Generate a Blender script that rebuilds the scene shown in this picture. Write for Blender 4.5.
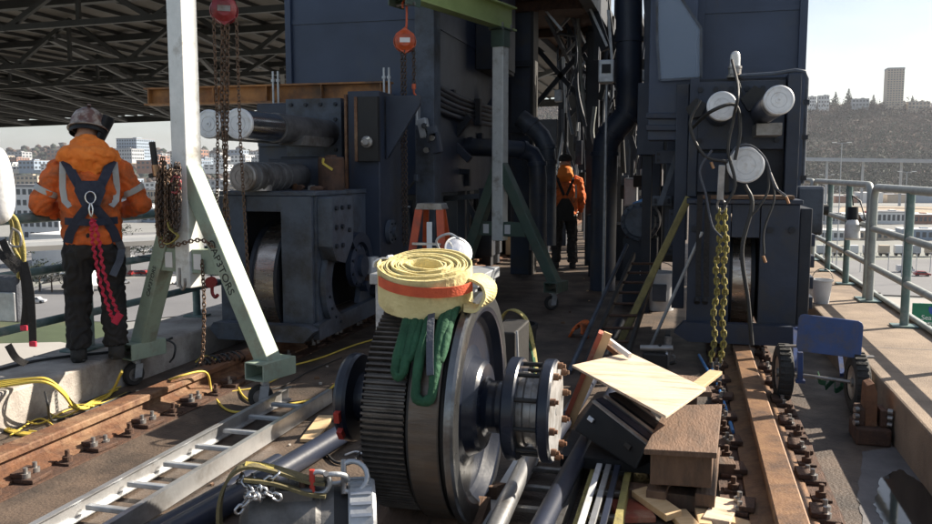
import bpy, bmesh, math, random
from mathutils import Vector, Matrix, Euler
R = math.radians
rnd = random.Random(7)
for _o in list(bpy.data.objects): bpy.data.objects.remove(_o)
scn = bpy.context.scene
COL = scn.collection

# ------------------------------------------------------------------ camera, sky, sun, exposure
EYE = Vector((0, 0, 1.6)); FPX = 850.0; PITCH = 6.044; YAW = 14.685
cam_d = bpy.data.cameras.new('camera'); cam = bpy.data.objects.new('camera', cam_d); COL.objects.link(cam)
cam.location = EYE; cam.rotation_euler = (R(90 - PITCH), 0, R(YAW))
cam_d.sensor_width = 36; cam_d.lens = 36 * FPX / 932; cam_d.clip_start = 0.05; cam_d.clip_end = 20000
scn.camera = cam
SUN_AZ, SUN_EL = 54.0, 33.0          # clockwise from +Y, above the horizon
w = bpy.data.worlds.new('World'); scn.world = w; w.use_nodes = True
nt = w.node_tree; nt.nodes.clear()
sky = nt.nodes.new('ShaderNodeTexSky'); sky.sky_type = 'NISHITA'; sky.sun_disc = False
sky.sun_elevation = R(SUN_EL); sky.sun_rotation = R(SUN_AZ); sky.air_density = 1.0; sky.dust_density = 1.6; sky.ozone_density = 1.0
tc = nt.nodes.new('ShaderNodeTexCoord'); mp = nt.nodes.new('ShaderNodeMapping'); mp.inputs['Scale'].default_value = (1.2, 1.2, 4.0)
cl = nt.nodes.new('ShaderNodeTexNoise'); cl.inputs['Scale'].default_value = 2.6; cl.inputs['Detail'].default_value = 7; cl.inputs['Roughness'].default_value = .55
rp = nt.nodes.new('ShaderNodeValToRGB'); rp.color_ramp.elements[0].position = .42; rp.color_ramp.elements[1].position = .64
rp.color_ramp.elements[0].color = (.02, .02, .02, 1); rp.color_ramp.elements[1].color = (.38, .38, .38, 1)
mx = nt.nodes.new('ShaderNodeMixRGB'); mx.inputs['Color2'].default_value = (8.2, 8.4, 8.7, 1)
bg = nt.nodes.new('ShaderNodeBackground'); bg.inputs['Strength'].default_value = .056
wo = nt.nodes.new('ShaderNodeOutputWorld')
L = nt.links.new
L(tc.outputs['Generated'], mp.inputs['Vector']); L(mp.outputs['Vector'], cl.inputs['Vector']); L(cl.outputs['Fac'], rp.inputs['Fac'])
L(rp.outputs['Color'], mx.inputs['Fac']); L(sky.outputs['Color'], mx.inputs['Color1']); L(mx.outputs['Color'], bg.inputs['Color']); L(bg.outputs['Background'], wo.inputs['Surface'])
sl = bpy.data.lights.new('sun', 'SUN'); sl.energy = 5.0; sl.angle = R(.53); sl.color = (1.0, .90, .76)
sun = bpy.data.objects.new('sun', sl); COL.objects.link(sun); sun.location = (12, 8, 20)
_d = Vector((math.sin(R(SUN_AZ)) * math.cos(R(SUN_EL)), math.cos(R(SUN_AZ)) * math.cos(R(SUN_EL)), math.sin(R(SUN_EL))))
sun.rotation_euler = _d.to_track_quat('Z', 'Y').to_euler()
vs = scn.view_settings; vs.view_transform = 'Standard'; vs.look = 'None'; vs.gamma = 1.0; vs.use_curve_mapping = False
vs.exposure = 1.3
scn.render.engine = 'CYCLES'

# ------------------------------------------------------------------ helpers: survey, meshes, tags, materials
_cr = Euler(cam.rotation_euler).to_matrix()
def ray(px, py): return _cr @ Vector((px - 466, -(py - 262), -FPX))
def at(px, py, Y):                       # survey: the point seen at (px, py) of the photograph that lies at depth Y
    d = ray(px, py); return EYE + d * (Y / d.y)
def gz(px, py, Z=0.0):                   # ... that lies at height Z
    d = ray(px, py); return EYE + d * ((Z - EYE.z) / d.z)
V = Vector
def perp(d):
    d = d.normalized(); a = V((0, 0, 1)) if abs(d.z) < .9 else V((0, 1, 0))
    u = d.cross(a).normalized(); return u, d.cross(u).normalized() * -1
class MB:
    def __init__(s): s.v = []; s.f = []; s.sm = []
    def add(s, vs, fs, smooth=False):
        b = len(s.v); s.v += [V(p) for p in vs]
        for f in fs: s.f.append([b + i for i in f]); s.sm.append(smooth)
        return s
    def box(s, c, d, rot=None):
        c = V(c); q = []
        for x in (-.5, .5):
            for y in (-.5, .5):
                for z in (-.5, .5):
                    p = V((x * d[0], y * d[1], z * d[2])); q.append(c + (rot @ p if rot else p))
        return s.add(q, [(0, 1, 3, 2), (4, 6, 7, 5), (0, 4, 5, 1), (2, 3, 7, 6), (0, 2, 6, 4), (1, 5, 7, 3)])
    def bx(s, x0, x1, y0, y1, z0, z1): return s.box(((x0 + x1) / 2, (y0 + y1) / 2, (z0 + z1) / 2), (x1 - x0, y1 - y0, z1 - z0))
    def bar(s, a, b, w, h, up=(0, 0, 1)):
        a, b = V(a), V(b); d = (b - a); l = d.length; d.normalize(); up = V(up)
        if abs(d.dot(up)) > .98: up = V((0, 1, 0))
        x = d.cross(up).normalized(); z = x.cross(d)
        return s.box((a + b) / 2, (w, l, h), Matrix((x, d, z)).transposed())
    def cyl(s, a, b, r, n=14, r2=None, caps=True):
        a, b = V(a), V(b); r2 = r if r2 is None else r2; u, v = perp(b - a)
        A = [a + (u * math.cos(t) + v * math.sin(t)) * r for t in [2 * math.pi * i / n for i in range(n)]]
        B = [b + (u * math.cos(t) + v * math.sin(t)) * r2 for t in [2 * math.pi * i / n for i in range(n)]]
        s.add(A + B, [(i, (i + 1) % n, n + (i + 1) % n, n + i) for i in range(n)], True)
        if caps: s.add(A, [tuple(range(n))[::-1]]); s.add(B, [tuple(range(n))])
        return s
    def lathe(s, prof, o, ax, n=32, smooth=True, caps=False):   # prof: (radius, distance along the axis); sharp where the profile turns
        o = V(o); ax = V(ax).normalized(); u, v = perp(ax)
        cs = [(math.cos(2 * math.pi * i / n), math.sin(2 * math.pi * i / n)) for i in range(n)]
        for (r0, t0), (r1, t1) in zip(prof[:-1], prof[1:]):
            A = [o + ax * t0 + (u * c + v * q) * r0 for c, q in cs]; B = [o + ax * t1 + (u * c + v * q) * r1 for c, q in cs]
            s.add(A + B, [(i, (i + 1) % n, n + (i + 1) % n, n + i) for i in range(n)], smooth)
        return s
    def tube(s, pts, r, n=8, closed=False, flat=None, caps=True):
        pts = [V(p) for p in pts]; m = len(pts); rings = []; pu = None
        for i, p in enumerate(pts):
            if closed: d = pts[(i + 1) % m] - pts[i - 1]
            else: d = pts[min(i + 1, m - 1)] - pts[max(i - 1, 0)]
            d.normalize()
            if pu is None: u, _ = perp(d)
            else:
                u = pu - d * pu.dot(d)
                u = u.normalized() if u.length > 1e-6 else perp(d)[0]
            pu = u; v = d.cross(u); rr = r[i] if isinstance(r, (list, tuple)) else r
            rings.append([p + (u * math.cos(2 * math.pi * k / n) + v * math.sin(2 * math.pi * k / n)) * rr for k in range(n)])
        q = [p for rg in rings for p in rg]; fs = []
        for i in range(m if closed else m - 1):
            j = (i + 1) % m
            fs += [(i * n + k, i * n + (k + 1) % n, j * n + (k + 1) % n, j * n + k) for k in range(n)]
        s.add(q, fs, True)
        if caps and not closed: s.add(rings[0], [tuple(range(n))[::-1]]); s.add(rings[-1], [tuple(range(n))])
        return s
    def prism(s, poly, o, u, v, d):      # polygon in the plane (u, v) at o, pushed along the vector d
        o, u, v, d = V(o), V(u), V(v), V(d); A = [o + u * a + v * b for a, b in poly]; B = [p + d for p in A]; n = len(poly)
        s.add(A, [tuple(range(n))]); s.add(B, [tuple(range(n))[::-1]])
        s.add(A + B, [(i, n + i, n + (i + 1) % n, (i + 1) % n) for i in range(n)]); return s
    def ribbon(s, pts, sides, w, t):     # strap: path, side vectors (one or many), width, thickness
        pts = [V(p) for p in pts]; m = len(pts); q = []
        for i, p in enumerate(pts):
            d = (pts[min(i + 1, m - 1)] - pts[max(i - 1, 0)]).normalized()
            sd = V(sides[i] if isinstance(sides, list) else sides); sd = (sd - d * sd.dot(d)).normalized(); nn = d.cross(sd)
            q += [p + sd * w / 2 + nn * t / 2, p - sd * w / 2 + nn * t / 2, p - sd * w / 2 - nn * t / 2, p + sd * w / 2 - nn * t / 2]
        fs = [(i * 4 + k, i * 4 + (k + 1) % 4, i * 4 + 4 + (k + 1) % 4, i * 4 + 4 + k) for i in range(m - 1) for k in range(4)]
        return s.add(q, fs + [(3, 2, 1, 0), tuple(m * 4 - 4 + k for k in range(4))])
    def ball(s, c, r, nu=12, nv=8, rot=None):
        c = V(c); r = (r, r, r) if not isinstance(r, (tuple, list)) else r; q = []
        for j in range(nv + 1):
            th = math.pi * j / nv
            for i in range(nu):
                ph = 2 * math.pi * i / nu
                p = V((r[0] * math.sin(th) * math.cos(ph), r[1] * math.sin(th) * math.sin(ph), r[2] * math.cos(th))); q.append(c + (rot @ p if rot else p))
        fs = [(j * nu + i, (j + 1) * nu + i, (j + 1) * nu + (i + 1) % nu, j * nu + (i + 1) % nu) for j in range(nv) for i in range(nu)]
        return s.add(q, fs, True)
    def loft(s, secs, n=14):             # secs: (centre, half width, half depth, axis of width)
        q = []
        m = len(secs)
        for i, (c, rx, ry, ux) in enumerate(secs):
            c = V(c); d = (V(secs[min(i + 1, m - 1)][0]) - V(secs[max(i - 1, 0)][0])).normalized(); u = V(ux); u = (u - d * u.dot(d)).normalized(); v = d.cross(u)
            q += [c + u * rx * math.cos(2 * math.pi * k / n) + v * ry * math.sin(2 * math.pi * k / n) for k in range(n)]
        fs = [(i * n + k, i * n + (k + 1) % n, (i + 1) * n + (k + 1) % n, (i + 1) * n + k) for i in range(m - 1) for k in range(n)]
        return s.add(q, fs + [tuple(range(n))[::-1], tuple((m - 1) * n + k for k in range(n))], True)
    def links(s, pts, r=.007, ln=.034, wd=.022, n=8):     # a chain of stadium-shaped links hung along a path
        pts = [V(p) for p in pts]; seg = []; acc = 0; step = ln * .76; k = 0; nxt = 0
        for a, b in zip(pts[:-1], pts[1:]):
            l = (b - a).length; d = (b - a) / max(l, 1e-6)
            while nxt <= acc + l: seg.append((a + d * (nxt - acc), d)); nxt += step
            acc += l
        for k, (p, d) in enumerate(seg):
            u, v = perp(d); x = u if k % 2 else v; h = ln / 2 - wd / 2; path = []
            for i in range(n):
                t = 2 * math.pi * (i + .5) / n; path.append(p + x * math.cos(t) * wd / 2 + d * (math.sin(t) * wd / 2 + (h if math.sin(t) > 0 else -h)))
            s.tube(path, r, 4, closed=True)
        return s
    def mesh(s, off=V((0, 0, 0))):
        me = bpy.data.meshes.new('m'); me.from_pydata([tuple(p - off) for p in s.v], [], s.f); me.polygons.foreach_set('use_smooth', s.sm); me.update(); return me
    def build(s, name, mat, parent=None, bev=0, loc=None, local=False):
        off = V((0, 0, 0)); p = parent
        while p: off += p.location; p = p.parent
        me = s.mesh(off if loc is None else off + V(loc)); me.name = name
        if local: me = s.mesh(); me.name = name
        for m_ in (mat if isinstance(mat, list) else [mat]): me.materials.append(MT[m_])
        o = bpy.data.objects.new(name, me); COL.objects.link(o); o.parent = parent
        if loc is not None and not local: o.location = V(loc)
        if bev:
            b = o.modifiers.new('bevel', 'BEVEL'); b.width = bev; b.segments = 2; b.limit_method = 'ANGLE'; b.angle_limit = R(40)
        return o
def tag(o, label, cat, group=None, kind=None):
    o['label'] = label; o['category'] = cat
    if group: o['group'] = group
    if kind: o['kind'] = kind
    return o
def thing(name, label, cat, loc=(0, 0, 0), group=None):
    o = bpy.data.objects.new(name, None); COL.objects.link(o); o.location = loc; o.empty_display_size = .2
    return tag(o, label, cat, group)
def struct(o): o['kind'] = 'structure'; return o
def stuff(o): o['kind'] = 'stuff'; return o
def copy_of(o, loc, parent=None, rotz=None, deep=True):
    c = o.copy(); COL.objects.link(c); c.location = loc; c.parent = parent if parent else o.parent
    if rotz is not None: c.rotation_euler = (0, 0, rotz)
    if deep:
        for ch in [k for k in bpy.data.objects if k.parent == o]:
            d = ch.copy(); COL.objects.link(d); d.parent = c
            for g in [k for k in bpy.data.objects if k.parent == ch]:
                e = g.copy(); COL.objects.link(e); e.parent = d
    return c
def copies(o, locs, parent):             # alike pieces: share the mesh
    out = []
    for l in locs:
        c = bpy.data.objects.new(o.name.split('.')[0], o.data); COL.objects.link(c); c.parent = parent; c.location = V(l)
        for md in o.modifiers:
            b = c.modifiers.new(md.name, md.type); b.width = md.width; b.segments = md.segments; b.limit_method = md.limit_method; b.angle_limit = md.angle_limit
        out.append(c)
    return out

MT = {}
def M(name, c1, c2=None, rough=.6, metal=0.0, scale=6.0, bump=.15, bscale=None, lo=.35, hi=.68, dirt=None, damt=.5, dscale=1.6, stretch=None, rvar=.12, spec=.5, trans=0, alpha=1, world=False, streak=None, samt=.5):
    m = bpy.data.materials.new(name); m.use_nodes = True; n = m.node_tree.nodes; l = m.node_tree.links.new; b = n['Principled BSDF']; MT[name] = m
    c2 = c2 or tuple(x * .7 for x in c1)
    t = n.new('ShaderNodeTexCoord'); mp = n.new('ShaderNodeMapping')
    if stretch: mp.inputs['Scale'].default_value = stretch
    if world:
        g = n.new('ShaderNodeNewGeometry'); l(g.outputs['Position'], mp.inputs['Vector'])
    else: l(t.outputs['Object'], mp.inputs['Vector'])
    a = n.new('ShaderNodeTexNoise'); a.inputs['Scale'].default_value = scale; a.inputs['Detail'].default_value = 8; a.inputs['Roughness'].default_value = .62
    l(mp.outputs['Vector'], a.inputs['Vector'])
    r = n.new('ShaderNodeValToRGB'); r.color_ramp.elements[0].position = lo; r.color_ramp.elements[1].position = hi
    r.color_ramp.elements[0].color = (*c1, 1); r.color_ramp.elements[1].color = (*c2, 1); l(a.outputs['Fac'], r.inputs['Fac'])
    out = r.outputs['Color']
    if dirt:
        e = n.new('ShaderNodeTexNoise'); e.inputs['Scale'].default_value = dscale; e.inputs['Detail'].default_value = 10; e.inputs['Roughness'].default_value = .7
        l(mp.outputs['Vector'], e.inputs['Vector'])
        er = n.new('ShaderNodeValToRGB'); er.color_ramp.elements[0].position = .60 - .3 * damt; er.color_ramp.elements[1].position = .78 - .2 * damt; l(e.outputs['Fac'], er.inputs['Fac'])
        x = n.new('ShaderNodeMixRGB'); x.inputs['Color2'].default_value = (*dirt, 1); l(er.outputs['Color'], x.inputs['Fac']); l(out, x.inputs['Color1']); out = x.outputs['Color']
    if streak:                           # rust and water runs down the plate, plus small chips
        mp2 = n.new('ShaderNodeMapping'); mp2.inputs['Scale'].default_value = (5, 5, .35); l(t.outputs['Object'], mp2.inputs['Vector'])
        for vec, sc_, lo_, hi_ in ((mp2, 1.6, .60, .80), (mp, 14, .68, .72)):
            e = n.new('ShaderNodeTexNoise'); e.inputs['Scale'].default_value = sc_; e.inputs['Detail'].default_value = 9; e.inputs['Roughness'].default_value = .65; l(vec.outputs['Vector'], e.inputs['Vector'])
            er = n.new('ShaderNodeValToRGB'); er.color_ramp.elements[0].position = lo_; er.color_ramp.elements[1].position = hi_; er.color_ramp.elements[1].color = (samt, samt, samt, 1); l(e.outputs['Fac'], er.inputs['Fac'])
            x = n.new('ShaderNodeMixRGB'); x.inputs['Color2'].default_value = (*streak, 1); l(er.outputs['Color'], x.inputs['Fac']); l(out, x.inputs['Color1']); out = x.outputs['Color']
    l(out, b.inputs['Base Color'])
    b.inputs['Metallic'].default_value = metal; b.inputs['Specular IOR Level'].default_value = spec
    rr = n.new('ShaderNodeMapRange'); rr.inputs['To Min'].default_value = max(.03, rough - rvar); rr.inputs['To Max'].default_value = min(1, rough + rvar)
    l(a.outputs['Fac'], rr.inputs['Value']); l(rr.outputs['Result'], b.inputs['Roughness'])
    if bump:
        c = n.new('ShaderNodeTexNoise'); c.inputs['Scale'].default_value = bscale or scale * 6; c.inputs['Detail'].default_value = 6; l(mp.outputs['Vector'], c.inputs['Vector'])
        bp = n.new('ShaderNodeBump'); bp.inputs['Strength'].default_value = bump; bp.inputs['Distance'].default_value = .02; l(c.outputs['Fac'], bp.inputs['Height']); l(bp.outputs['Normal'], b.inputs['Normal'])
    if trans: b.inputs['Transmission Weight'].default_value = trans
    if alpha < 1: b.inputs['Alpha'].default_value = alpha
    return m
# steel and paint
M('navy_steel', (.026, .037, .064), (.018, .026, .045), .5, 0, 3, .1, dirt=(.045, .041, .038), damt=.32, dscale=2.6, streak=(.09, .05, .03), samt=.55)
M('navy_bright', (.034, .052, .098), (.026, .040, .074), .45, 0, 2, .06, dirt=(.05, .06, .08), damt=.25, dscale=1.2, streak=(.045, .04, .038), samt=.5)
M('navy_dark', (.015, .020, .032), (.010, .014, .022), .6, 0, 4, .1, dirt=(.028, .023, .018), damt=.3)
M('wheel_blue', (.014, .019, .034), (.010, .013, .022), .3, 0, 5, .05)
M('grey_blue', (.078, .097, .130), (.05, .063, .085), .5, 0, 5, .15, dirt=(.024, .021, .019), damt=.5, dscale=3, streak=(.13, .12, .115), samt=.5)
M('black_steel', (.012, .0115, .0115), (.02, .018, .016), .6, 0, 6, .12)
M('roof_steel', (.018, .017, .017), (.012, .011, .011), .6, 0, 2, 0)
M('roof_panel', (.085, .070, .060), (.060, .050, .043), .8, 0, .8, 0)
M('dark_sheath', (.15, .15, .155), (.09, .09, .095), .5, .4, 5, .12, dirt=(.035, .03, .028), damt=.4, dscale=3)
M('rust', (.19, .085, .04), (.085, .04, .024), .75, .1, 9, .35, dirt=(.30, .19, .11), damt=.4, dscale=4)
M('rust_dark', (.10, .05, .03), (.05, .03, .022), .8, .1, 14, .4)
M('rail_head', (.30, .175, .095), (.19, .105, .06), .5, .35, 14, .2, dirt=(.09, .06, .045), damt=.4, dscale=5)
M('orange_steel', (.42, .19, .055), (.25, .10, .035), .65, 0, 4, .2, dirt=(.10, .055, .03), damt=.55, dscale=2.5)
M('chrome', (.72, .72, .72), (.55, .55, .55), .22, 1, 9, .04, rvar=.08)
M('bright_steel', (.62, .63, .64), (.45, .46, .48), .34, .9, 7, .08, dirt=(.25, .22, .19), damt=.3, dscale=4)
M('cap_metal', (.78, .79, .80), (.62, .63, .65), .42, .35, 6, .05, dirt=(.5, .46, .42), damt=.3, dscale=9)
M('dull_steel', (.33, .32, .31), (.22, .21, .2), .45, .7, 8, .12, dirt=(.14, .1, .07), damt=.35, dscale=4)
M('tread_steel', (.155, .13, .108), (.10, .082, .068), .42, .6, 4, .12, stretch=(1, 6, 6), dirt=(.13, .09, .06), damt=.45, dscale=3)
M('gear_steel', (.135, .115, .098), (.065, .055, .047), .42, .5, 12, .15)
M('galvanised', (.50, .52, .54), (.36, .38, .40), .45, .5, 16, .08, dirt=(.27, .26, .25), damt=.3, dscale=3)
M('aluminium', (.62, .63, .64), (.48, .49, .5), .38, .8, 9, .06, dirt=(.3, .28, .26), damt=.35, dscale=4)
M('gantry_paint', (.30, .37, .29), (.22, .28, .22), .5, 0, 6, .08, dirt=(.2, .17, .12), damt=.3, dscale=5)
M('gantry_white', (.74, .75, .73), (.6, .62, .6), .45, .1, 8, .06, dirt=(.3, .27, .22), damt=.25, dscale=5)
M('gantry_paint_shaded', (.075, .12, .095), (.055, .09, .07), .5, 0, 6, .08, dirt=(.12, .11, .09), damt=.3)  # gantry paint darkened with the far frame's shade; also on sleeves and trolleys
M('beam_green', (.38, .47, .18), (.30, .38, .14), .5, 0, 3, .06, dirt=(.2, .2, .1), damt=.25)
M('rail_green', (.13, .20, .19), (.09, .15, .145), .45, .1, 9, .08, dirt=(.28, .29, .28), damt=.35, dscale=7)
M('rail_pale', (.34, .36, .34), (.26, .28, .27), .5, .1, 9, .08, dirt=(.18, .2, .2), damt=.35, dscale=7)
M('chain_rust', (.19, .12, .08), (.10, .07, .05), .55, .6, 20, .2)
M('chain_dark', (.07, .06, .055), (.12, .08, .06), .5, .6, 20, .2)
M('hoist_red', (.26, .018, .022), (.18, .012, .015), .4, 0, 8, .05, dirt=(.12, .03, .03), damt=.3, dscale=6)
M('hoist_orange', (.55, .09, .022), (.42, .06, .02), .4, 0, 8, .05, dirt=(.18, .07, .04), damt=.3, dscale=6)
M('blue_paint', (.028, .062, .19), (.022, .048, .14), .5, 0, 6, .1, dirt=(.07, .06, .06), damt=.45, dscale=7, streak=(.13, .08, .05), samt=.6)
M('blue_rod', (.10, .30, .62), (.08, .22, .5), .4)
M('red_paint', (.5, .05, .03), (.4, .04, .03), .5)
M('brass', (.42, .25, .14), (.3, .16, .09), .4, .8)
# concrete
M('deck_concrete', (.125, .090, .066), (.055, .040, .030), .62, 0, 2.6, .4, rvar=.25, bscale=60, dirt=(.03, .024, .02), damt=.5, dscale=1.3)
M('walk_concrete', (.28, .21, .15), (.18, .135, .098), .75, 0, 3, .45, bscale=110, dirt=(.15, .11, .08), damt=.5, dscale=2.2)
M('kerb_concrete', (.46, .43, .39), (.33, .30, .27), .8, 0, 4, .3, bscale=70, dirt=(.18, .15, .13), damt=.5, dscale=2.5)
M('kerb_dark', (.16, .15, .15), (.10, .095, .095), .7, 0, 4, .25, bscale=50)
M('puddle', (.03, .028, .026), (.02, .02, .02), .05, 0, 3, .015, bscale=6, rvar=.02)
# cloth, plastic, rubber, wood
M('hivis', (.78, .16, .025), (.62, .115, .02), .85, 0, 9, .5, bscale=22, dirt=(.20, .075, .035), damt=.5, dscale=5)
M('hivis_hood', (.85, .23, .03), (.74, .18, .025), .85, 0, 7, .5, bscale=18)
M('reflective', (.45, .45, .43), (.36, .36, .34), .45, .2, 9, .1)
M('navy_web', (.026, .034, .060), (.018, .023, .040), .8, 0, 30, .3)
M('black_cloth', (.014, .013, .013), (.026, .023, .022), .85, 0, 6, .8, bscale=11)
M('red_web', (.55, .022, .06), (.38, .016, .04), .75, 0, 20, .3)
M('yellow_web', (.74, .64, .32), (.62, .52, .24), .8, 0, 9, .3, bscale=60, dirt=(.36, .29, .13), damt=.3, dscale=6)
M('web_band', (.68, .12, .045), (.55, .09, .04), .8, 0, 20, .25)
M('green_web', (.022, .10, .045), (.014, .06, .028), .85, 0, 12, .5, bscale=40)
M('grey_web', (.09, .10, .12), (.06, .065, .08), .8, 0, 12, .3)
M('pole_yellow', (.30, .25, .09), (.16, .135, .06), .7, 0, 9, .3)
M('olive_web', (.17, .14, .065), (.10, .085, .04), .8, 0, 12, .4)
M('yellow_rope', (.40, .33, .085), (.24, .195, .055), .7, 0, 20, .5, dirt=(.10, .085, .035), damt=.35, dscale=8)
M('yellow_cord', (.66, .50, .08), (.52, .38, .06), .6, 0, 12, .1)
M('yellow_dirty', (.36, .31, .10), (.2, .17, .07), .7, 0, 9, .3)
M('black_cord', (.02, .02, .02), (.03, .03, .03), .55)
M('black_plastic', (.011, .012, .015), (.008, .009, .011), .5, 0, 5, .1, spec=.3)
M('pipe_plastic', (.025, .032, .055), (.018, .022, .036), .38, 0, 4, .05)
M('rubber', (.022, .021, .02), (.035, .033, .03), .8, 0, 9, .3)
M('white_plastic', (.66, .67, .68), (.55, .56, .57), .5, 0, 5, .05, dirt=(.35, .33, .3), damt=.3)
M('clear_lens', (.80, .80, .78), (.72, .72, .7), .2, 0, 5, 0, trans=.4)
M('skin', (.50, .29, .21), (.44, .24, .17), .6, 0, 9, .1)
M('hard_hat', (.34, .29, .25), (.13, .06, .045), .4, 0, 14, .05, lo=.42, hi=.56, dirt=(.06, .06, .07), damt=.35, dscale=16)
M('plywood', (.72, .57, .43), (.60, .45, .33), .7, 0, 2, .2, stretch=(2.5, 14, 1), dirt=(.34, .22, .13), damt=.35, dscale=1.1)  # dirt noise also puts the curved shadow stripe into the sheet's colour
M('wood_pale', (.66, .47, .27), (.54, .36, .19), .7, 0, 4, .15, stretch=(1, 8, 1))
M('wood_brown', (.17, .10, .062), (.11, .064, .04), .75, 0, 4, .35, stretch=(3.5, .8, 1), dirt=(.06, .04, .028), damt=.45, dscale=3)
M('wood_red', (.36, .09, .05), (.25, .06, .04), .7, 0, 5, .2, dirt=(.4, .28, .18), damt=.3, dscale=5)
M('plexi', (.30, .38, .50), (.26, .34, .46), .15, 0, 2, 0, alpha=.35)
M('label_white', (.75, .75, .74), (.66, .66, .66), .6)
M('glass_dark', (.12, .13, .13), (.08, .09, .09), .15, .5, 9, .02)
M('polished_tread', (.60, .55, .50), (.42, .36, .31), .28, .9, 4, .05, stretch=(1, 5, 5), dirt=(.2, .13, .09), damt=.35, dscale=3)
M('rim_steel', (.22, .225, .23), (.14, .145, .15), .32, .9, 7, .1, dirt=(.08, .07, .06), damt=.35, dscale=4)
M('plate_steel', (.46, .46, .46), (.34, .34, .34), .4, .25, 7, .1, dirt=(.16, .14, .12), damt=.4, dscale=6)
M('cast_grey', (.17, .165, .16), (.10, .097, .093), .55, .3, 6, .2, dirt=(.05, .045, .04), damt=.45, dscale=5)
M('ink', (.02, .022, .02), (.03, .03, .03), .8)
# far things
M('far_ground', (.22, .22, .21), (.16, .16, .155), .9, 0, .01, 0, dirt=(.13, .15, .10), damt=.4, dscale=.004)
M('far_asphalt', (.15, .15, .155), (.12, .12, .125), .85, 0, .05, 0)
M('far_pale', (.34, .32, .29), (.27, .255, .235), .85, 0, .05, 0)
M('far_dirt', (.36, .28, .20), (.28, .22, .15), .9, 0, .05, 0)
M('far_grass', (.05, .07, .028), (.035, .05, .02), .9, 0, .12, 0, dirt=(.10, .09, .04), damt=.4, dscale=.05)
M('far_white', (.66, .66, .65), (.58, .58, .57), .7, 0, .2, 0)
M('far_grey', (.36, .38, .40), (.30, .31, .33), .7, 0, .2, 0)
M('far_tan', (.46, .38, .29), (.40, .32, .24), .7, 0, .2, 0)
M('far_brick', (.30, .16, .11), (.24, .12, .085), .8, 0, .2, 0)
M('far_blue', (.26, .32, .40), (.21, .27, .34), .6, 0, .2, 0)
M('far_roof', (.24, .24, .25), (.19, .19, .2), .8, 0, .2, 0)
M('far_glass', (.05, .06, .075), (.07, .085, .1), .15, 0, .3, 0)
M('wood_bare', (.098, .058, .042), (.042, .029, .026), .9, 0, .05, 0, dirt=(.035, .040, .026), damt=.45, dscale=.02)
M('wood_ever', (.012, .022, .016), (.030, .042, .022), .9, 0, .05, 0)
M('bark', (.10, .075, .055), (.07, .05, .04), .9)
M('sign_green', (.004, .17, .085), (.003, .14, .07), .5, 0, 2, 0)
M('sign_blue', (.02, .07, .35), (.015, .06, .3), .5, 0, 2, 0)
for nm, c in (('car_white', (.7, .7, .7)), ('car_grey', (.22, .23, .25)), ('car_dark', (.03, .03, .035)), ('car_red', (.35, .03, .03)), ('car_silver', (.5, .51, .53))): M(nm, c, None, .3, .1, 2, 0)
# ================================================================== the setting: deck, kerbs, rails
GZ = -30.0
def noise_poly(pts, k=6, amp=.03):
    out = []
    for i, p in enumerate(pts):
        q = pts[(i + 1) % len(pts)]
        for j in range(k):
            t = j / k; out.append((p[0] + (q[0] - p[0]) * t + rnd.uniform(-amp, amp), p[1] + (q[1] - p[1]) * t + rnd.uniform(-amp, amp)))
    return out
def sheet(name, pts, z, mat, parent=None):
    m = MB(); m.add([(x, y, z) for x, y in pts], [tuple(range(len(pts)))]); return m.build(name, mat, parent)
m = MB(); m.bx(-4.10, 1.24, -5, 46, -.9, 0); struct(m.build('deck', 'deck_concrete'))
m = MB(); m.bx(1.2, 1.96, -5, 46, -.95, .3); struct(m.build('walkway', 'walk_concrete', bev=.015))
m = MB(); m.bx(-4.66, -4.06, -5, 46, -.95, .25); struct(m.build('kerb', 'kerb_concrete', bev=.02))
# girders that carry the deck high above the street
for x in (-3.45, .455):
    m = MB(); m.bx(x - .5, x + .5, -5, 46, -3.2, -.96); struct(m.build('deck_girder', 'kerb_concrete'))
for x, yy in ((-3.45, -3), (.455, -3), (-3.45, 20), (.455, 20), (-3.45, 44), (.455, 44)):
    m = MB(); m.bx(x - .6, x + .6, yy - .8, yy + .8, GZ, -3.2); struct(m.build('deck_pier', 'kerb_concrete'))
def pxs(pts, z=0): return [tuple(gz(a, b, z)[:2]) for a, b in pts]
sheet('wet_patch', noise_poly(pxs([(862, 452), (900, 447), (930, 476), (960, 540), (868, 545), (858, 500)]), 10, .008), .003, 'kerb_dark')['kind'] = 'structure'
sheet('puddle', noise_poly(pxs([(880, 480), (900, 470), (928, 488), (950, 530), (890, 540), (874, 506)]), 10, .007), .006, 'puddle')['kind'] = 'structure'

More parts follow.
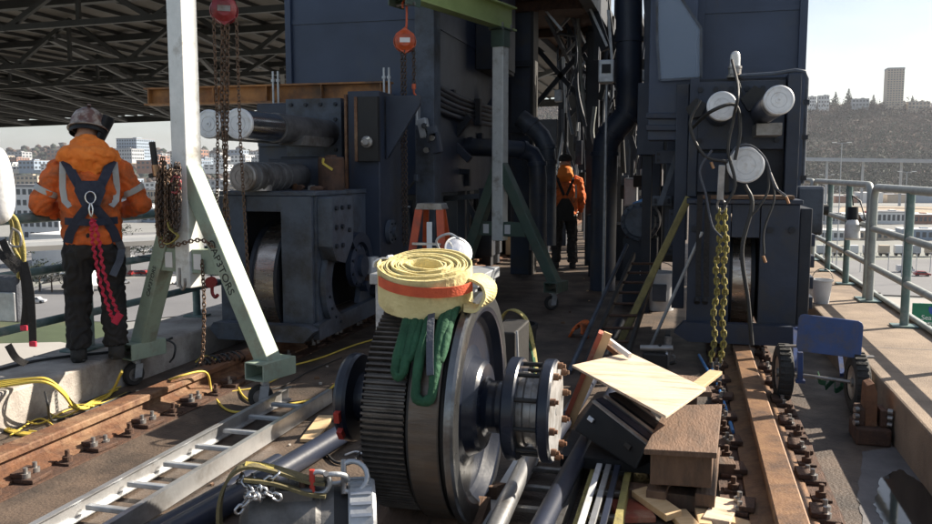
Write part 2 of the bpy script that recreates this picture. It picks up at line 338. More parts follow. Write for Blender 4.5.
def crane_rail(X, label, mat, y0, y1):
    t = thing('crane_rail', label, 'rail', (X, 5, 0))
    prof = [(-.15, .02), (.15, .02), (.15, .035), (.035, .06), (.03, .10), (.068, .115), (.068, .145), (.060, .152), (-.060, .152), (-.068, .145), (-.068, .115), (-.03, .10), (-.035, .06), (-.15, .035)]
    MB().prism(prof, (X, y0, 0), (1, 0, 0), (0, 0, 1), (0, y1 - y0, 0)).build('rail_bar', mat, t)
    MB().bx(X - .27, X + .27, y0, y1, 0.001, .0185).build('sole_plate', 'rust_dark', t)
    clip0 = bolt0 = anch0 = None
    yy = 2.55; k = 0
    while yy < 9.4:
        for s in (-1, 1):
            jx, jy, jr = rnd.uniform(-.008, .008), rnd.uniform(-.02, .02), 0
            base = V((X + s * .205 + jx, yy + jy, .019))
            if clip0 is None:
                clip0 = MB().box((0, 0, .012), (.11, .16, .022)).box((-s * .045, 0, .036), (.07, .14, .026)).build('rail_clip', 'rust_dark', t, bev=.005, local=True)
                clip0.location = base - t.location; c = clip0
                bolt0 = MB().cyl((0, 0, 0), (0, 0, .024), .027, 6).cyl((0, 0, .024), (0, 0, .052), .012, 8).build('bolt', 'dull_steel', c, local=True)
                bolt0.location = (.012, -.045, .023); copies(bolt0, [(.012, .045, .023)], c)
            else:
                c = copies(clip0, [base - t.location], t)[0]; c.rotation_euler.z = (math.pi if s > 0 else 0) + rnd.uniform(-.16, .16)
                copies(bolt0, [(.012 + rnd.uniform(-.006, .006), s_ * .045, .023 - rnd.choice((0, 0, 0, .012))) for s_ in (-1, 1) if rnd.random() > .08], c)
            if anch0 is None:
                anch0 = MB().box((0, 0, .006), (.09, .09, .012)).cyl((0, 0, .012), (0, 0, .04), .028, 6).cyl((0, 0, .04), (0, 0, .075), .013, 8).build('anchor_bolt', 'rust_dark', t, local=True)
                anch0.location = V((X + s * .21, yy + .25, .019)) - t.location
            elif rnd.random() > .1: copies(anch0, [V((X + s * .21 + jx, yy + .25 + jy, .019)) - t.location], t)
        yy += .5
    return t
crane_rail(-3.45, 'rusty crane rail bolted to the deck beside the pale kerb and aluminium ladder', 'rust', -2, 30)
crane_rail(.455, 'rusty crane rail with worn flat head under the hand cart and right carriage', 'rail_head', -2, 30)
# grout shoulders beside the rails
m = MB(); m.prism([(-.5, 0.0005), (-.28, .02), (.28, .02), (.5, .0005)], (-3.45, -4, -.0095), (1, 0, 0), (0, 0, 1), (0, 36, 0)); struct(m.build('rail_bed', 'deck_concrete'))

def guardrail(X, y0, y1, posts, z0, zt, zm, zl, label, mat_p, mat_r, r=.036, plates=True, group='green pipe guardrails'):
    t = thing('guardrail', label, 'guardrail', (X, (y0 + y1) / 2, z0), group)
    c = .14; arc = []
    for i in range(7):
        a = math.pi / 2 * i / 6; arc.append((c - c * math.cos(a), c - c * math.sin(a)))
    path = [(X, y0, z0)] + [(X, y0 + a, zt - b) for a, b in arc] + [(X, y1 - a, zt - b) for a, b in reversed(arc)] + [(X, y1, z0)]
    MB().tube(path, r, 12).build('top_rail', mat_r, t)
    for z in (zm, zl): MB().cyl((X, y0 + .01, z), (X, y1 - .01, z), r * .85, 12).build('rail', mat_r, t)
    for p in posts: MB().cyl((X, p, z0), (X, p, zt - r * .6), r * .98, 12).build('post', mat_p, t)
    if plates:
        for p in list(posts) + [y0, y1]: MB().box((X, p, z0 + .009), (.2, .16, .016)).build('base_plate', mat_p, t, bev=.003)
    return t
XR = 1.78
guardrail(XR, 3.2, 9.22, [4.5, 6.15, 7.78], .301, 1.45, 1.04, .665, 'near length of green pipe guardrail along the sunlit concrete walkway', 'rail_green', 'rail_pale')
guardrail(XR, 9.40, 13.4, [10.6, 11.95], .301, 1.47, 1.05, .675, 'second length of guardrail beside the right carriage, floodlight clamped to it', 'rail_green', 'rail_pale')
guardrail(XR, 13.6, 21.0, [15.4, 17.2, 19.1], .301, 1.47, 1.05, .675, 'far length of guardrail seen past the right carriage', 'rail_green', 'rail_pale')
guardrail(XR, -2.6, 3.02, [-.9, .9], .301, 1.45, 1.04, .665, 'nearest length of walkway guardrail beside the camera', 'rail_green', 'rail_pale')
XL = -4.45
guardrail(XL, 3.0, 5.38, [4.2], .251, 1.28, .90, .53, 'green guardrail in front of the worker with harness bag hung on it', 'rail_green', 'rail_green')
guardrail(XL, 5.52, 11.0, [7.0, 8.6], .251, 1.24, .87, .52, 'green guardrail behind the gantry leg on the left kerb', 'rail_green', 'rail_green')
t = thing('conduit_run', 'pair of pale conduits along the outer edge of the walkway', 'conduit', (1.95, 8, .3))
for x, z, r in ((1.905, .335, .022), (1.945, .322, .018)): MB().cyl((x, 1, z), (x, 22, z), r, 8).build('conduit', 'rail_pale', t)
for i in range(11): MB().box((1.922, 2 + i * 1.9, .325), (.07, .03, .048)).build('conduit_clip', 'dull_steel', t)
# clamped floodlight on the right guardrail
p = at(850, 236, 9.9); t = thing('clamp_floodlight', 'weathered floodlight clamped to the walkway guardrail', 'floodlight', (XR - .07, 9.85, .95))
MB().lathe([(0, 0), (.05, .0), (.075, .06), (.08, .2), (.07, .215), (0, .205)], (XR - .10, 9.75, 1.10), (0, -.15, -1), 14).build('lamp_head', 'white_plastic', t)
MB().lathe([(0, 0), (.055, 0), (.06, .12), (.05, .16), (0, .16)], (XR - .10, 9.765, 1.23), (0, -.1, -1), 12).build('housing', 'black_plastic', t)
MB().bar((XR - .10, 9.76, 1.2), (XR, 9.8, 1.05), .03, .05).build('clamp', 'rust_dark', t)
MB().tube([(XR - .1, 9.75, 1.25), (XR - .12, 9.7, 1.35), (XR - .05, 9.65, 1.3), (XR, 9.6, 1.1)], .008, 6).build('cable', 'black_cord', t)

# joints across the walkway and kerb slabs
for i in range(9):
    y_ = 2.1 + i * 2.35
    struct(MB().bx(1.21, 1.95, y_, y_ + .012, .298, .3008).build('slab_joint', 'kerb_dark')); struct(MB().bx(-4.65, -4.075, y_ + .7, y_ + .712, .248, .2508).build('slab_joint', 'kerb_dark'))
# ================================================================== far below and behind: ground, hills, woods, town
m = MB(); m.add([(-9000, -3000, GZ), (9000, -3000, GZ), (9000, 12000, GZ), (-9000, 12000, GZ)], [(0, 1, 2, 3)]); struct(m.build('ground', 'far_ground'))
def ridge_py(px):
    pts = [(-700, 150), (0, 151), (60, 146), (120, 152), (250, 151), (400, 140), (500, 112), (545, 104), (600, 110), (700, 109), (800, 105), (860, 104), (932, 106), (1100, 110), (1500, 130)]
    for (a, b), (c, d) in zip(pts[:-1], pts[1:]):
        if a <= px <= c: return b + (d - b) * (px - a) / (c - a)
    return 150
def ridge_Y(px): return 1900 if px > 480 else 1900 + 700 * min(1, (480 - px) / 300)
hv = []; hf = []; cols = list(range(-660, 1500, 20)); rows = 14
def hill_pt(px, k):
    Yr = ridge_Y(px); top = at(px, ridge_py(px), Yr); Yb = Yr * .70
    if k <= 10:
        t = k / 10; Y = Yb + (Yr - Yb) * t; x = at(px, 172, Y).x; z = GZ - 1 + (top.z - GZ + 1) * (t ** 1.25)
    else:
        t = (k - 10) / 3; Y = Yr * (1 + .5 * t); x = at(px, 172, Y).x; z = top.z * (1 - t) + (GZ - 2) * t
    return V((x, Y, z + (rnd.uniform(-3, 3) if 0 < k < 10 else 0)))
for px in cols: hv += [hill_pt(px, k) for k in range(rows)]
for i in range(len(cols) - 1):
    for k in range(rows - 1): hf.append((i * rows + k, (i + 1) * rows + k, (i + 1) * rows + k + 1, i * rows + k + 1))
m = MB(); m.add(hv, hf, True); struct(m.build('hills', 'wood_bare'))
ico = bmesh.new(); bmesh.ops.create_icosphere(ico, subdivisions=1, radius=1); ico.verts.ensure_lookup_table()
ICV = [v.co.copy() for v in ico.verts]; ICF = [tuple(v.index for v in f.verts) for f in ico.faces]; ico.free()
def blob(mb, c, rx, rz, jit=.35):
    mb.add([c + V((v.x * rx, v.y * rx, v.z * rz)) * (1 + rnd.uniform(-jit, jit)) for v in ICV], ICF, True)
def leafy(mb, c, rx, rz, n, s0=.16):          # a crown as loose leaf-clump faces spread through its volume
    vs = []; fs = []
    for k in range(n):
        while True:
            p = V((rnd.uniform(-1, 1), rnd.uniform(-1, 1), rnd.uniform(-1, 1)))
            if p.length <= 1: break
        p = c + V((p.x * rx, p.y * rx, p.z * rz)); s_ = s0 * (rx + rz) * rnd.uniform(.6, 1.4); b = len(vs)
        vs += [p + V((rnd.uniform(-1, 1), rnd.uniform(-1, 1), rnd.uniform(-1, 1))) * s_ for _ in range(3)]; fs.append((b, b + 1, b + 2))
    mb.add(vs, fs)
bare = MB(); ever = MB()
def wood_pt(px, t):
    Yr = ridge_Y(px); top = at(px, ridge_py(px), Yr); Yb = Yr * .70; Y = Yb + (Yr - Yb) * t
    return V((at(px, 172, Y).x, Y, GZ - 1 + (top.z - GZ + 1) * (t ** 1.25)))
for i in range(6500):
    px = rnd.uniform(505, 580) if i % 6 == 0 else rnd.uniform(770, 1010); t = rnd.random() ** .8 * .995
    r = rnd.choice((rnd.uniform(4, 8), rnd.uniform(6, 13))); p = wood_pt(px, t)
    evg = rnd.random() < (.75 if t < .42 else .25 if t < .7 else .10)
    for q in range(3 if evg else 2):
        o = V((rnd.uniform(-.6, .6) * r, rnd.uniform(-.6, .6) * r, r * (.15 + .35 * q)))
        if evg: leafy(ever, p + o + V((0, 0, r * .3)), r * (.75 - .18 * q), r * .9, 13)
        else: leafy(bare, p + o + V((0, 0, r * .2)), r * rnd.uniform(.6, 1.0), r * rnd.uniform(.6, .9), 18, .13)
for i in range(900):                       # thin wood between the houses on the left hills
    px = rnd.uniform(-80, 300); t = rnd.random(); r = rnd.uniform(6, 14); p = wood_pt(px, t)
    blob(ever if rnd.random() < .6 else bare, p + V((0, 0, r * .5)), r, r * .9)
stuff(tag(bare.build('bare_wood', 'wood_bare'), 'brown leafless winter wood covering the upper hillside', 'woodland'))
stuff(tag(ever.build('evergreen_wood', 'wood_ever'), 'dark evergreen wood along the foot of the hillside', 'woodland'))
def conifer(px, py_top, py_base, Y, label, wd=.32):
    a = at(px, py_base, Y); h = at(px, py_top, Y).z - a.z
    t = thing('conifer_tree', label, 'tree', a, 'conifers on the skyline')
    MB().cyl(a - V((0, 0, 3)), a + V((0, 0, h * .9)), h * .03, 6, h * .005).build('trunk', 'bark', t)
    c = MB()
    for k in range(9):
        f = k / 8; r = h * wd * (1 - f * .88)
        for j in range(7):
            an = rnd.uniform(0, 6.28); leafy(c, a + V((math.cos(an) * r * .55, math.sin(an) * r * .55, h * (.12 + .85 * f))), r * .5 + .4, h * .06, 12, .3)
    c.build('crown', 'wood_ever', t)
conifer(848, 89, 107, 1880, 'tallest dark conifer on the hill skyline beside the houses')
conifer(835, 92, 107, 1890, 'shorter conifer just left of the tallest skyline conifer')
conifer(827, 95, 107, 1890, 'small conifer above the pale hilltop houses')
conifer(873, 95, 108, 1890, 'slim conifer right of the hilltop houses')
conifer(912, 96, 108, 1890, 'small conifer near the apartment tower on the hill')

ORD = ['first', 'second', 'third', 'fourth', 'fifth', 'sixth', 'seventh', 'eighth', 'ninth', 'tenth']
def bld(name, label, px0, px1, top, base, deep, wall, rows=0, ncol=0, Y=None, roof='far_roof', cat='building', group=None, win='far_glass', each=False):
    a = gz(px0, base, GZ) if Y is None else at(px0, base, Y); Yf = a.y; x0, x1 = a.x, at(px1, base, Yf).x; z0 = (GZ if Y is None else a.z - 6); z1 = at((px0 + px1) / 2, top, Yf).z
    t = thing(name, label, cat, ((x0 + x1) / 2, Yf, z0), group)
    MB().bx(x0, x1, Yf, Yf + deep, z0, z1).build('wall', wall, t)
    MB().bx(x0 - .3, x1 + .3, Yf - .3, Yf + deep + .3, z1, z1 + (z1 - z0) * .035 + .25).build('roof', roof, t)
    MB().bx(x0 + (x1 - x0) * .55, x0 + (x1 - x0) * .75, Yf + deep * .3, Yf + deep * .6, z1 + .3, z1 + .3 + min(3.5, (z1 - z0) * .12)).build('roof_unit', wall, t)
    zb = at(px0, base, Yf).z if Y is not None else z0
    if rows:
        allm = MB(); dz = (z1 - zb) / rows; dx = (x1 - x0) / ncol; nd = max(2, int(deep / max(dx, 3))); dy = deep / nd
        for r_ in range(rows):
            z = zb + dz * (r_ + .3)
            for c in range(ncol):
                w_ = MB() if each else allm
                w_.bx(x0 + dx * (c + .2), x0 + dx * (c + .8), Yf - .12, Yf + .12, z, z + dz * .5)
                if each: w_.build('window', win, t)
            for c in range(nd): allm.bx(x1 - .12, x1 + .12, Yf + dy * (c + .2), Yf + dy * (c + .8), z, z + dz * .5)
        o = allm.build('windows', win, t); o['kind'] = 'stuff'
    return t
# hilltop on the right
bld('apartment_tower', 'tall tan apartment tower standing on the hilltop', 886, 903, 69, 106, 30, 'far_tan', 16, 6, Y=1850)
bld('hilltop_house', 'pale blue and white block of flats at the left end of the hilltop', 805, 816, 97, 107, 20, 'far_white', 3, 5, Y=1840)
bld('hilltop_house', 'white hilltop block beside the pale blue flats', 818, 829, 96, 108, 20, 'far_white', 3, 4, Y=1845)
bld('hilltop_house', 'low pale house under the tall conifers', 852, 869, 99, 107, 18, 'far_grey', 2, 5, Y=1840)
bld('hilltop_house', 'long low house right of the apartment tower', 908, 930, 102, 109, 16, 'far_tan', 2, 6, Y=1845)
# elevated road across the hillside
a, b = at(690, 158, 1000), at(1010, 163, 820); t = thing('viaduct', 'grey elevated road crossing the foot of the wooded hill', 'viaduct', (a + b) / 2)
d = b - a; MB().bar(a, b, 12, 2.2).build('road_deck', 'far_grey', t); 
for s in (-1, 1): MB().bar(a + V((0, 6 * s, 1.7)), b + V((0, 6 * s, 1.7)), .5, 1.2).build('parapet', 'far_grey', t)
for i in range(9):
    p = a + d * ((i + .5) / 9); MB().bx(p.x - 1, p.x + 1, p.y - 1, p.y + 1, GZ, p.z - 1).build('pier', 'far_grey', t)

# ---- street furniture and vehicles far below
def lamp_post(px, top, Y, label):
    p = at(px, top, Y); t = thing('street_lamp', label, 'street lamp', (p.x, p.y, GZ), 'street lamps beyond the railings')
    h = p.z - GZ
    MB().cyl((p.x, p.y, GZ), (p.x, p.y, p.z), .16, 8, .1).build('pole', 'far_grey', t)
    for s in (-1, 1): MB().bar((p.x, p.y, p.z - .1), (p.x + s * 1.6, p.y, p.z + .1), .12, .12).build('arm', 'far_grey', t); MB().box((p.x + s * 1.8, p.y, p.z + .15), (1.1, .5, .22)).build('lamp_head', 'far_white', t, bev=.05)
lamp_post(842, 143, 240, 'tall street lamp against the wooded hillside'); lamp_post(907, 172, 260, 'street lamp right of the guardrail post, below the viaduct'); lamp_post(827, 175, 300, 'street lamp just right of the carriage junction box')
def car(name, label, pos, rz, paint, van=False, group='cars on the streets below'):
    t = thing(name, label, 'van' if van else 'car', pos, group); t.rotation_euler.z = 0
    c, s = math.cos(rz), math.sin(rz); P = V(pos)
    u = V((c, s, 0)); v = V((-s, c, 0)); up = V((0, 0, 1)); hw = .92
    if van: body = [(-2.5, .3), (2.5, .3), (2.5, 1.0), (2.1, 1.15), (1.7, 2.1), (-2.5, 2.2)]; glass = [(1.2, 1.2), (2.02, 1.2), (1.66, 1.95), (1.2, 1.95)]
    else: body = [(-2.25, .35), (2.25, .32), (2.3, .75), (1.25, .95), (.7, 1.48), (-1.4, 1.55), (-2.1, 1.0), (-2.3, .9)]; glass = [(-1.75, .98), (1.05, .95), (.62, 1.38), (-1.35, 1.42)]
    MB().prism(body, P - v * hw, u, up, v * hw * 2).build('body', paint, t, bev=.06)
    MB().prism(glass, P - v * (hw + .02), u, up, v * (hw * 2 + .04)).build('side_windows', 'far_glass', t)
    for a_ in (-1.4, 1.4):
        for q in (-1, 1): MB().cyl(P + u * a_ + v * (q * (hw - .2)) + up * .34, P + u * a_ + v * (q * (hw + .03)) + up * .34, .34, 10).build('wheel', 'rubber', t)
    return t
def road(name, pts, mat, z): 
    o = sheet(name, pxs(pts, GZ + z), GZ + z, mat); return struct(o)
# ---- left: street, verge, parking and town
road('grass_verge', [(-60, 316), (85, 305), (120, 330), (60, 400), (-80, 400)], 'far_grass', .12)
road('street', [(-120, 296), (30, 287), (330, 262), (330, 300), (120, 322), (-140, 316)], 'far_asphalt', .2)
road('pavement', [(-60, 345), (60, 342), (120, 352), (90, 420), (-90, 420)], 'far_pale', .3)
road('car_park', [(-150, 245), (300, 226), (330, 262), (-140, 288)], 'far_asphalt', .16)
# elevated roadway with pale parapet
a, b = at(-60, 252, 190), at(290, 235, 260); t = thing('overpass', 'pale concrete overpass beyond the worker and left guardrail', 'overpass', (a + b) / 2)
MB().bar(a, b, 9, 1.4).build('road_deck', 'far_pale', t)
for s in (-1, 1): MB().bar(a + V((s * 2.5, -s * 3.5, 1.3)), b + V((s * 2.5, -s * 3.5, 1.3)), .4, 1.2).build('parapet', 'far_white', t)
for i in range(7):
    p = a + (b - a) * ((i + .4) / 7); MB().bx(p.x - .7, p.x + .7, p.y - .7, p.y + .7, GZ, p.z - .6).build('pier', 'far_pale', t)
bld('warehouse', 'white ribbed shed roof building beside the overpass', 32, 66, 236, 266, 26, 'far_white', 0, 0, roof='far_white')
bld('office_block', 'white office block with rows of dark windows, left of the worker', 12, 60, 187, 240, 30, 'far_white', 5, 8, each=True)
bld('office_block', 'tan office block above the white one with windows', 8, 38, 176, 190, 24, 'far_tan', 3, 7)
bld('hospital_block', 'tall blue grey slab block on the skyline right of the helmet', 117, 137, 139, 158, 60, 'far_blue', 6, 8, Y=1500)
bld('hospital_block', 'lower wing in front of the blue grey skyline slab', 112, 132, 149, 160, 40, 'far_grey', 3, 8, Y=1480)
walls = ['far_white', 'far_grey', 'far_tan', 'far_brick', 'far_white', 'far_blue', 'far_white']
k = 0
for row, (py, hmin, hmax) in enumerate(((158, 4, 8), (163, 4, 9), (170, 5, 10), (179, 6, 13), (192, 7, 15), (207, 8, 18), (222, 8, 18))):
    px = -14 + row * 5
    while px < 300:
        wd = rnd.uniform(8, 22) * (1 + row * .14)
        if not (row >= 4 and px < 62) and rnd.random() < .85:
            if row < 3: bld('town_house', 'small %s town building far off beneath the left skyline' % walls[k % 7][4:], px, px + wd * .8, py - rnd.uniform(hmin, hmax), py, 40, walls[k % 7], 2, 4, Y=(2100, 1650, 1300)[row], group='distant town buildings on the left')
            else: bld('town_building', 'low %s town building in the middle distance behind the left guardrail' % walls[k % 7][4:], px, px + wd, py - rnd.uniform(hmin, hmax), py, rnd.uniform(14, 30), walls[k % 7], 2, 5, group='town buildings behind the left guardrail')
        k += 1; px += wd + rnd.uniform(1, 6)
def street_tree(px, base, h, w_, label, mat='wood_ever', group='street trees below the deck'):
    a = gz(px, base, GZ); t = thing('street_tree', label, 'tree', a, group)
    MB().cyl(a, a + V((0, 0, h * .6)), h * .035, 6, h * .015).build('trunk', 'bark', t)
    for j in range(3):
        an = j * 2.1; MB().cyl(a + V((0, 0, h * .35)), a + V((math.cos(an) * w_ * .5, math.sin(an) * w_ * .5, h * .75)), h * .016, 5, h * .006).build('limb', 'bark', t)
    c = MB()
    for j in range(46):
        q = V((rnd.gauss(0, .42), rnd.gauss(0, .42), rnd.gauss(0, .3))); leafy(c, a + V((q.x * w_, q.y * w_, h * .66 + q.z * h * .5)), w_ * rnd.uniform(.10, .26), h * rnd.uniform(.06, .13), 14, .2)
    c.build('crown', mat, t)
for i, (px, base, h, w_) in enumerate(((34, 182, 20, 16), (46, 184, 18, 15), (40, 292, 9, 6), (52, 293, 8, 6), (28, 293, 8, 5), (150, 215, 12, 9), (215, 208, 14, 10), (228, 205, 11, 9), (20, 178, 16, 12), (236, 240, 8, 6), (120, 244, 9, 7), (144, 262, 8, 6), (170, 236, 10, 8), (196, 246, 9, 7), (214, 268, 8, 6), (10, 268, 9, 7), (62, 256, 8, 6))):
    street_tree(px, base, h, w_, ['dark evergreen left of the worker above the white office', 'dark evergreen beside the hood of the worker', 'dark street tree beside the silver car', 'dark street tree under the overpass by the guardrail post', 'small dark tree left of the street trees by the car', 'street tree seen between worker and gantry', 'street tree beyond the hanging hoist chains', 'second tree beyond the hanging hoist chains', 'evergreen behind the tan office block', 'small tree below the left carriage buffers', 'tree just right of the worker at elbow height', 'tree seen under the right elbow of the worker', 'tree behind the hanging rusty chains', 'tree left of the near gantry post beyond the car park', 'tree seen under the gantry cross tie', 'tree behind the yellow rope of the spare harness', 'tree left of the worker below the overpass'][i])
sv = gz(36, 303, GZ + .2); car('parked_car', 'silver car on the street below the left guardrail', sv, R(20), 'car_silver', group=None)
paints = ['car_white', 'car_grey', 'car_dark', 'car_red', 'car_silver']
for i in range(34):
    px, py = rnd.uniform(100, 265), rnd.choice([246, 252, 258, 240, 275, 284])
    car('parked_car', 'small parked car in the car park beyond the gantry leg', gz(px, py, GZ + .2), R(-18) + rnd.choice([0, 1.57]), paints[i % 5], van=(i % 6 == 0), group='cars in the left car park')
# white tent roof beside the street
a = gz(66, 292, GZ); t = thing('tent_canopy', 'white curved tent roof beside the guardrail post', 'tent', a)
m = MB(); q = []
for i in range(13):
    for j in range(7):
        u = i / 12; v_ = j / 6; q.append(a + V((-6 + 16 * u, -2 + 10 * v_, 2.2 + 5.5 * math.sin(math.pi * u) ** .7 * (.55 + .45 * v_) )))
m.add(q, [(i * 7 + j, (i + 1) * 7 + j, (i + 1) * 7 + j + 1, i * 7 + j + 1) for i in range(12) for j in range(6)], True); o = m.build('canopy', 'far_white', t)
sd = o.modifiers.new('thick', 'SOLIDIFY'); sd.thickness = .12
for u in ((-6, -2), (10, -2), (-6, 8), (10, 8)): MB().cyl(a + V((*u, 0)), a + V((*u, 2.4)), .12, 6).build('mast', 'far_grey', t)
# ---- right: yard, sheds, road and sign
road('yard', [(790, 196), (960, 192), (985, 262), (780, 262)], 'far_ground', .1)
road('dirt_lot', [(842, 206), (960, 207), (960, 217), (836, 214)], 'far_dirt', .3)
road('road', [(770, 262), (990, 258), (1010, 300), (770, 290)], 'far_asphalt', .3)
road('road_shoulder', [(770, 292), (1010, 303), (1010, 380), (780, 360)], 'far_pale', .2)
k = 0
for row, (py, h0, h1, n) in enumerate(((192, 3, 6, 7), (203, 6, 10, 5), (224, 8, 12, 4), (240, 6, 10, 3))):
    px = 806 + row * 3
    for i in range(n):
        wd = (130 / n) * rnd.uniform(.65, .95)
        bld('yard_shed', ['far pale shed at the foot of the wooded hill', 'grey industrial shed in the yard beyond the guardrail', 'white roofed shed in the middle of the yard', 'long white roofed shed beside the road under the guardrail'][row] + ', %s from the left' % ORD[i], px, px + wd, py - rnd.uniform(h0, h1), py, (60, 40, 24, 14)[row], walls[(k * 3) % 7], 1 if row > 1 else 0, 6, roof=('far_white' if (k % 2 or row == 3) else 'far_roof'), group='sheds in the yard row %s' % 'abcd'[row])
        k += 1; px += 130 / n
for i in range(9):
    p = gz(806 + i * 15.5, 256, GZ + .3); t = thing('freight_car', '%s pale box freight car from the left in the row beside the road' % ORD[i], 'freight car', p, 'freight cars standing in a row')
    MB().box(p + V((0, 0, 2.6)), (3.6, 2.9, 2.9)).build('box_body', ['far_white', 'far_grey', 'far_tan'][i % 3], t, bev=.08); MB().box(p + V((0, 0, .9)), (3.2, 2.2, .4)).build('underframe', 'black_steel', t)
    for s in (-1.1, 1.1): MB().cyl(p + V((s, -1.1, .45)), p + V((s, 1.1, .45)), .45, 10).build('wheel_set', 'black_steel', t)
for i in range(12):
    car('parked_car', 'small parked car in the yard beyond the right guardrail', gz(rnd.uniform(822, 932), rnd.choice([213, 218, 231, 234]), GZ + .3), R(10) + rnd.choice([0, 1.57]), paints[(i * 2) % 5], van=(i % 4 == 0), group='cars in the right yard')
for i, (px, py) in enumerate(((838, 282), (905, 272), (922, 276))): car('moving_car', ['dark car on the road between the guardrail posts', 'white van on the road right of the near guardrail post', 'red car on the road at the right edge of the view'][i], gz(px, py, GZ + .3), R(4), ['car_dark', 'car_white', 'car_red'][i], van=(i == 1), group=None)
for i in range(8):
    p = gz(832 + i * 14, 272, GZ + .3); tag(MB().cyl(p, p + V((0, 0, 6)), .12, 6).box(p + V((0, 0, 6.05)), (.9, .3, .14)).build('fence_mast', 'far_grey'), 'thin grey mast in the row along the road below the guardrail', 'mast', 'masts along the road')
def text_mesh(s, size, name='lettering', ext=.001):
    c = bpy.data.curves.new('t', 'FONT'); c.body = s; c.size = size; c.extrude = ext; o = bpy.data.objects.new('t', c); COL.objects.link(o)
    bpy.context.view_layer.update(); me = bpy.data.meshes.new_from_object(o.evaluated_get(bpy.context.evaluated_depsgraph_get())); me.name = name; bpy.data.objects.remove(o); return me
def text(s, size, origin, u, v, mat, parent, ext=.001):
    me = text_mesh(s, size, 'lettering', ext); me.materials.clear(); me.materials.append(MT[mat]); o = bpy.data.objects.new('lettering', me); COL.objects.link(o)
    off = V((0, 0, 0)); p = parent
    while p: off += p.location; p = p.parent
    u, v = V(u).normalized(), V(v).normalized(); n = u.cross(v); mt = Matrix((u, v, n)).transposed().to_4x4(); mt.translation = V(origin) - off
    o.parent = parent; o.matrix_local = mt; return o
Ys = 62.0; a = at(912.5, 303, Ys); b = at(968, 345, Ys); u = V((1, .0, 0))
t = thing('highway_sign', 'green highway sign with white lettering below the right guardrail', 'sign', (a.x, Ys, GZ))
MB().box(((a.x + b.x) / 2, Ys, (a.z + b.z) / 2), (b.x - a.x, .12, a.z - b.z)).build('sign_panel', 'sign_green', t, bev=.03)
for x in (a.x + .6, b.x - .6): MB().cyl((x, Ys + .2, GZ), (x, Ys + .2, a.z), .13, 8).build('sign_post', 'far_grey', t)
pw = (b.x - a.x) / 55.5
text('Sea', 7.4 * pw, (a.x + 9 * pw, Ys - .065, a.z - 17.5 * pw), (1, 0, 0), (0, 0, 1), 'label_white', t); text('NORTH', 5.4 * pw, (a.x + 3 * pw, Ys - .065, a.z - 23.5 * pw), (1, 0, 0), (0, 0, 1), 'label_white', t)
text('4th Av', 6.6 * pw, (a.x + 3.5 * pw, Ys - .065, a.z - 30.5 * pw), (1, 0, 0), (0, 0, 1), 'label_white', t)
MB().prism([(0, 0), (3.5, -1), (7, 0), (7.3, -4), (6, -7), (3.5, -9), (1, -7), (-.3, -4)], (a.x + 16 * pw, Ys - .062, a.z - 3 * pw), V((pw, 0, 0)), V((0, 0, pw)), (0, -.02, 0)).build('route_shield', 'sign_blue', t)
# ================================================================== roof carriages on the rails, with their towers
def hexbolts(parent, pts, nrm, r=.02, h=.018, mat='navy_dark'):
    nrm = V(nrm).normalized(); b0 = None
    for p in pts:
        if b0 is None: b0 = MB().cyl(V(p), V(p) + nrm * h, r, 6).build('bolt', mat, parent, loc=V(p) - wloc(parent))
        else: copies(b0, [V(p) - wloc(parent)], parent)
def wloc(o):
    l = V((0, 0, 0))
    while o: l += o.location; o = o.parent
    return l
def grid(x0, x1, nx, z0, z1, nz, y): return [(x0 + (x1 - x0) * i / max(1, nx - 1), y, z0 + (z1 - z0) * j / max(1, nz - 1)) for i in range(nx) for j in range(nz)]
def buffer_cyl(parent, o, L_, r, rr, rod, cap='cap_metal', mat='dull_steel', tail='navy_steel', rings=0, name='buffer_cylinder'):
    """cylinder with its bright end towards -Y at o; rod = length of the polished front part"""
    o = V(o)
    c = MB().lathe([(0, rod), (rr, rod), (rr, L_), (0, L_)], o, (0, 1, 0), 28).build(name, tail, parent)
    MB().lathe([(r * .96, .012), (r * .96, rod + .002)], o, (0, 1, 0), 28).build('polished_rod', mat, c)
    MB().lathe([(0, .004), (r * .07, .004), (r * .07, -.006), (r * .2, -.006), (r * .2, 0), (r * .48, 0), (r * .49, .004), (r * .52, .004), (r * .53, 0), (r * .80, 0), (r * .81, .003), (r * .83, .003), (r * .84, 0), (r * .93, 0), (r, .008), (r, .03), (r * .96, .03)], o, (0, 1, 0), 32).build('end_cap', cap, c)
    for k in range(rings): MB().lathe([(rr, 0), (rr + .012, .004), (rr + .012, .016), (rr, .02)], o + V((0, rod + .06 + k * .11, 0)), (0, 1, 0), 28).build('ring', tail, c)
    return c
def wheel_part(parent, Xc, Yc, Zc, r, wd, name='wheel'):
    w_ = MB().lathe([(0, -wd / 2), (r * .35, -wd / 2), (r * .35, -wd / 2 - .04), (r * .42, -wd / 2 - .04), (r * .42, -wd / 2 + .02), (r * .86, -wd / 2 + .02), (r * .9, -wd / 2), (r + .03, -wd / 2), (r + .03, -wd / 2 + .03), (r, -wd / 2 + .035)], (Xc, Yc, Zc), (1, 0, 0), 48).lathe(
        [(r, wd / 2 - .035), (r + .03, wd / 2 - .03), (r + .03, wd / 2), (r * .9, wd / 2), (r * .86, wd / 2 - .02), (r * .42, wd / 2 - .02), (r * .42, wd / 2 + .04), (r * .35, wd / 2 + .04), (r * .35, wd / 2), (0, wd / 2)], (Xc, Yc, Zc), (1, 0, 0), 48).build(name, 'navy_dark', parent)
    MB().lathe([(r, -wd / 2 + .035), (r, wd / 2 - .035)], (Xc, Yc, Zc), (1, 0, 0), 48).build('tread', 'polished_tread', w_); return w_
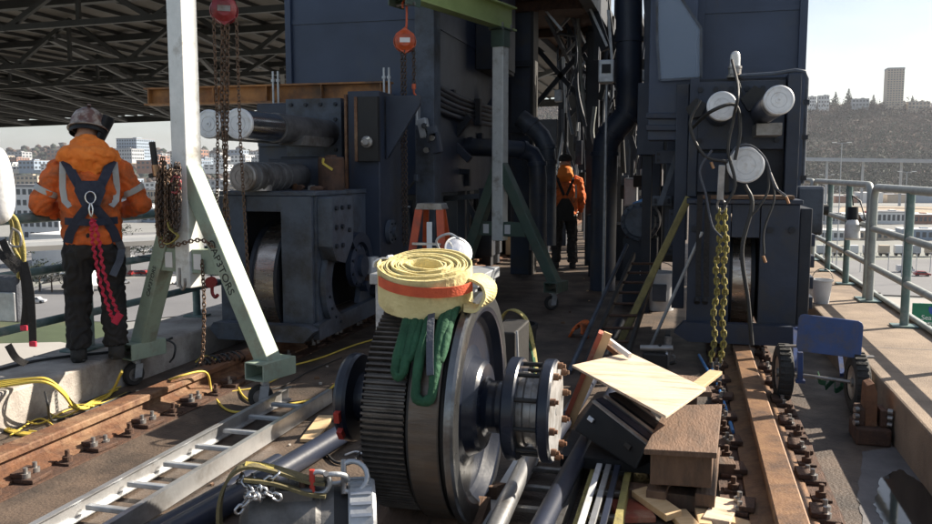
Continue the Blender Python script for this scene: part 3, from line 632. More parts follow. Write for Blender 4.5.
# ---------------- left carriage
t = thing('roof_carriage', 'dark blue steel wheel carriage on the left rail behind the gantry leg', 'rail carriage', (-3.42, 7.2, .15), 'rail carriages under the roof')
for x0, x1 in ((-3.86, -3.62), (-3.285, -3.01)): MB().bx(x0, x1, 6.45, 6.50, .33, 1.40).build('front_plate', 'grey_blue', t, bev=.006)
MB().bx(-3.615, -3.29, 6.47, 6.50, 1.27, 1.40).build('lintel_plate', 'grey_blue', t, bev=.004)
MB().bx(-3.86, -3.81, 6.503, 8.0, .33, 1.40).build('side_plate', 'navy_steel', t, bev=.006)
MB().bx(-3.275, -3.25, 6.56, 8.0, .33, 1.39).build('inner_plate', 'navy_dark', t)
# right side plate with a round wheel cut-out seen from the ladder side
arc = [(.62 + .40 * math.cos(a), .62 + .42 * math.sin(a)) for a in [R(200 - i * 22) for i in range(11)]]
poly = [(0, .33), (0, 1.40), (1.5, 1.40), (1.5, .55), (1.32, .33), (1.03, .33)] + [(.62 + .36 * math.cos(R(d)), .60 + .40 * math.sin(R(d))) for d in range(-35, 216, 15)] + [(.20, .33)]
MB().prism(poly, (-2.99, 6.503, 0), (0, 1, 0), (0, 0, 1), (-.05, 0, 0)).build('side_plate', 'grey_blue', t, bev=.006)
MB().bx(-3.86, -2.98, 6.46, 8.0, 1.403, 1.44).build('top_plate', 'grey_blue', t, bev=.006)
wheel_part(t, -3.45, 6.94, .655, .50, .26)
wheel_part(t, -3.45, 8.9, .64, .485, .24)
def ring_sector(y, z, r0, r1, d0, d1, x, th): return MB().prism([(y + r1 * math.cos(R(d)), z + r1 * math.sin(R(d))) for d in range(d0, d1 + 1, 10)] + [(y + r0 * math.cos(R(d)), z + r0 * math.sin(R(d))) for d in range(d1, d0 - 1, -10)], (x, 0, 0), (0, 1, 0), (0, 0, 1), (th, 0, 0))
g = ring_sector(6.98, .64, .30, .44, 100, 250, -2.985, .05).build('wheel_guard', 'grey_blue', t, bev=.008); hexbolts(g, [(-2.933, 6.98 + .37 * math.cos(R(d)), .64 + .37 * math.sin(R(d))) for d in range(195, 250, 18)], (1, 0, 0), .014, .012)
ring_sector(7.30, .74, .22, .31, -60, 130, -2.985, .075).build('bearing_housing', 'navy_steel', t, bev=.012)
MB().bx(-2.985, -2.93, 7.66, 7.98, .60, 1.36).build('stepped_plate', 'grey_blue', t, bev=.01)
MB().bx(-2.927, -2.88, 7.72, 7.93, .95, 1.30).build('stepped_plate', 'navy_steel', t, bev=.01)
MB().prism([(-3.84, .345), (-3.0, .345), (-2.93, .30), (-3.02, .205), (-3.80, .205), (-3.88, .29)], (0, 6.28, 0), (1, 0, 0), (0, 0, 1), (0, .12, 0)).build('rail_sweep', 'grey_blue', t, bev=.01)
MB().prism([(6.404, .345), (8.3, .40), (8.5, .33), (8.2, .23), (6.404, .21)], (-2.93, 0, 0), (0, 1, 0), (0, 0, 1), (-.06, 0, 0)).build('rail_sweep', 'grey_blue', t, bev=.01)
g = MB().prism([(6.53, 1.39), (6.98, 1.39), (6.98, 1.0), (6.80, .82), (6.60, .86), (6.53, .98)], (-2.988, 0, 0), (0, 1, 0), (0, 0, 1), (.13, 0, 0)).build('bolted_bracket', 'grey_blue', t, bev=.01)
hexbolts(g, [(-2.858, 6.60 + .13 * i, 1.30 - .16 * j) for i in range(2) for j in range(3)] + [(-2.858, 6.88, 1.3), (-2.858, 6.88, 1.1)], (1, 0, 0), .022, .02)
c = MB().lathe([(0, 0), (.20, 0), (.20, .05), (.16, .07), (.10, .07), (.10, .11), (0, .11)], (-2.985, 7.3, .74), (1, 0, 0), 28).build('bearing_cover', 'navy_steel', t)
hexbolts(c, [(-2.93, 7.3 + .175 * math.cos(a), .74 + .175 * math.sin(a)) for a in [R(40 * i) for i in range(9)]], (1, 0, 0), .016, .015)
MB().cyl((-2.90, 7.55, .64), (-2.90, 7.55, .80), .062, 16).build('grease_pot', 'cap_metal', t)
MB().bx(-2.985, -2.9, 7.45, 7.62, .58, .63).build('pot_shelf', 'rust_dark', t)
# upper frame, buffers and canister
MB().bx(-4.32, -3.20, 8.02, 8.10, 1.30, 2.30).build('back_plate', 'navy_steel', t, bev=.006)
p = MB().bx(-3.96, -3.36, 7.94, 8.017, 1.75, 2.33).build('mount_plate', 'grey_blue', t, bev=.006)
hexbolts(p, grid(-3.90, -3.42, 4, 2.27, 2.27, 1, 7.938) + grid(-3.42, -3.42, 1, 1.82, 2.12, 3, 7.938), (0, -1, 0))
MB().bx(-4.30, -3.97, 7.97, 8.018, 1.86, 2.28).build('mount_plate', 'navy_steel', t, bev=.006)
buffer_cyl(t, (-3.513, 6.2, 1.985), 1.74, .125, .130, .62, mat='chrome', tail='dark_sheath')
buffer_cyl(t, (-3.914, 6.42, 2.0), 1.54, .122, .128, .25, tail='dark_sheath')
buffer_cyl(t, (-3.462, 6.15, 1.56), 1.3, .118, .112, .05, cap='rusted_cap' if 'rusted_cap' in MT else 'dull_steel', tail='dark_sheath', rings=6)
MB().prism([(0, 0), (.62, 0), (.74, .05), (.74, .09), (.1, .09)], (-3.60, 7.05, 1.84), (0, 1, 0), (0, 0, 1), (.22, 0, 0)).build('cylinder_guard', 'dull_steel', t, bev=.004)
p = MB().bx(-3.78, -3.18, 7.2, 7.26, 1.40, 1.72).build('clamp_plate', 'navy_steel', t, bev=.006); hexbolts(p, grid(-3.23, -3.23, 1, 1.46, 1.66, 3, 7.198), (0, -1, 0), .016)
MB().cyl((-3.5, 6.45, 1.445), (-3.5, 6.45, 1.50), .13, 18).cyl((-3.5, 6.45, 1.50), (-3.5, 6.45, 1.56), .09, 14).build('pedestal', 'dull_steel', t)
MB().bx(-3.86, -3.2, 7.6, 8.018, 1.445, 1.75).build('saddle', 'navy_dark', t, bev=.01)
col = MB().bx(-3.16, -2.84, 7.62, 8.3, .62, 2.36).build('column', 'navy_steel', t, bev=.01)
MB().bx(-3.185, -3.163, 7.60, 8.0, .80, 2.33).build('rusty_edge', 'rust', t)
p = MB().bx(-3.03, -2.83, 7.545, 7.615, 1.70, 2.30).build('valve_panel', 'black_steel', t, bev=.004); MB().bx(-3.06, -3.032, 7.54, 7.615, 1.70, 2.30).build('panel_edge', 'rust', t)
MB().lathe([(0, 0), (.055, 0), (.055, .03), (.03, .04), (.03, .06), (0, .06)], (-2.93, 7.543, 1.88), (0, -1, 0), 20).build('gauge', 'dull_steel', p)
MB().bar((-2.97, 7.50, 1.88), (-2.89, 7.50, 1.92), .02, .02).build('gauge_handle', 'chrome', p)
MB().prism([(0, 0), (.34, .52), (.34, .60), (0, .60)], (-2.82, 7.75, 1.72), (1, 0, 0), (0, 0, 1), (0, .05, 0)).build('gusset', 'navy_steel', t, bev=.005)
c = MB().lathe([(0, 0), (.12, 0), (.12, .04), (.05, .05), (.05, .08), (0, .08)], (-2.835, 7.85, 1.02), (1, 0, 0), 24).build('pivot_boss', 'grey_blue', t)
hexbolts(c, [(-2.79, 7.85 + .09 * math.cos(a), 1.02 + .09 * math.sin(a)) for a in [R(60 * i) for i in range(6)]], (1, 0, 0), .012, .01)
MB().bx(-3.0, -2.84, 7.70, 8.2, .40, .615).build('foot_block', 'navy_dark', t, bev=.02)
cp = at(332, 212, 7.1); tk = thing('canister', 'brown steel canister standing on the left carriage', 'canister', (cp.x, 7.1, 1.441))
MB().lathe([(0, 0), (.115, 0), (.118, .02), (.118, .27), (.11, .29), (.05, .295), (.05, .31), (0, .31)], (cp.x, 7.1, 1.441), (0, 0, 1), 24).build('can_body', 'rust_dark', tk)
MB().bar((cp.x - .03, 6.985, 1.68), (cp.x + .06, 6.99, 1.62), .012, .02).bar((cp.x - .03, 6.985, 1.68), (cp.x - .02, 6.98, 1.72), .012, .02).build('chalk_mark', 'yellow_cord', tk)
for i, (dx, dy, s) in enumerate(((-.28, -.12, .06), (-.20, -.20, .05), (-.14, -.1, .045), (-.33, -.02, .05), (-.08, -.18, .04))):
    tag(MB().prism([(0, 0), (s, 0), (s * 1.3, s * .6), (s * .8, s), (s * .1, s * .8)], (cp.x + dx, 7.0 + dy, 1.441), (1, .2 * i - .3, 0), (0, 0, 1), V((.02 * i - .04, s * 1.4, 0))).build('scrap_bracket', ['rust', 'rust_dark', 'dull_steel'][i % 3], bev=.004), ['rusty angle scrap left of the canister on the carriage', 'dark steel scrap in front of the canister', 'grey steel scrap touching the canister', 'rusty lug at the left end of the scrap row', 'small dark lug beside the canister base'][i], 'scrap metal', 'loose brackets on the left carriage')
# ---------------- orange beam across the left carriage
a = at(148, 98, 8.4); b = at(391, 89, 8.4); z0, z1 = 2.335, 2.525
t = thing('spreader_beam', 'rusty orange I beam lying across the left carriage', 'steel beam', ((a.x + b.x) / 2, 8.4, z0))
MB().bx(a.x, b.x, 8.32, 8.48, z1 - .018, z1).build('top_flange', 'orange_steel', t); MB().bx(a.x, b.x, 8.32, 8.48, z0, z0 + .018).build('bottom_flange', 'orange_steel', t)
MB().bx(a.x, b.x, 8.39, 8.41, z0 + .018, z1 - .018).build('web', 'orange_steel', t)
for f in (.02, .3, .52, .74, .97): x = a.x + (b.x - a.x) * f; MB().bx(x - .006, x + .006, 8.322, 8.388, z0 + .0185, z1 - .0185).build('stiffener', 'orange_steel', t)
for px in (273, 278, 384, 389):
    x = at(px, 80, 8.3).x; MB().cyl((x, 8.30, z0 - .35), (x, 8.30, z1 + .13), .012, 8).cyl((x, 8.30, z1 + .02), (x, 8.30, z1 + .045), .024, 6).build('clamp_rod', 'galvanised', t)
# ---------------- towers
def tower(X0, X1, Y0, Y1, z0, z1, label, mat, flange=None):
    t = thing('roof_tower', label, 'steel tower', ((X0 + X1) / 2, (Y0 + Y1) / 2, z0), 'box towers of the moving roof')
    MB().bx(X0, X1, Y0, Y1, z0, z1).build('box_shell', mat, t, bev=.01)
    for x in (X0, X1): MB().bx(x - .035, x + .035, Y0 - .045, Y0 - .002, z0, z1).build('corner_angle', 'navy_bright', t, bev=.004)
    for z in [z0 + 1.9 * i for i in range(1, int((z1 - z0) / 1.9) + 1)]: MB().bx(X0 - .0, X1 + .012, Y0 - .012, Y1, z, z + .05).build('weld_band', mat, t)
    return t
tower(-4.42, -2.86, 9.0, 13.0, 1.35, 11, 'left dark blue box tower rising above the carriage and orange beam', 'navy_bright')
t = thing('support_column', 'grey steel leg plate at the right corner of the left tower', 'steel leg', (-2.75, 8.9, .0))
MB().bx(-2.855, -2.64, 8.75, 9.0, 0, 9).build('leg_plate', 'grey_blue', t, bev=.01)
MB().bx(-2.855, -2.64, 8.60, 8.748, 0, .04).build('foot_plate', 'navy_dark', t)
tower(.06, .98, 8.62, 14.9, 1.2, 13, 'right dark blue box tower above the right carriage', 'navy_bright')  # hidden rear length extended to shade the left tower's side
MB()
# ---------------- right carriage
t = thing('roof_carriage', 'dark blue steel wheel carriage on the right rail with three bright round caps', 'rail carriage', (.455, 8, .15), 'rail carriages under the roof')
YF = 7.5
for x0, x1 in ((0.0, .345), (.585, .89)): MB().bx(x0, x1, YF, YF + .05, .30, 1.33).build('front_plate', 'navy_steel', t, bev=.006)
MB().bx(.352, .578, YF + .01, YF + .05, 1.05, 1.33).build('lintel_plate', 'navy_steel', t, bev=.004)
MB().bx(.0, .04, YF + .053, 9.2, .30, 1.33).build('side_plate', 'navy_steel', t); MB().bx(.85, .89, YF + .053, 9.2, .30, 1.33).build('side_plate', 'navy_steel', t)
MB().bx(.28, .32, YF + .06, 9.2, .30, 1.33).build('inner_plate', 'navy_dark', t); MB().bx(.59, .63, YF + .06, 9.2, .30, 1.33).build('inner_plate', 'navy_dark', t)
MB().bx(-.02, .91, YF - .02, 9.2, 1.333, 1.37).build('top_plate', 'navy_steel', t, bev=.006)
MB().bx(.10, .84, YF - .015, YF + .20, 1.373, 1.405).build('timber_pad', 'wood_brown', t, bev=.004)
hexbolts(t, grid(.66, .83, 2, 1.12, 1.12, 1, YF - .001) + grid(.05, .25, 2, 1.12, 1.12, 1, YF - .001), (0, -1, 0), .03, .02)
wheel_part(t, .455, 8.12, .64, .485, .22)
MB().prism([(-.10, .24), (-.02, .33), (.93, .33), (.97, .28), (.93, .165), (.02, .165)], (0, 7.36, 0), (1, 0, 0), (0, 0, 1), (0, .12, 0)).build('rail_sweep', 'navy_steel', t, bev=.01)
MB().bx(.893, .99, YF + .03, 8.3, .30, 1.30).build('end_box', 'navy_dark', t, bev=.01)
for i, z in enumerate((.45, .62, .80, .98)): MB().bx(.992, 1.03, YF + .1, YF + .3, z, z + .1).build('lug', 'navy_steel', t, bev=.005)
# upper frame with bolted plate
MB().bx(-.02, .06, 7.98, 8.58, 1.375, 2.43).build('post', 'navy_steel', t, bev=.008); MB().bx(.80, .91, 7.93, 8.58, 1.375, 2.45).build('post', 'navy_steel', t, bev=.008)
MB().bx(.062, .797, 8.06, 8.12, 1.375, 2.43).build('back_plate', 'navy_dark', t)
p = MB().bx(.0, .79, 7.985, 8.055, 1.80, 2.40).build('bolted_plate', 'navy_steel', t, bev=.006)
hexbolts(p, grid(.07, .73, 6, 2.33, 2.33, 1, 7.983) + grid(.07, .73, 2, 1.88, 1.88, 1, 7.983) + [(.42, 7.983, 1.9), (.42, 7.983, 2.1)], (0, -1, 0), .026, .02)
MB().bx(.062, .40, 8.0, 8.055, 1.42, 1.77).build('lower_plate', 'navy_steel', t, bev=.006)
MB().tube([(.40, 7.95, 2.44), (.7, 7.95, 2.452), (.86, 7.95, 2.475), (.935, 7.95, 2.46), (.955, 7.95, 2.40), (.955, 7.95, 1.5)], .016, 8).build('conduit', 'grey_blue', t)
for z in (1.55, 1.9, 2.2): MB().box((.955, 7.95, z), (.05, .05, .04)).build('conduit_clip', 'navy_dark', t)
buffer_cyl(t, (.227, 7.0, 2.112), 1.0, .115, .108, .30)
buffer_cyl(t, (.599, 6.5, 2.11), 1.5, .106, .10, .25, mat='dull_steel')
buffer_cyl(t, (.413, 6.9, 1.655), 1.1, .140, .125, .12)
MB().prism([(0, 0), (.5, .0), (.55, .1), (.0, .1)], (.52, 7.45, 1.90), (0, 1, 0), (0, 0, 1), (.2, 0, 0)).build('cylinder_guard', 'dull_steel', t, bev=.004)
for (px, py, s) in ((696, 108, .09), (754, 98, .11)):
    q = at(px, py, 7.85); MB().prism([(-s, 0), (0, s), (s, s * .4), (s * .5, -s * .8), (-s * .4, -s)], q, (1, 0, 0), (0, 0, 1), (0, .12, 0)).build('cable_gland_block', 'black_steel', t, bev=.01)
# left arm brackets reaching to the duct side
for py in (116, 128): a = at(646, py, 8.35); b = at(690, py, 8.35); MB().bar(a, b, .06, .055).build('arm', 'navy_steel', t, bev=.01)
MB().bx(-.14, -.025, 8.3, 8.42, .3, 2.42).build('side_post', 'navy_steel', t, bev=.008)
MB().bx(-.19, -.143, 8.25, 8.5, .0, .05).build('side_foot', 'navy_dark', t)
# beacon lamp
b = thing('beacon_lamp', 'white domed beacon lamp on top of the right carriage', 'lamp', (.36, 8.02, 2.431))
MB().lathe([(0, 0), (.07, 0), (.07, .02), (.055, .03), (.055, .075), (.06, .08), (.06, .1), (0, .1)], (.36, 8.02, 2.431), (0, 0, 1), 20).build('lamp_base', 'dull_steel', b)
MB().lathe([(.045, .1), (.045, .17), (.042, .2), (.03, .222), (.012, .232), (0, .233)], (.36, 8.02, 2.431), (0, 0, 1), 20).build('lens', 'clear_lens', b)
MB().tube([(.36, 7.95, 2.47), (.40, 7.93, 2.36), (.44, 7.94, 2.2)], .008, 6).build('cable', 'black_cord', b)
# junction box by the walkway
b = thing('junction_box', 'blue grey junction box beside the right carriage above the walkway', 'electrical box', (1.08, 8.5, 1.0))
MB().bx(.965, 1.20, 8.40, 8.62, 1.02, 1.47).build('box_body', 'grey_blue', b, bev=.02); MB().bx(.98, 1.19, 8.385, 8.398, 1.04, 1.45).build('cover', 'grey_blue', b, bev=.006)
MB().cyl((1.20, 8.5, 1.25), (1.25, 8.5, 1.25), .05, 12).build('gland', 'black_steel', b); MB().bx(.985, 1.05, 8.5, 8.6, .301, 1.015).build('stand', 'navy_dark', b)
q = at(807, 300, 9.1); b = thing('hanging_pail', 'small white pail behind the right carriage on the walkway', 'pail', (1.24, 9.0, .301))
MB().lathe([(0, 0), (.07, 0), (.095, .22), (.105, .225), (.105, .24), (.095, .24), (.07, .02), (0, .02)], (1.30, 9.0, .301), (0, 0, 1), 20).build('pail_body', 'white_plastic', b)
MB().tube([(1.30 + .1 * math.cos(a), 9.0, .52 + .13 * math.sin(a)) for a in [R(180 - 18 * i) for i in range(11)]], .004, 5).build('handle', 'dull_steel', b)
# loose cables draped over the caps
cb = thing('cable_bundle', 'tangle of black and grey cables hanging round the lowest cap of the right carriage', 'cables', (.5, 6.85, 1.4))
def sag(pts, n=8):
    out = []; P_ = [V(p) for p in pts]; P_ = [P_[0] * 2 - P_[1]] + P_ + [P_[-1] * 2 - P_[-2]]
    for i in range(1, len(P_) - 2):
        for k in range(n):
            t_ = k / n; a, b_, c, d = P_[i - 1:i + 3]
            out.append(.5 * ((2 * b_) + (c - a) * t_ + (2 * a - 5 * b_ + 4 * c - d) * t_ * t_ + (3 * b_ - a - 3 * c + d) * t_ ** 3))
    return out + [P_[-2]]
def pxpath(l, Y): return sag([at(a[0], a[1], a[2] if len(a) > 2 else Y) for a in l])
for l, r, mt in (([(732, 60, 7.9), (738, 90), (733, 120), (728, 150), (735, 185), (722, 210)], .012, 'black_cord'), ([(730, 155), (738, 146), (752, 146), (766, 160), (774, 185), (786, 196)], .009, 'grey_web'),
                 ([(768, 165), (768, 190), (758, 208), (748, 222), (740, 260)], .009, 'black_cord'), ([(770, 172), (778, 190), (786, 197)], .008, 'dull_steel'), ([(772, 180), (774, 200), (764, 230), (764, 254)], .008, 'black_cord'),
                 ([(712, 150), (700, 170), (706, 195), (712, 225), (722, 238)], .01, 'grey_web'), ([(690, 130, 7.5), (710, 112), (735, 105), (740, 130), (735, 160)], .014, 'black_cord'), ([(745, 185), (752, 205), (742, 250), (748, 300), (752, 345)], .016, 'black_cord'), ([(700, 100), (690, 125), (704, 155), (728, 162)], .012, 'black_cord')):
    MB().tube(pxpath(l, 6.8), r, 6).build('cable', mt, cb)
for px, py in ((786, 197), (763, 256), (711, 162)): q = at(px, py, 6.8); MB().cyl(q, q + V((.02, 0, -.05)), .012, 8).build('connector', 'brass', cb)
# upright black strap post left of the caps
for k, px in enumerate((700, 708)):
    a = at(px, 195, 7.4); tag(MB().ribbon([a, (a.x, a.y, .9), (a.x + .01, a.y - .01, .55)], (1, 0, 0), .045, .006).cyl((a.x, a.y, .53), (a.x, a.y - .03, .50), .025, 10).build('ratchet_strap', 'black_cloth'), ['left of two black straps hanging on the right carriage front', 'right of two black straps hanging on the right carriage front'][k], 'strap', 'black straps on the right carriage')
# yellow sling pair
a = at(722, 188, 6.95); t = thing('chain_sling', 'pair of yellow sleeved slings hanging from a grey hook on the right carriage', 'sling', a)
hk = MB().bar(at(722, 165, 6.9), at(720, 200, 6.95), .05, .022).build('hook_plate', 'galvanised', t, bev=.006); MB().bar(at(726, 160, 6.92), at(727, 192, 6.95), .03, .03).build('hook_shank', 'black_steel', t)
MB().tube(sag([at(720, 198, 6.95), at(717, 206, 6.95), at(721, 212, 6.95), at(726, 206, 6.95), at(722, 199, 6.95)], 4), .010, 6).build('shackle', 'dull_steel', t)
for p0, p1 in (((720, 212), (712, 362)), ((726, 212), (722, 360))):
    A, B = at(*p0, 6.95), at(*p1, 6.95); pts = [A.lerp(B, f / 40) + V((.010 * math.sin(f * .5 + p0[0]), .006 * math.cos(f * .8), 0)) for f in range(41)]
    MB().links(pts, .0085, .056, .036, 8).build('sling_leg', 'yellow_rope', t); MB().tube(pts, [.007 + .002 * math.sin(k * 1.9) for k in range(41)], 6).build('sling_core', 'pole_yellow', t)
MB().tube(sag([at(712, 362, 6.95), at(714, 372, 6.95), at(719, 368, 6.95), at(722, 360, 6.95)], 4), .010, 6).build('lower_link', 'dull_steel', t)
# clear guard panel in front of the right tower
t = thing('guard_panel', 'tall clear guard panel with cut corner left of the right tower', 'panel', (-.1, 8.35, 2.4))
poly = [at(657, -120, 8.3), at(676, -10, 8.3), at(701, 28, 8.3), at(701, 78, 8.3), at(660, 80, 8.3), at(657, 40, 8.3)]
MB().prism([(p_.x, p_.z) for p_ in poly], (0, 8.30, 0), (1, 0, 0), (0, 0, 1), (0, .008, 0)).build('pane', 'plexi', t)
for p_, q_ in zip(poly, poly[1:] + poly[:1]): MB().bar(p_, q_, .022, .022, up=(0, 1, 0)).build('frame_bar', 'grey_blue', t)
MB().bx(-.40, .03, 8.36, 8.62, 1.9, 6).build('backing_cabinet', 'navy_bright', t, bev=.01)
# ================================================================== roof underside on the left
ZR = 6.0
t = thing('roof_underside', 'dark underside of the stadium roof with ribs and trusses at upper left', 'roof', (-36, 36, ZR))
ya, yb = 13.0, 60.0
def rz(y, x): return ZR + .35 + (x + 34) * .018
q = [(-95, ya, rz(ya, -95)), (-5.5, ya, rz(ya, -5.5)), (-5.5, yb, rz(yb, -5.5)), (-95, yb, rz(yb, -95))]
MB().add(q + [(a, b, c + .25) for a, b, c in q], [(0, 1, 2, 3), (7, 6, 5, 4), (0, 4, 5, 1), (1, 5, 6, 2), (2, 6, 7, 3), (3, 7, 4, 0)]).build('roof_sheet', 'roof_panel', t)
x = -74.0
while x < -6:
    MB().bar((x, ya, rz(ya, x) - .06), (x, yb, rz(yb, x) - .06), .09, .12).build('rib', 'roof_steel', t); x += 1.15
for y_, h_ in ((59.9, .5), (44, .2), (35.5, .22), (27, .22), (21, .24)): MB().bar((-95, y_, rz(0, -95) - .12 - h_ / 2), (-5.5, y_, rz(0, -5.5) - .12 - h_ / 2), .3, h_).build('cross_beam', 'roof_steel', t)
for y0, zz in ((31, 1.2), (24, 1.5), (19, 1.3)):
    MB().bar((-60, y0, rz(0, -60) - zz), (-5.5, y0, rz(0, -5.5) - zz), .15, .15).build('bottom_chord', 'roof_steel', t)
    xx = -46.0; up = True
    while xx < -7:
        MB().bar((xx, y0, rz(0, xx) - (.1 if up else zz)), (xx + 2.2, y0, rz(0, xx) - (zz if up else .1)), .13, .13).build('web_bar', 'roof_steel', t)
        if up: MB().bar((xx, y0, rz(0, xx) - .1), (xx, y0, rz(0, xx) - zz), .1, .1).build('web_bar', 'roof_steel', t)
        xx += 2.2; up = not up
xn = -62.0
while xn < -14:
    zn = rz(0, xn) - .5
    for dx, dy in ((-.6, -24.5), (3.6, -24.5)):
        MB().bar((xn, 59.5, zn), (xn + 8.6 + dx, 59.5 + dy, rz(0, xn) - .35), .2, .2).build('strut', 'roof_steel', t)
    MB().bar((xn, 44, rz(0, xn) - .4), (xn + 9.5, 24, rz(0, xn) - .5), .16, .16).build('strut', 'roof_steel', t); MB().bar((xn, 44, rz(0, xn) - .4), (xn + 5.2, 24, rz(0, xn) - .5), .16, .16).build('strut', 'roof_steel', t)
    MB().bar((xn, 59.5, zn), (xn + 1.3, 44, rz(0, xn) - .45), .12, .12).build('strut', 'roof_steel', t); xn += 4.6

# ================================================================== structure between the towers
def plate(px0, px1, py0, py1, Y, th=.12):
    a, b = at(px0, py1, Y), at(px1, py0, Y); return MB().bx(a.x, b.x, Y, Y + th, a.z, b.z)
t = thing('travelling_truss', 'dark steel truss and walkway soffit receding between the two towers', 'steel truss', (-2, 20, 0))
a = at(521, 14, 14.0); xa = a.x; za = a.z; xb = at(590, 14, 14.0).x
MB().bx(xa, xb, 12.5, 44, za, za + .2).build('soffit', 'rust_dark', t)
for x in (xa - .1, xb + .1): MB().bx(x - .09, x + .09, 12.4, 44, za - .12, za + .28).build('edge_beam', 'navy_dark', t)
for i in range(12): yy = 13 + i * 2.6; MB().bar((xa, yy, za - .08), (xb, yy, za - .08), .12, .14).build('cross_beam', 'rust_dark', t)
for sx in (xa - .1, xb + .1):
    MB().bx(sx - .08, sx + .08, 12.4, 44, za + 1.7, za + 1.9).build('top_chord', 'navy_dark', t)
    for i in range(11):
        yy = 12.6 + i * 2.6; MB().bar((sx, yy, za + .25), (sx, yy, za + 1.7), .1, .1).build('vertical', 'navy_dark', t); MB().bar((sx, yy, za + .25), (sx, yy + 2.6, za + 1.7), .09, .09).build('diagonal', 'navy_dark', t)
for i, (yy) in enumerate((14.6, 18.5, 23, 29, 36)):
    for sx in (xa + .05, xb):
        MB().bx(sx - .1, sx + .1, yy, yy + .2, 0.0, za - .13).build('column', 'navy_dark', t)
    MB().bar((xa, yy + .1, 2.6), (xb, yy + .1, za - .3), .08, .08).build('brace', 'navy_dark', t); MB().bar((xb, yy + .1, 2.6), (xa, yy + .1, za - .3), .08, .08).build('brace', 'navy_dark', t)
MB().bx(xa - .1, xb + .1, 26.0, 26.2, 2.35, 2.6).build('tie_beam', 'navy_dark', t)
# right side trusswork between duct and soffit
for i, (p0, p1, Y, w_) in enumerate((((583, -20), (606, 50), 13.5, .16), ((606, 40), (598, 130), 15, .1), ((570, 60), (592, 175), 18, .1), ((590, 70), (574, 190), 18, .1), ((618, 30), (600, 100), 14, .08), ((560, 20), (600, 120), 17, .09), ((606, 0), (620, 100), 15, .1), ((540, 0), (575, 70), 16, .09), ((552, 0), (588, 62), 15, .07), ((575, 20), (582, 170), 16, .12), ((588, 60), (590, 160), 15, .08), ((600, -10), (596, 60), 14.5, .08), ((612, 70), (640, 170), 17, .1), ((650, 60), (642, 190), 15, .09), ((645, 100), (658, 190), 15, .06))):
    MB().bar(at(*p0, Y), at(*p1, Y), w_, w_).build('lattice_bar', ['navy_dark', 'black_steel', 'navy_steel'][i % 3], t)
# pale edge flashings that catch the daylight
for p0, p1 in (((584, -5), (607, 46)), ((540, 4), (562, 30)), ((608, 10), (612, 60))): MB().bar(at(*p0, 13.2), at(*p1, 13.2), .035, .035).build('flashing', 'galvanised', t)
# machine-room wall far behind, in separate panels with slits between
t = thing('machine_wall', 'dark panelled machinery wall closing the gap between the towers', 'machinery wall', (-2, 26, 0))
for i, (p0, p1, q0, q1, Y) in enumerate(((405, 470, -30, 290, 13.6), (472, 504, -30, 262, 15.6), (504, 528, -30, 262, 16), (528, 557, 119, 160, 27), (558, 577, 60, 176, 27), (578, 592, 55, 186, 25), (592, 609, -10, 200, 24), (610, 626, -10, 250, 22), (627, 637, 20, 250, 21), (640.5, 647, -40, 252, 20), (648.5, 656, 30, 250, 19.5), (657, 664, -40, 262, 19), (560, 577, -60, 70, 34), (578, 612, -80, 60, 34), (664.5, 676, -60, 250, 18), (676, 692, 60, 240, 17), (661, 681, 128, 262, 9.45), (388, 428, 120, 300, 10.6))):
    plate(p0, p1, q0, q1, Y, .3).build('wall_panel', ['navy_dark', 'black_steel', 'navy_steel'][i % 3], t, bev=.02)
for i in range(16):
    px = rnd.uniform(575, 660); py = rnd.uniform(60, 200); plate(px, px + rnd.uniform(3, 8), py - rnd.uniform(6, 26), py, 18.8, .1).build('panel_box', ['grey_blue', 'navy_dark', 'black_steel', 'galvanised'][i % 4], t, bev=.01)
for i in range(14):
    px = rnd.uniform(578, 660); p0 = rnd.uniform(20, 120); MB().cyl(at(px, p0, 18.4), at(px + rnd.uniform(-6, 6), p0 + rnd.uniform(40, 120), 18.4), rnd.uniform(.02, .05), 8).build('service_pipe', ['navy_dark', 'dull_steel', 'black_steel'][i % 3], t)
# blue column left of the soffit
a, b = at(505, 100, 12.6), at(525, 100, 12.6); t = thing('steel_column', 'slim blue column behind the far gantry post', 'column', ((a.x + b.x) / 2, 12.7, 0))
MB().bx(a.x, b.x, 13.05, 13.35, 0, 8).build('shaft', 'navy_steel', t, bev=.01); MB().bx(b.x + .002, b.x + .05, 13.0, 13.4, 0, 8).build('flange', 'black_steel', t)
for z in (2.2, 3.2): MB().bx(a.x - .04, b.x + .02, 12.98, 13.045, z, z + .09).build('bracket', 'navy_dark', t)
# wall cabinet high up, conduits and junctions between left tower and column
a, b = at(468, 75, 12), at(489, 0, 12); t = thing('wall_cabinet', 'dark cabinet high on the side of the left tower', 'cabinet', ((a.x + b.x) / 2, 12, a.z))
MB().bx(-2.855, -2.52, 11.4, 12.4, a.z, a.z + 1.7).build('box_body', 'navy_dark', t, bev=.01); MB().bx(-2.518, -2.50, 11.45, 12.35, a.z + .05, a.z + 1.65).build('door', 'navy_steel', t)
t = thing('conduit_bank', 'bank of dark conduits slanting along the left tower above the big pipe', 'conduit', (-2.6, 10, 2))
for k in range(5): MB().tube(sag([at(428, 82 + k * 6, 9.2), at(434, 84 + k * 6, 9.3), at(460, 98 + k * 5, 10.4), at(497, 110 + k * 4, 12)], 6), .035, 8).build('conduit', ['navy_steel', 'navy_dark'][k % 2], t)
for px, py in ((432, 96), (452, 104), (478, 112)): q = at(px, py, 9.6 + (px - 432) * .03); MB().box(q, (.08, .1, .34)).build('clip_bar', 'navy_dark', t)
t = thing('hydraulic_panel', 'grey cluster of valves on the left tower leg beside the hoist chain', 'valve panel', at(425, 140, 8.55))
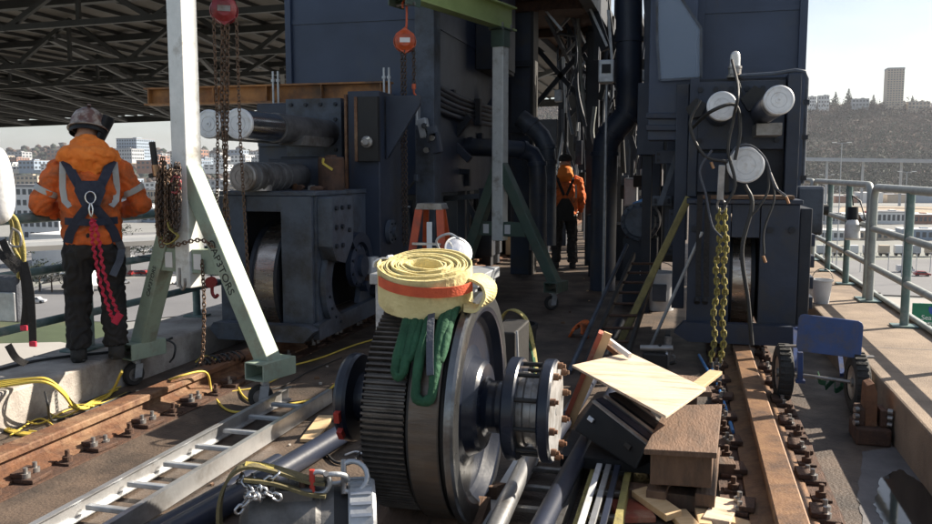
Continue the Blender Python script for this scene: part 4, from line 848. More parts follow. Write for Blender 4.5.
for i, (px, py, w_, h_, mt) in enumerate(((424, 128, .10, .2, 'galvanised'), (432, 134, .12, .16, 'grey_blue'), (436, 143, .1, .22, 'navy_steel'), (418, 112, .03, .28, 'galvanised'), (417, 178, .05, .08, 'grey_blue'), (384, 190, .03, .5, 'grey_blue'), (390, 205, .03, .5, 'grey_blue'))):
    q = at(px, py, 8.55); MB().box(q, (w_, .1, h_), Euler((0, R(-12 if i < 3 else 0), 0)).to_matrix()).build('valve_block' if h_ < .4 else 'rod', mt, t, bev=.012)
MB().tube(pxpath([(380, 172), (388, 192), (400, 196), (414, 182)], 8.5), .015, 6).build('hose', 'black_cord', t); MB().tube(pxpath([(378, 206), (396, 205), (410, 207)], 8.5), .012, 6).build('hose', 'galvanised', t)
for px, py in ((425, 126), (433, 138), (427, 150)): q = at(px, py, 8.48); MB().cyl(q, q + V((0, -.04, 0)), .03, 10).build('fitting', 'chrome', t)
# large horizontal pipe and elbow
def elbow_pipe(name, label, paths, r, mat, seams):
    t = thing(name, label, 'pipe', paths[0])
    MB().tube(paths, r, 20).build('pipe_run', mat, t)
    for i in seams:
        d = (V(paths[i + 1]) - V(paths[i])).normalized(); MB().lathe([(r, -.03), (r + .018, -.028), (r + .018, .028), (r, .03)], paths[i], d, 20).build('seam_band', mat, t)
    return t
rr = .115
P0 = [at(444, 146, 10.9), at(470, 147, 10.9), at(500, 148, 10.9), at(522, 150, 11.0), at(532, 154, 11.1), at(537, 164, 11.1), at(538, 180, 11.1), at(538, 250, 11.1)]
elbow_pipe('drain_pipe', 'thick dark pipe running across behind the far gantry post', P0, rr, 'navy_steel', (1, 3, 5))
P1 = [at(520, 118, 11.8), at(531, 126, 11.8), at(541, 136, 11.8), at(546, 147, 11.8), at(547, 162, 11.8), at(547, 245, 11.8)]
elbow_pipe('drain_pipe', 'elbowed blue grey pipe beside the orange worker with overalls', P1, .13, 'grey_blue', (1, 3, 4))
r2 = .172
P2 = [at(629, -60, 11.6), at(629, 40, 11.6), at(629, 104, 11.6), at(627, 114, 11.6), at(621, 122, 11.6), at(611, 134, 11.6), at(606, 143, 11.6), at(604.5, 154, 11.6), at(604, 200, 11.6)]; e = P2[-1]
P2.append(V((e.x, e.y, .0)))
t = elbow_pipe('duct_pipe', 'big blue grey duct with double elbow rising left of the right carriage', P2, r2, 'navy_steel', (1, 3, 5, 7))
# dark bars right of the duct: cabinet bank between duct and right carriage
a, b = at(642, 90, 10.6), at(657, 20, 10.6); t = thing('control_cabinet', 'tall dark blue control cabinet between duct and right carriage', 'cabinet', (-.45, 10.8, 0))
MB().bx(a.x + .02, a.x + .24, 10.6, 11.2, 1.3, 6).build('box_body', 'navy_steel', t, bev=.01)
q = at(648, 128, 9.8); MB().bx(q.x - .12, q.x + .18, 9.8, 10.1, q.z - .3, q.z + .5).build('relay_box', 'navy_steel', t, bev=.01); MB().bx(q.x - .05, q.x + .05, 9.85, 10.0, 0, q.z - .303).build('stand', 'navy_dark', t)
MB().bx(a.x + .05, a.x + .2, 10.7, 11.1, 0, 1.297).build('stand', 'navy_dark', t)
# pole-mounted box light
q = at(607, 72, 11.0); t = thing('pole_floodlight', 'pale box floodlight on a thin pole left of the duct', 'floodlight', (q.x, 11.0, 0))
MB().cyl((q.x, 11.0, 0), (q.x, 11.0, q.z - .15), .02, 8).build('pole', 'galvanised', t); MB().box(q, (.2, .22, .28)).build('housing', 'galvanised', t, bev=.015); MB().box(q + V((.0, -.115, .03)), (.11, .02, .11)).build('lens', 'black_plastic', t)
MB().tube(sag([q + V((.08, 0, -.14)), q + V((.13, -.02, -.25)), q + V((.05, 0, -.4))], 5), .008, 6).build('cable', 'black_cord', t)
# machinery low down between the towers
def crate_box(name, label, cat, px0, px1, py0, py1, Y, dp, mat, ex=None, bev=.01, group=None):
    a, b = at(px0, py1, Y), at(px1, py0, Y); t = thing(name, label, cat, ((a.x + b.x) / 2, Y + dp / 2, 0), group)
    MB().bx(a.x, b.x, Y, Y + dp, max(.0, a.z), b.z).build('body', mat, t, bev=bev)
    MB().bx(a.x + .02, b.x - .02, Y - .012, Y - .001, max(.0, a.z) + .03, b.z - .03).build('front_panel', ex or mat, t)
    if a.z > .05: MB().bx(a.x + .03, b.x - .03, Y + .05, Y + dp - .05, 0, a.z - .002).build('stand', 'navy_dark', t)
    return t
crate_box('equipment_box', 'sunlit white cabinet behind the worker in black overalls', 'cabinet', 583, 590, 192, 240, 17.5, .4, 'white_plastic', group=None)
crate_box('equipment_box', 'pale grey cabinet right of the lower duct', 'cabinet', 624, 637, 178, 206, 14.5, .4, 'galvanised', 'white_plastic')
crate_box('equipment_box', 'small orange topped box between duct and control cabinet', 'box', 642, 651, 176, 183, 13.5, .3, 'hoist_orange')
crate_box('equipment_box', 'dark motor control box above the round motor', 'electrical box', 641, 665, 186, 202, 10.9, .4, 'navy_steel')
crate_box('timber_stack', 'stack of timber catching sunlight left of the worker in overalls', 'timber', 505, 540, 236, 256, 15.6, .8, 'wood_brown', 'wood_pale')
crate_box('steel_bin', 'dark steel bin behind the far gantry A frame', 'bin', 470, 492, 196, 256, 13.9, .8, 'navy_dark')
crate_box('steel_bin', 'dark blue bin right of the worker in overalls', 'bin', 586, 600, 215, 262, 13.0, .6, 'navy_dark', 'navy_steel')
crate_box('equipment_box', 'low dark pump box on the deck between duct and right carriage', 'pump box', 610, 640, 225, 262, 12.6, .7, 'black_steel', 'navy_dark')
for i in range(7):
    px, py = rnd.uniform(506, 548), rnd.uniform(196, 240); q = at(px, py, 16.6); tag(MB().prism([(0, 0), (.1, -.03), (.16, .08), (.05, .15)], q, (1, 0, 0), (0, .3, 1), (.05, .16, 0)).bx(q.x, q.x + .06, q.y, q.y + .06, 0, q.z + .02).build('machine_part', ['galvanised', 'white_plastic', 'dull_steel'][i % 3], bev=.01), 'small pale machine part standing in sunlight near the worker in overalls', 'machine part', 'machine parts beside the far worker')
# round motor
q = at(640, 222, 10.2); t = thing('electric_motor', 'round dark electric motor facing the camera left of the right carriage', 'motor', (q.x, 10.4, 0))
c = MB().lathe([(0, -.03), (.06, -.03), (.06, 0), (.17, 0), (.19, .02), (.225, .03), (.23, .06), (.23, .5), (.18, .55), (0, .55)], q, (0, 1, 0), 32).build('motor_body', 'grey_blue', t)
for i in range(16): an = 2 * math.pi * i / 16; MB().box(q + V((.205 * math.cos(an), .02, .205 * math.sin(an))), (.02, .03, .02)).build('bolt', 'navy_dark', c)
MB().lathe([(.10, -.004), (.10, .004), (.16, .004), (.16, -.004)], q, (0, 1, 0), 28).build('fan_ring', 'grey_blue', c)
MB().bx(q.x - .2, q.x + .2, 10.3, 10.7, 0, q.z - .2).build('motor_stand', 'navy_dark', t, bev=.01); MB().box(q + V((-.02, .12, .24)), (.16, .03, .03), Euler((0, R(-25), 0)).to_matrix()).build('lifting_eye', 'blue_rod', t)

# extra pipes, cable trays and hangers crowding the passage
t = thing('service_pipework', 'tangle of thin pipes, trays and cables beside the duct between the towers', 'pipework', at(600, 100, 16))
for i in range(58):
    px = rnd.uniform(556, 614) if i % 2 else rnd.uniform(637, 662); py = rnd.uniform(-10, 120); ln_ = rnd.uniform(40, 130); Y = rnd.uniform(14.2, 18)
    pts = [at(px, py, Y), at(px + rnd.uniform(-3, 3), py + ln_ * .5, Y), at(px + rnd.uniform(-12, 12), py + ln_, Y)]
    MB().tube(sag(pts, 5), rnd.uniform(.012, .045), 6).build('pipe' if i % 3 else 'cable', ['navy_dark', 'grey_blue', 'black_steel', 'galvanised', 'navy_steel', 'rail_pale', 'grey_blue'][i % 7], t)  # paler pipes have sunlit edges put into their colour
for i in range(24):
    px = rnd.uniform(558, 612) if i % 2 else rnd.uniform(636, 660); py = rnd.uniform(40, 210); q = at(px, py, rnd.uniform(14, 17)); MB().box(q, (rnd.uniform(.06, .22), .12, rnd.uniform(.1, .4))).build('fitting_box', ['navy_steel', 'grey_blue', 'black_steel', 'galvanised', 'white_plastic'][i % 5], t, bev=.01)
for i in range(9): py = 20 + i * 17; MB().bar(at(560 + i * 4, py, 15.5), at(612, py + rnd.uniform(-8, 14), 15.5), .05, .05).build('tray', 'navy_dark', t)
t = thing('tower_bracing', 'dark braces and brackets under the conduit bank beside the left tower', 'bracing', at(460, 180, 10.5))
for i, (p0, p1, Y, w_) in enumerate((((428, 118), (470, 160), 10.5, .09), ((470, 116), (432, 165), 10.5, .09), ((440, 60), (440, 240), 11.5, .1), ((462, 120), (462, 250), 12.2, .12), ((425, 170), (470, 172), 10.6, .07), ((426, 200), (480, 196), 11, .07), ((480, 120), (500, 90), 11.8, .07), ((410, 200), (418, 260), 8.9, .05), ((436, 185), (436, 250), 9.9, .14), ((452, 175), (485, 235), 12.5, .08))):
    MB().bar(at(*p0, Y), at(*p1, Y), w_, w_).build('brace', ['navy_steel', 'navy_dark', 'grey_blue'][i % 3], t, bev=.006)
for i in range(8): q = at(rnd.uniform(428, 492), rnd.uniform(120, 245), 10.9 + .1 * i); MB().box(q, (.16, .1, .2)).build('bracket_box', ['navy_dark', 'navy_steel', 'black_steel'][i % 3], t, bev=.01)

# lattice boom sloping down through the passage
a, b = at(533, -12, 13.8), at(597, 118, 16.5); t = thing('lattice_boom', 'grey lattice boom sloping down left of the pole floodlight', 'lattice boom', (a + b) / 2); wv = V((.34, .1, .12)); n_ = 13
for o_ in (V(), wv): MB().bar(a + o_, b + o_, .06, .06).build('chord', 'grey_blue', t)
for k in range(n_): p0 = a.lerp(b, k / n_); p1 = a.lerp(b, (k + 1) / n_); MB().bar(p0 + (wv if k % 2 else V()), p1 + (V() if k % 2 else wv), .04, .04).build('lacing', ['grey_blue', 'galvanised'][k % 2], t)
# steel framing that widens the right machine towards the duct
t = thing('side_frame', 'blue steel side frame with bolted plates filling the space left of the right carriage', 'steel frame', at(676, 200, 9.3))
for i, (p0, p1, q0, q1, Y, mt) in enumerate(((664, 676, 132, 255, 9.2, 'navy_steel'), (678, 688, 90, 262, 9.0, 'navy_bright'), (655, 690, 150, 164, 8.9, 'navy_steel'), (652, 672, 196, 206, 9.1, 'grey_blue'), (668, 686, 210, 250, 8.95, 'navy_steel'))):
    o = plate(p0, p1, q0, q1, Y, .08).build('frame_plate', mt, t, bev=.008)
    A_, B_ = at(p0, q1, Y), at(p1, q0, Y); hexbolts(o, [(x_, Y - .001, z_) for x_ in (A_.x + .03, B_.x - .03) for z_ in (A_.z + .04, B_.z - .04)], (0, -1, 0), .016, .012)
a = at(660, 205, 8.9); b = at(688, 120, 8.9); MB().bar(a, b, .05, .05).build('diagonal', 'grey_blue', t)
# ================================================================== portable gantry with two chain hoists
M('rusted_cap', (.62, .58, .52), (.40, .20, .10), .45, .5, 16, .1, lo=.45, hi=.6)
L0 = V((-3.455, 5.37, 0)); R0 = V((-2.2, 10.0, 0)); bd = (R0 - L0).normalized(); sd = V((bd.y, -bd.x, 0)); UZ = V((0, 0, 1))
ZB = 3.28
G = thing('gantry_crane', 'pale green portable gantry crane with two A frames and a lime beam', 'gantry crane', L0)
def caster(parent, p, ang=0.4):
    d = V((math.cos(ang), math.sin(ang), 0)); n = V((-d.y, d.x, 0))
    c = MB().box(p + V((0, 0, .20)), (.10, .10, .012)).cyl(p + V((0, 0, .165)), p + V((0, 0, .194)), .03, 10).build('caster', 'galvanised', parent)
    for s in (-1, 1): MB().prism([(-.03, .165), (.03, .165), (.015, .06), (-.045, .06)], p + n * (s * .036 - .003), d, (0, 0, 1), n * .006).build('fork', 'galvanised', c)
    q = p - d * .03 + V((0, 0, .085)); MB().lathe([(.05, -.022), (.078, -.022), (.085, -.012), (.085, .012), (.078, .022), (.05, .022)], q, n, 24).build('tyre', 'rubber', c)
    MB().lathe([(0, -.026), (.02, -.026), (.02, -.018), (.052, -.018), (.052, .018), (.02, .018), (.02, .026), (0, .026)], q, n, 20).build('hub', 'dull_steel', c)
def sq(mb, a, b, w_, h_, side): return mb.bar(a, b, w_, h_, up=side)
def a_frame(C, zap, paint, postm, texts, hb):
    A = MB(); sq(A, C + UZ * .78, C + UZ * (ZB - .02), .145, .145, sd).build('post', postm, G, bev=.008)
    for s, sp in ((1, .735), (-1, .545)):
        foot = C + sd * (s * sp) + UZ * .30; top = C + UZ * (zap + .10)
        leg = sq(MB(), top, foot, .12, .138, bd).build('leg', paint, G, bev=.008)
        f = C + sd * (s * (sp + .01)) + UZ * .27                     # open tube foot
        ft = MB()
        for dx, dz, ww, hh in ((0, .055, .17, .012), (0, -.055, .17, .012), (-.08, 0, .012, .10), (.08, 0, .012, .10)):
            ft.bar(f + sd * dx + UZ * dz - bd * .16, f + sd * dx + UZ * dz + bd * .16, ww, hh)
        ft.build('foot_tube', paint, G, bev=.003)
        caster(G, f - UZ * .27 - bd * (.06 if s > 0 else .05) + UZ * .0, .5 if s > 0 else 1.2)
    sq(MB(), C - sd * .34 + UZ * hb, C + sd * .36 + UZ * hb, .10, .17, UZ).build('cross_tie', paint, G, bev=.006)
    for s in (-.16, .13):
        q = C + sd * s + UZ * hb - bd * .053; MB().bar(q - UZ * .055, q + UZ * .055, .075, .003, up=bd).build('label_plate', 'label_white', G)
    if texts:
        for s, tx, sz, f0 in ((1, 'CAP3TORS', .085, .34), (-1, 'CAP3TORS', .05, .50)):
            foot = C + sd * (s * (.725 if s > 0 else .535)) + UZ * .30; top = C + UZ * (zap + .10); dr = (foot - top).normalized(); 
            if s < 0: dr = -dr; start = foot + dr * .42
            else: start = top + dr * .60
            vv = (UZ - dr * UZ.dot(dr)).normalized(); 
            if vv.dot(sd) * s < 0 and s > 0: vv = -vv
            start = start - bd * .0705 - vv * (sz * .36)
            text(tx, sz, start, dr, vv, 'ink', G, .0008)
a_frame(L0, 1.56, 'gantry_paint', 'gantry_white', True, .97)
a_frame(R0, 1.62, 'gantry_paint_shaded', 'gantry_white', False, .92)
a = L0 - bd * .35; b = R0 + bd * .28
sq(MB(), a + UZ * (ZB + .01), b + UZ * (ZB + .01), .15, .02, UZ).build('beam_flange', 'beam_green', G); sq(MB(), a + UZ * (ZB + .27), b + UZ * (ZB + .27), .15, .02, UZ).build('beam_flange', 'beam_green', G)
sq(MB(), a + UZ * (ZB + .14), b + UZ * (ZB + .14), .012, .238, UZ).build('beam_web', 'beam_green', G)
for C in (L0, R0): 
    MB().bar(C + UZ * (ZB - .22), C + UZ * (ZB - .021), .17, .17, up=sd).build('post_sleeve', 'gantry_paint_shaded', G, bev=.006); MB().bar(C - bd * .14 + UZ * (ZB - .009), C + bd * .14 + UZ * (ZB - .009), .19, .016).build('beam_clamp', 'gantry_paint_shaded', G)
    for s in (-1, 1):
        for q in (-1, 1): MB().cyl(C + bd * (.11 * q) + sd * (.085 * s) + UZ * (ZB - .03), C + bd * (.11 * q) + sd * (.085 * s) + UZ * (ZB + .05), .012, 6).build('clamp_bolt', 'dull_steel', G)
def trolley(C, name, label):
    t = thing(name, label, 'trolley', C + UZ * ZB)
    for s in (-1, 1):
        MB().prism([(-.13, -.10), (.13, -.10), (.13, .10), (.06, .16), (-.06, .16), (-.13, .10)], C + UZ * (ZB + .02) + sd * (s * .092), bd, (0, 0, 1), sd * (s * .012)).build('side_plate', 'gantry_paint_shaded', t, bev=.004)
        for q in (-1, 1): MB().cyl(C + UZ * (ZB + .065) + bd * (.07 * q) + sd * (s * .02), C + UZ * (ZB + .065) + bd * (.07 * q) + sd * (s * .09), .038, 16).build('wheel', 'dull_steel', t)
    MB().cyl(C + UZ * (ZB - .06) - sd * .12, C + UZ * (ZB - .06) + sd * .12, .018, 10).build('load_pin', 'dull_steel', t); return t
def hoist(C, zc, r, name, label, mat, chains, hook_z, cmat):
    t = thing(name, label, 'chain hoist', C + UZ * zc)
    MB().tube(sag([C + UZ * (zc + r * 1.0), C + UZ * (zc + r * 1.15) + bd * .03, C + UZ * (ZB - .07) + bd * .035, C + UZ * (ZB - .025), C + UZ * (ZB - .06) - bd * .035, C + UZ * (ZB - .10) - bd * .03], 6), .011, 8).build('top_hook', mat, t)
    view = V((C.x, C.y, 0)).normalized() * -1; sx = V((-view.y, view.x, 0))
    hexp = [(r * .72 * math.cos(R(90 + 60 * k)), r * math.sin(R(90 + 60 * k))) for k in range(6)]
    body = MB().prism([(a_ * 1.15, b_) for a_, b_ in hexp], C + UZ * zc - view * .05, sx, (0, 0, 1), view * .10).build('hoist_body', mat, t, bev=r * .16)
    MB().lathe([(0, .062), (r * .45, .062), (r * .62, .045), (r * .78, .03), (r * .8, .0)], C + UZ * zc + view * .02, view, 24).build('gear_cover', mat, body)
    MB().lathe([(0, .02), (r * .7, .018), (r * .86, .0), (r * .9, -.03), (r * .84, -.05)], C + UZ * zc - view * .055, -view, 24).build('hand_wheel_cover', mat, body)
    MB().bar(C + UZ * zc + view * .083 - sx * r * .4, C + UZ * zc + view * .083 + sx * r * .4, .004, r * .36, up=UZ).build('name_plate', 'label_white' if 'orange' in mat else 'dull_steel', body)
    for nm, pts, ln, wd, rr_ in chains: MB().links([C + sx * a_ + view * c_ + UZ * b_ for a_, c_, b_ in pts], rr_, ln, wd).build(nm, cmat, t)
    if hook_z:
        q = C + UZ * hook_z[1] + sx * hook_z[0]; MB().cyl(q + UZ * .09, q + UZ * .04, .022, 10).tube([q + UZ * .04, q, q + sx * .03 - UZ * .035, q + sx * .02 - UZ * .075, q - sx * .015 - UZ * .085, q - sx * .04 - UZ * .06], .011, 8).build('load_hook', mat, t)
    return t
C1 = L0 + bd * .40; C2 = L0 + bd * 2.78
trolley(C1, 'beam_trolley', 'trolley on the gantry beam above the red hoist'); trolley(C2, 'beam_trolley', 'green trolley on the lime beam above the orange hoist')
z1 = at(224, 10, C1.y).z
hoist(C1, z1, .115, 'chain_hoist', 'dark red chain hoist with rusty chains beside the near gantry post', 'hoist_red',
      [('load_chain', [(-.012, .02, z1 - .10), (-.035, .02, z1 - .7), (-.02, .03, z1 - 1.25), (-.05, .03, z1 - 1.62)], .044, .030, .0062), ('load_chain', [(.022, .02, z1 - .10), (.00, .02, z1 - .75), (-.03, .02, z1 - 1.3), (-.01, .03, z1 - 1.60), (-.03, .03, z1 - 1.78)], .044, .030, .0062),
       ('hand_chain', [(-.075, .05, z1 - .08), (-.07, .05, z1 - .9), (-.09, .06, z1 - 1.4), (-.055, .04, z1 - 1.75)], .034, .022, .0042), ('hand_chain', [(.085, .05, z1 - .08), (.09, .05, z1 - .9), (.105, .05, z1 - 1.5), (.12, .05, z1 - 1.98)], .034, .022, .0042)], None, 'chain_rust')
z2 = at(406, 41, C2.y).z
hoist(C2, z2, .125, 'chain_hoist', 'orange chain hoist hanging from the lime beam', 'hoist_orange',
      [('hand_chain', [(-.03, .03, z2 - .1), (-.03, .03, z2 - 1.0), (-.025, .03, z2 - 2.0)], .04, .028, .006), ('hand_chain', [(.0, .04, z2 - .1), (.0, .04, z2 - 1.0), (.005, .04, z2 - 2.0)], .04, .028, .006), ('load_chain', [(.085, .0, z2 - .08), (.085, .0, z2 - .44)], .044, .03, .0065)], (.085, z2 - .5), 'chain_dark')
# ---- chain heap hung in the near A frame
t = thing('hanging_chain', 'rusty chains bundled on the left side of the near gantry post', 'chain', L0 - sd * .15 + UZ * 1.2)
for k in range(11):
    px = 158 + rnd.uniform(-2, 18); top = rnd.uniform(158, 178); bot = rnd.uniform(214, 246); w_ = rnd.uniform(2, 7)
    Y = 5.24 + rnd.uniform(-.05, .04)
    MB().links(sag([at(px, top, Y), at(px - w_ * .6, (top + bot) / 2, Y), at(px, bot, Y), at(px + w_ * .8, bot - 8, Y), at(px + w_, (top + bot) / 2, Y), at(px + w_ * .8, top, Y)], 6), .0055, .036, .026).build('chain_loop', ['chain_rust', 'chain_dark'][k % 2], t)
MB().links(sag([at(172, 246, 5.2), at(200, 240, 5.2), at(215, 248, 5.2)], 5), .005, .034, .024).build('chain_loop', 'chain_rust', t)
MB().links(sag([at(202, 262, 5.25), at(204, 300, 5.25), at(203, 350, 5.25), at(200, 362, 5.25)], 6), .005, .036, .024).build('chain_tail', 'chain_rust', t)
MB().cyl(at(152, 142, 5.3), at(156, 170, 5.3), .022, 10).build('bar_handle', 'black_steel', t); MB().cyl(at(155, 165, 5.3), at(157, 176, 5.3), .026, 10).build('bar_collar', 'brass', t)
MB().bar(at(150, 176, 5.3), at(182, 168, 5.3), .03, .03).build('hanger', 'black_steel', t)
MB().tube(sag([at(172, 182, 5.2), at(176, 176, 5.2), at(180, 182, 5.2), at(178, 192, 5.2), at(172, 192, 5.2)], 5), .012, 8).build('red_link', 'hoist_red', t)
MB().ribbon(sag([at(166, 210, 5.22), at(170, 228, 5.2), at(178, 236, 5.2), at(168, 244, 5.2), at(160, 236, 5.22)], 5), (0, 1, 0), .03, .006).build('yellow_tie', 'yellow_rope', t)
q = at(180, 285, 5.22); MB().tube(sag([q + UZ * .12, q + UZ * .05, q, q + sd * .025 - UZ * .03, q + sd * .05, q + sd * .05 + UZ * .05], 5), .010, 8).build('hook', 'dull_steel', t)
q = at(212, 282, 6.0); t = thing('red_shackle', 'red hook block hanging on the guardrail behind the near gantry cross tie', 'hook', (q.x, q.y, q.z - .15)); MB().lathe([(0, 0), (.045, 0), (.045, .04), (0, .04)], q, (.2, -1, 0), 18).build('sheave', 'hoist_red', t); MB().tube(sag([q - UZ * .03, q - UZ * .09, q - UZ * .12 + sd * .03, q - UZ * .10 + sd * .06], 5), .014, 8).build('hook', 'hoist_red', t); MB().tube(sag([q + UZ * .03, q + UZ * .12 + V((-.1, .05, 0)), V((XL, q.y + .15, .90))], 5), .006, 6).build('tie_cord', 'black_cord', t)
# ================================================================== foreground: spare drive wheel
WY, WZ, WR = 3.75, .52, .515
T = thing('drive_wheel', 'big blue drive wheel with gear ring and flanged shaft lying on the deck', 'drive wheel', (-1.15, WY, 0))
O = V((0, WY, WZ)); AX = V((1, 0, 0))
def lx(x): return O + AX * x
# gear ring with cut teeth
m = MB(); NT = 116; ro, ri = WR - .022, WR - .044; ga, gb = -1.315, -1.125
pr = []
for i in range(NT):
    for f, r_ in ((.0, ri), (.18, ro), (.5, ro), (.68, ri)): a = 2 * math.pi * (i + f) / NT; pr.append((WY + r_ * math.cos(a), WZ + r_ * math.sin(a)))
n = len(pr); A = [V((ga, *p)) for p in pr]; B = [V((gb, *p)) for p in pr]
m.add(A + B, [(i, (i + 1) % n, n + (i + 1) % n, n + i) for i in range(n)])
m.build('gear_ring', 'gear_steel', T)
MB().lathe([(ri + .012, ga - .001), (.36, ga - .001), (.36, ga + .03), (.10, ga + .03)], O, AX, 48).build('gear_web', 'wheel_blue', T)
MB().lathe([(ri + .012, gb + .001), (WR - .05, gb + .006), (WR - .05, -1.112), (WR - .012, -1.11), (WR, -1.10), (WR, -1.095)], O, AX, 64).build('groove', 'black_steel', T)
MB().lathe([(WR, -1.096), (WR + .002, -1.03), (WR, -.975), (WR - .004, -.968)], O, AX, 64).build('tread', 'tread_steel', T)
MB().lathe([(WR - .004, -.969), (WR - .02, -.966), (WR - .02, -.952), (WR + .004, -.946)], O, AX, 64).build('groove', 'black_steel', T)
MB().lathe([(WR + .004, -.947), (WR + .016, -.940), (WR + .018, -.912), (WR + .012, -.90), (WR - .003, -.897), (WR - .055, -.895)], O, AX, 72).build('rim', 'rim_steel', T)
MB().lathe([(WR - .054, -.8955), (WR - .075, -.90), (WR - .10, -.94), (WR - .12, -.955), (.28, -.96), (.235, -.945), (.21, -.90), (.195, -.885), (.14, -.880), (.128, -.87), (.12, -.86), (.115, -.77)], O, AX, 64).build('web_disc', 'wheel_blue', T)
MB().lathe([(0, -1.575), (.18, -1.575), (.205, -1.565), (.212, -1.55), (.212, -1.52), (.205, -1.505), (.12, -1.50), (.12, -1.31)], O, AX, 40).build('hub_flange', 'wheel_blue', T)
for a in (R(190), R(215)): MB().box(O + V((-1.535, .213 * math.cos(a), .213 * math.sin(a))), (.026, .05, .05), Euler((a, 0, 0)).to_matrix()).build('paint_mark', 'red_paint', T)
MB().lathe([(.116, -.87), (.120, -.82), (.114, -.77)], O, AX, 36).build('shaft', 'wheel_blue', T)
FR = .235
for x0, x1, mt in ((-.775, -.715, 'wheel_blue'), (-.615, -.560, 'wheel_blue')):
    f = MB().lathe([(.10, x0), (FR - .008, x0), (FR, x0 + .008), (FR, x1 - .008), (FR - .008, x1), (.08, x1)], O, AX, 48).build('coupling_flange', mt, T)
MB().lathe([(0, -.556), (.02, -.556), (.02, -.5585), (FR - .012, -.5585), (FR - .012, -.561)], O, AX, 48).build('end_plate', 'plate_steel', T)
MB().lathe([(.17, -.715), (.17, -.69), (.155, -.685), (.155, -.655), (.17, -.65), (.17, -.615)], O, AX, 40).build('spacer_ring', 'dull_steel', T)
bolt0 = None
for i in range(10):
    a = R(36 * i + 10); c = O + V((0, .205 * math.cos(a), .205 * math.sin(a)))
    MB().cyl(c + AX * -.715, c + AX * -.615, .011, 8).build('coupling_bolt', 'black_steel', T)
    MB().cyl(c + AX * -.5585, c + AX * -.535, .017, 6).cyl(c + AX * -.535, c + AX * -.522, .010, 8).build('bolt_nut', 'rust', T)
for y0 in (3.50, 3.86): tag(MB().prism([(0, 0), (.26, 0), (.26, .02), (.02, .09), (0, .09)] if y0 > 3.7 else [(0, 0), (.26, 0), (.26, .09), (.24, .09), (0, .02)], (-1.36, y0 - (.02 if y0 < 3.7 else 0), .0), (0, 1, 0), (0, 0, 1), (.5, 0, 0)).build('timber_chock', 'wood_brown', bev=.004), 'timber wedge chocking the drive wheel, ' + ('nearer' if y0 < 3.7 else 'farther') + ' side', 'chock', 'chocks under the drive wheel')
# ---- yellow sling roll on top of the wheel
T2 = thing('sling_roll', 'rolled up wide yellow lifting sling on top of the drive wheel', 'sling', (-1.15, 3.66, WZ + WR))
ax = V((.05, -.20, 1)).normalized(); u, v = perp(ax); cen = V((-1.13, 3.60, 1.105)); pts = []; N = 13 * 30
for i in range(N + 1):
    a = 2 * math.pi * i / 30; r_ = .072 + .128 * i / N + .004 * math.sin(a * 2.0 + i * .01) + .002 * math.sin(a * 5 + i * .3); pts.append(cen + (u * math.cos(a) * 1.06 + v * math.sin(a) * .96) * r_ + ax * (.006 * math.sin(i * .07) + .005 * math.sin(i * .31) + .014 * (i / N) * math.sin(a)))
o = MB().ribbon(pts, ax, .175, .0066).build('rolled_webbing', 'yellow_web', T2)
band = []; 
for i in range(22): a = R(-150 + i * 9.5); band.append(cen + (u * math.cos(a) * 1.06 + v * math.sin(a) * .96) * .2115 + ax * (.012 + .035 * i / 21))
# choose the half of the roll that faces the camera
toc = V((cen.x, cen.y, 0)).normalized() * -1
best = max(range(0, 360, 5), key=lambda d: (u * math.cos(R(d)) + v * math.sin(R(d))).dot(toc))
band = [cen + (u * math.cos(R(best + d)) * 1.06 + v * math.sin(R(best + d)) * .96) * .2125 + ax * (.028 + .012 * d / 60) for d in range(-62, 72, 6)]
MB().ribbon(band, ax, .045, .004).build('printed_band', 'web_band', T2)
q = band[0] + toc * .004
lp = [cen + V((.16, .05, .02)), cen + V((.23, .02, .03)), cen + V((.285, 0, .0)), cen + V((.29, -.02, -.05)), cen + V((.25, -.04, -.09)), cen + V((.19, -.06, -.085))]
MB().ribbon(sag(lp, 5), (.2, 1, .1), .12, .014).build('sling_eye', 'yellow_web', T2)
a = at(383, 262, 3.62); MB().ribbon(sag([a + V((.06, .05, -.02)), a + V((.02, .02, .015)), a + V((-.02, 0, .0)), a + V((-.025, .0, -.02))], 4), (.3, 1, 0), .07, .008).build('sling_tail', 'label_white', T2)
MB().prism([(0, 0), (.26, 0), (.26, .03), (0, .03)], (-1.25, 3.50, .99), (1, 0, 0), (0, 1, .0), (0, .0, .02)).build('fold_under', 'yellow_web', T2)
# ---- green round slings draped over the tread
def on_wheel(x, deg, h=.0): a = R(deg); return V((x, WY - (WR + h) * math.sin(a), WZ + (WR + h) * math.cos(a)))
T3 = thing('round_sling', 'green round sling draped down the front of the drive wheel', 'sling', on_wheel(-1.25, 10))
for x0, x1, d1, r_ in ((-1.165, -1.125, 60, .020), (-1.15, -1.10, 52, .018), (-1.065, -.99, 70, .022), (-1.01, -.97, 52, .019)):
    pts = [on_wheel(x0, d, r_ + .004) for d in range(6, d1, 6)]
    for k in range(1, 8): b_ = math.pi * k / 8; pts.append(on_wheel((x0 + x1) / 2 - (x1 - x0) / 2 * math.cos(b_), d1 + 4 * math.sin(b_), r_ + .004))
    pts += [on_wheel(x1, d, r_ + .004) for d in range(d1 - 2, 5, -6)]
    MB().tube(pts, [r_ * (1 + .12 * math.sin(i * 1.7)) for i in range(len(pts))], 10).build('sling_leg', 'green_web', T3)
pts = [on_wheel(-1.10 + .0018 * (d - 8), d, .05) for d in range(8, 66, 5)]; MB().ribbon(pts, AX, .03, .006).build('grey_tail', 'grey_web', T3)
pts = [on_wheel(-1.10, d, .054) for d in range(6, 22, 4)]; MB().ribbon(pts, AX, .028, .006).build('red_tag', 'web_band', T3)
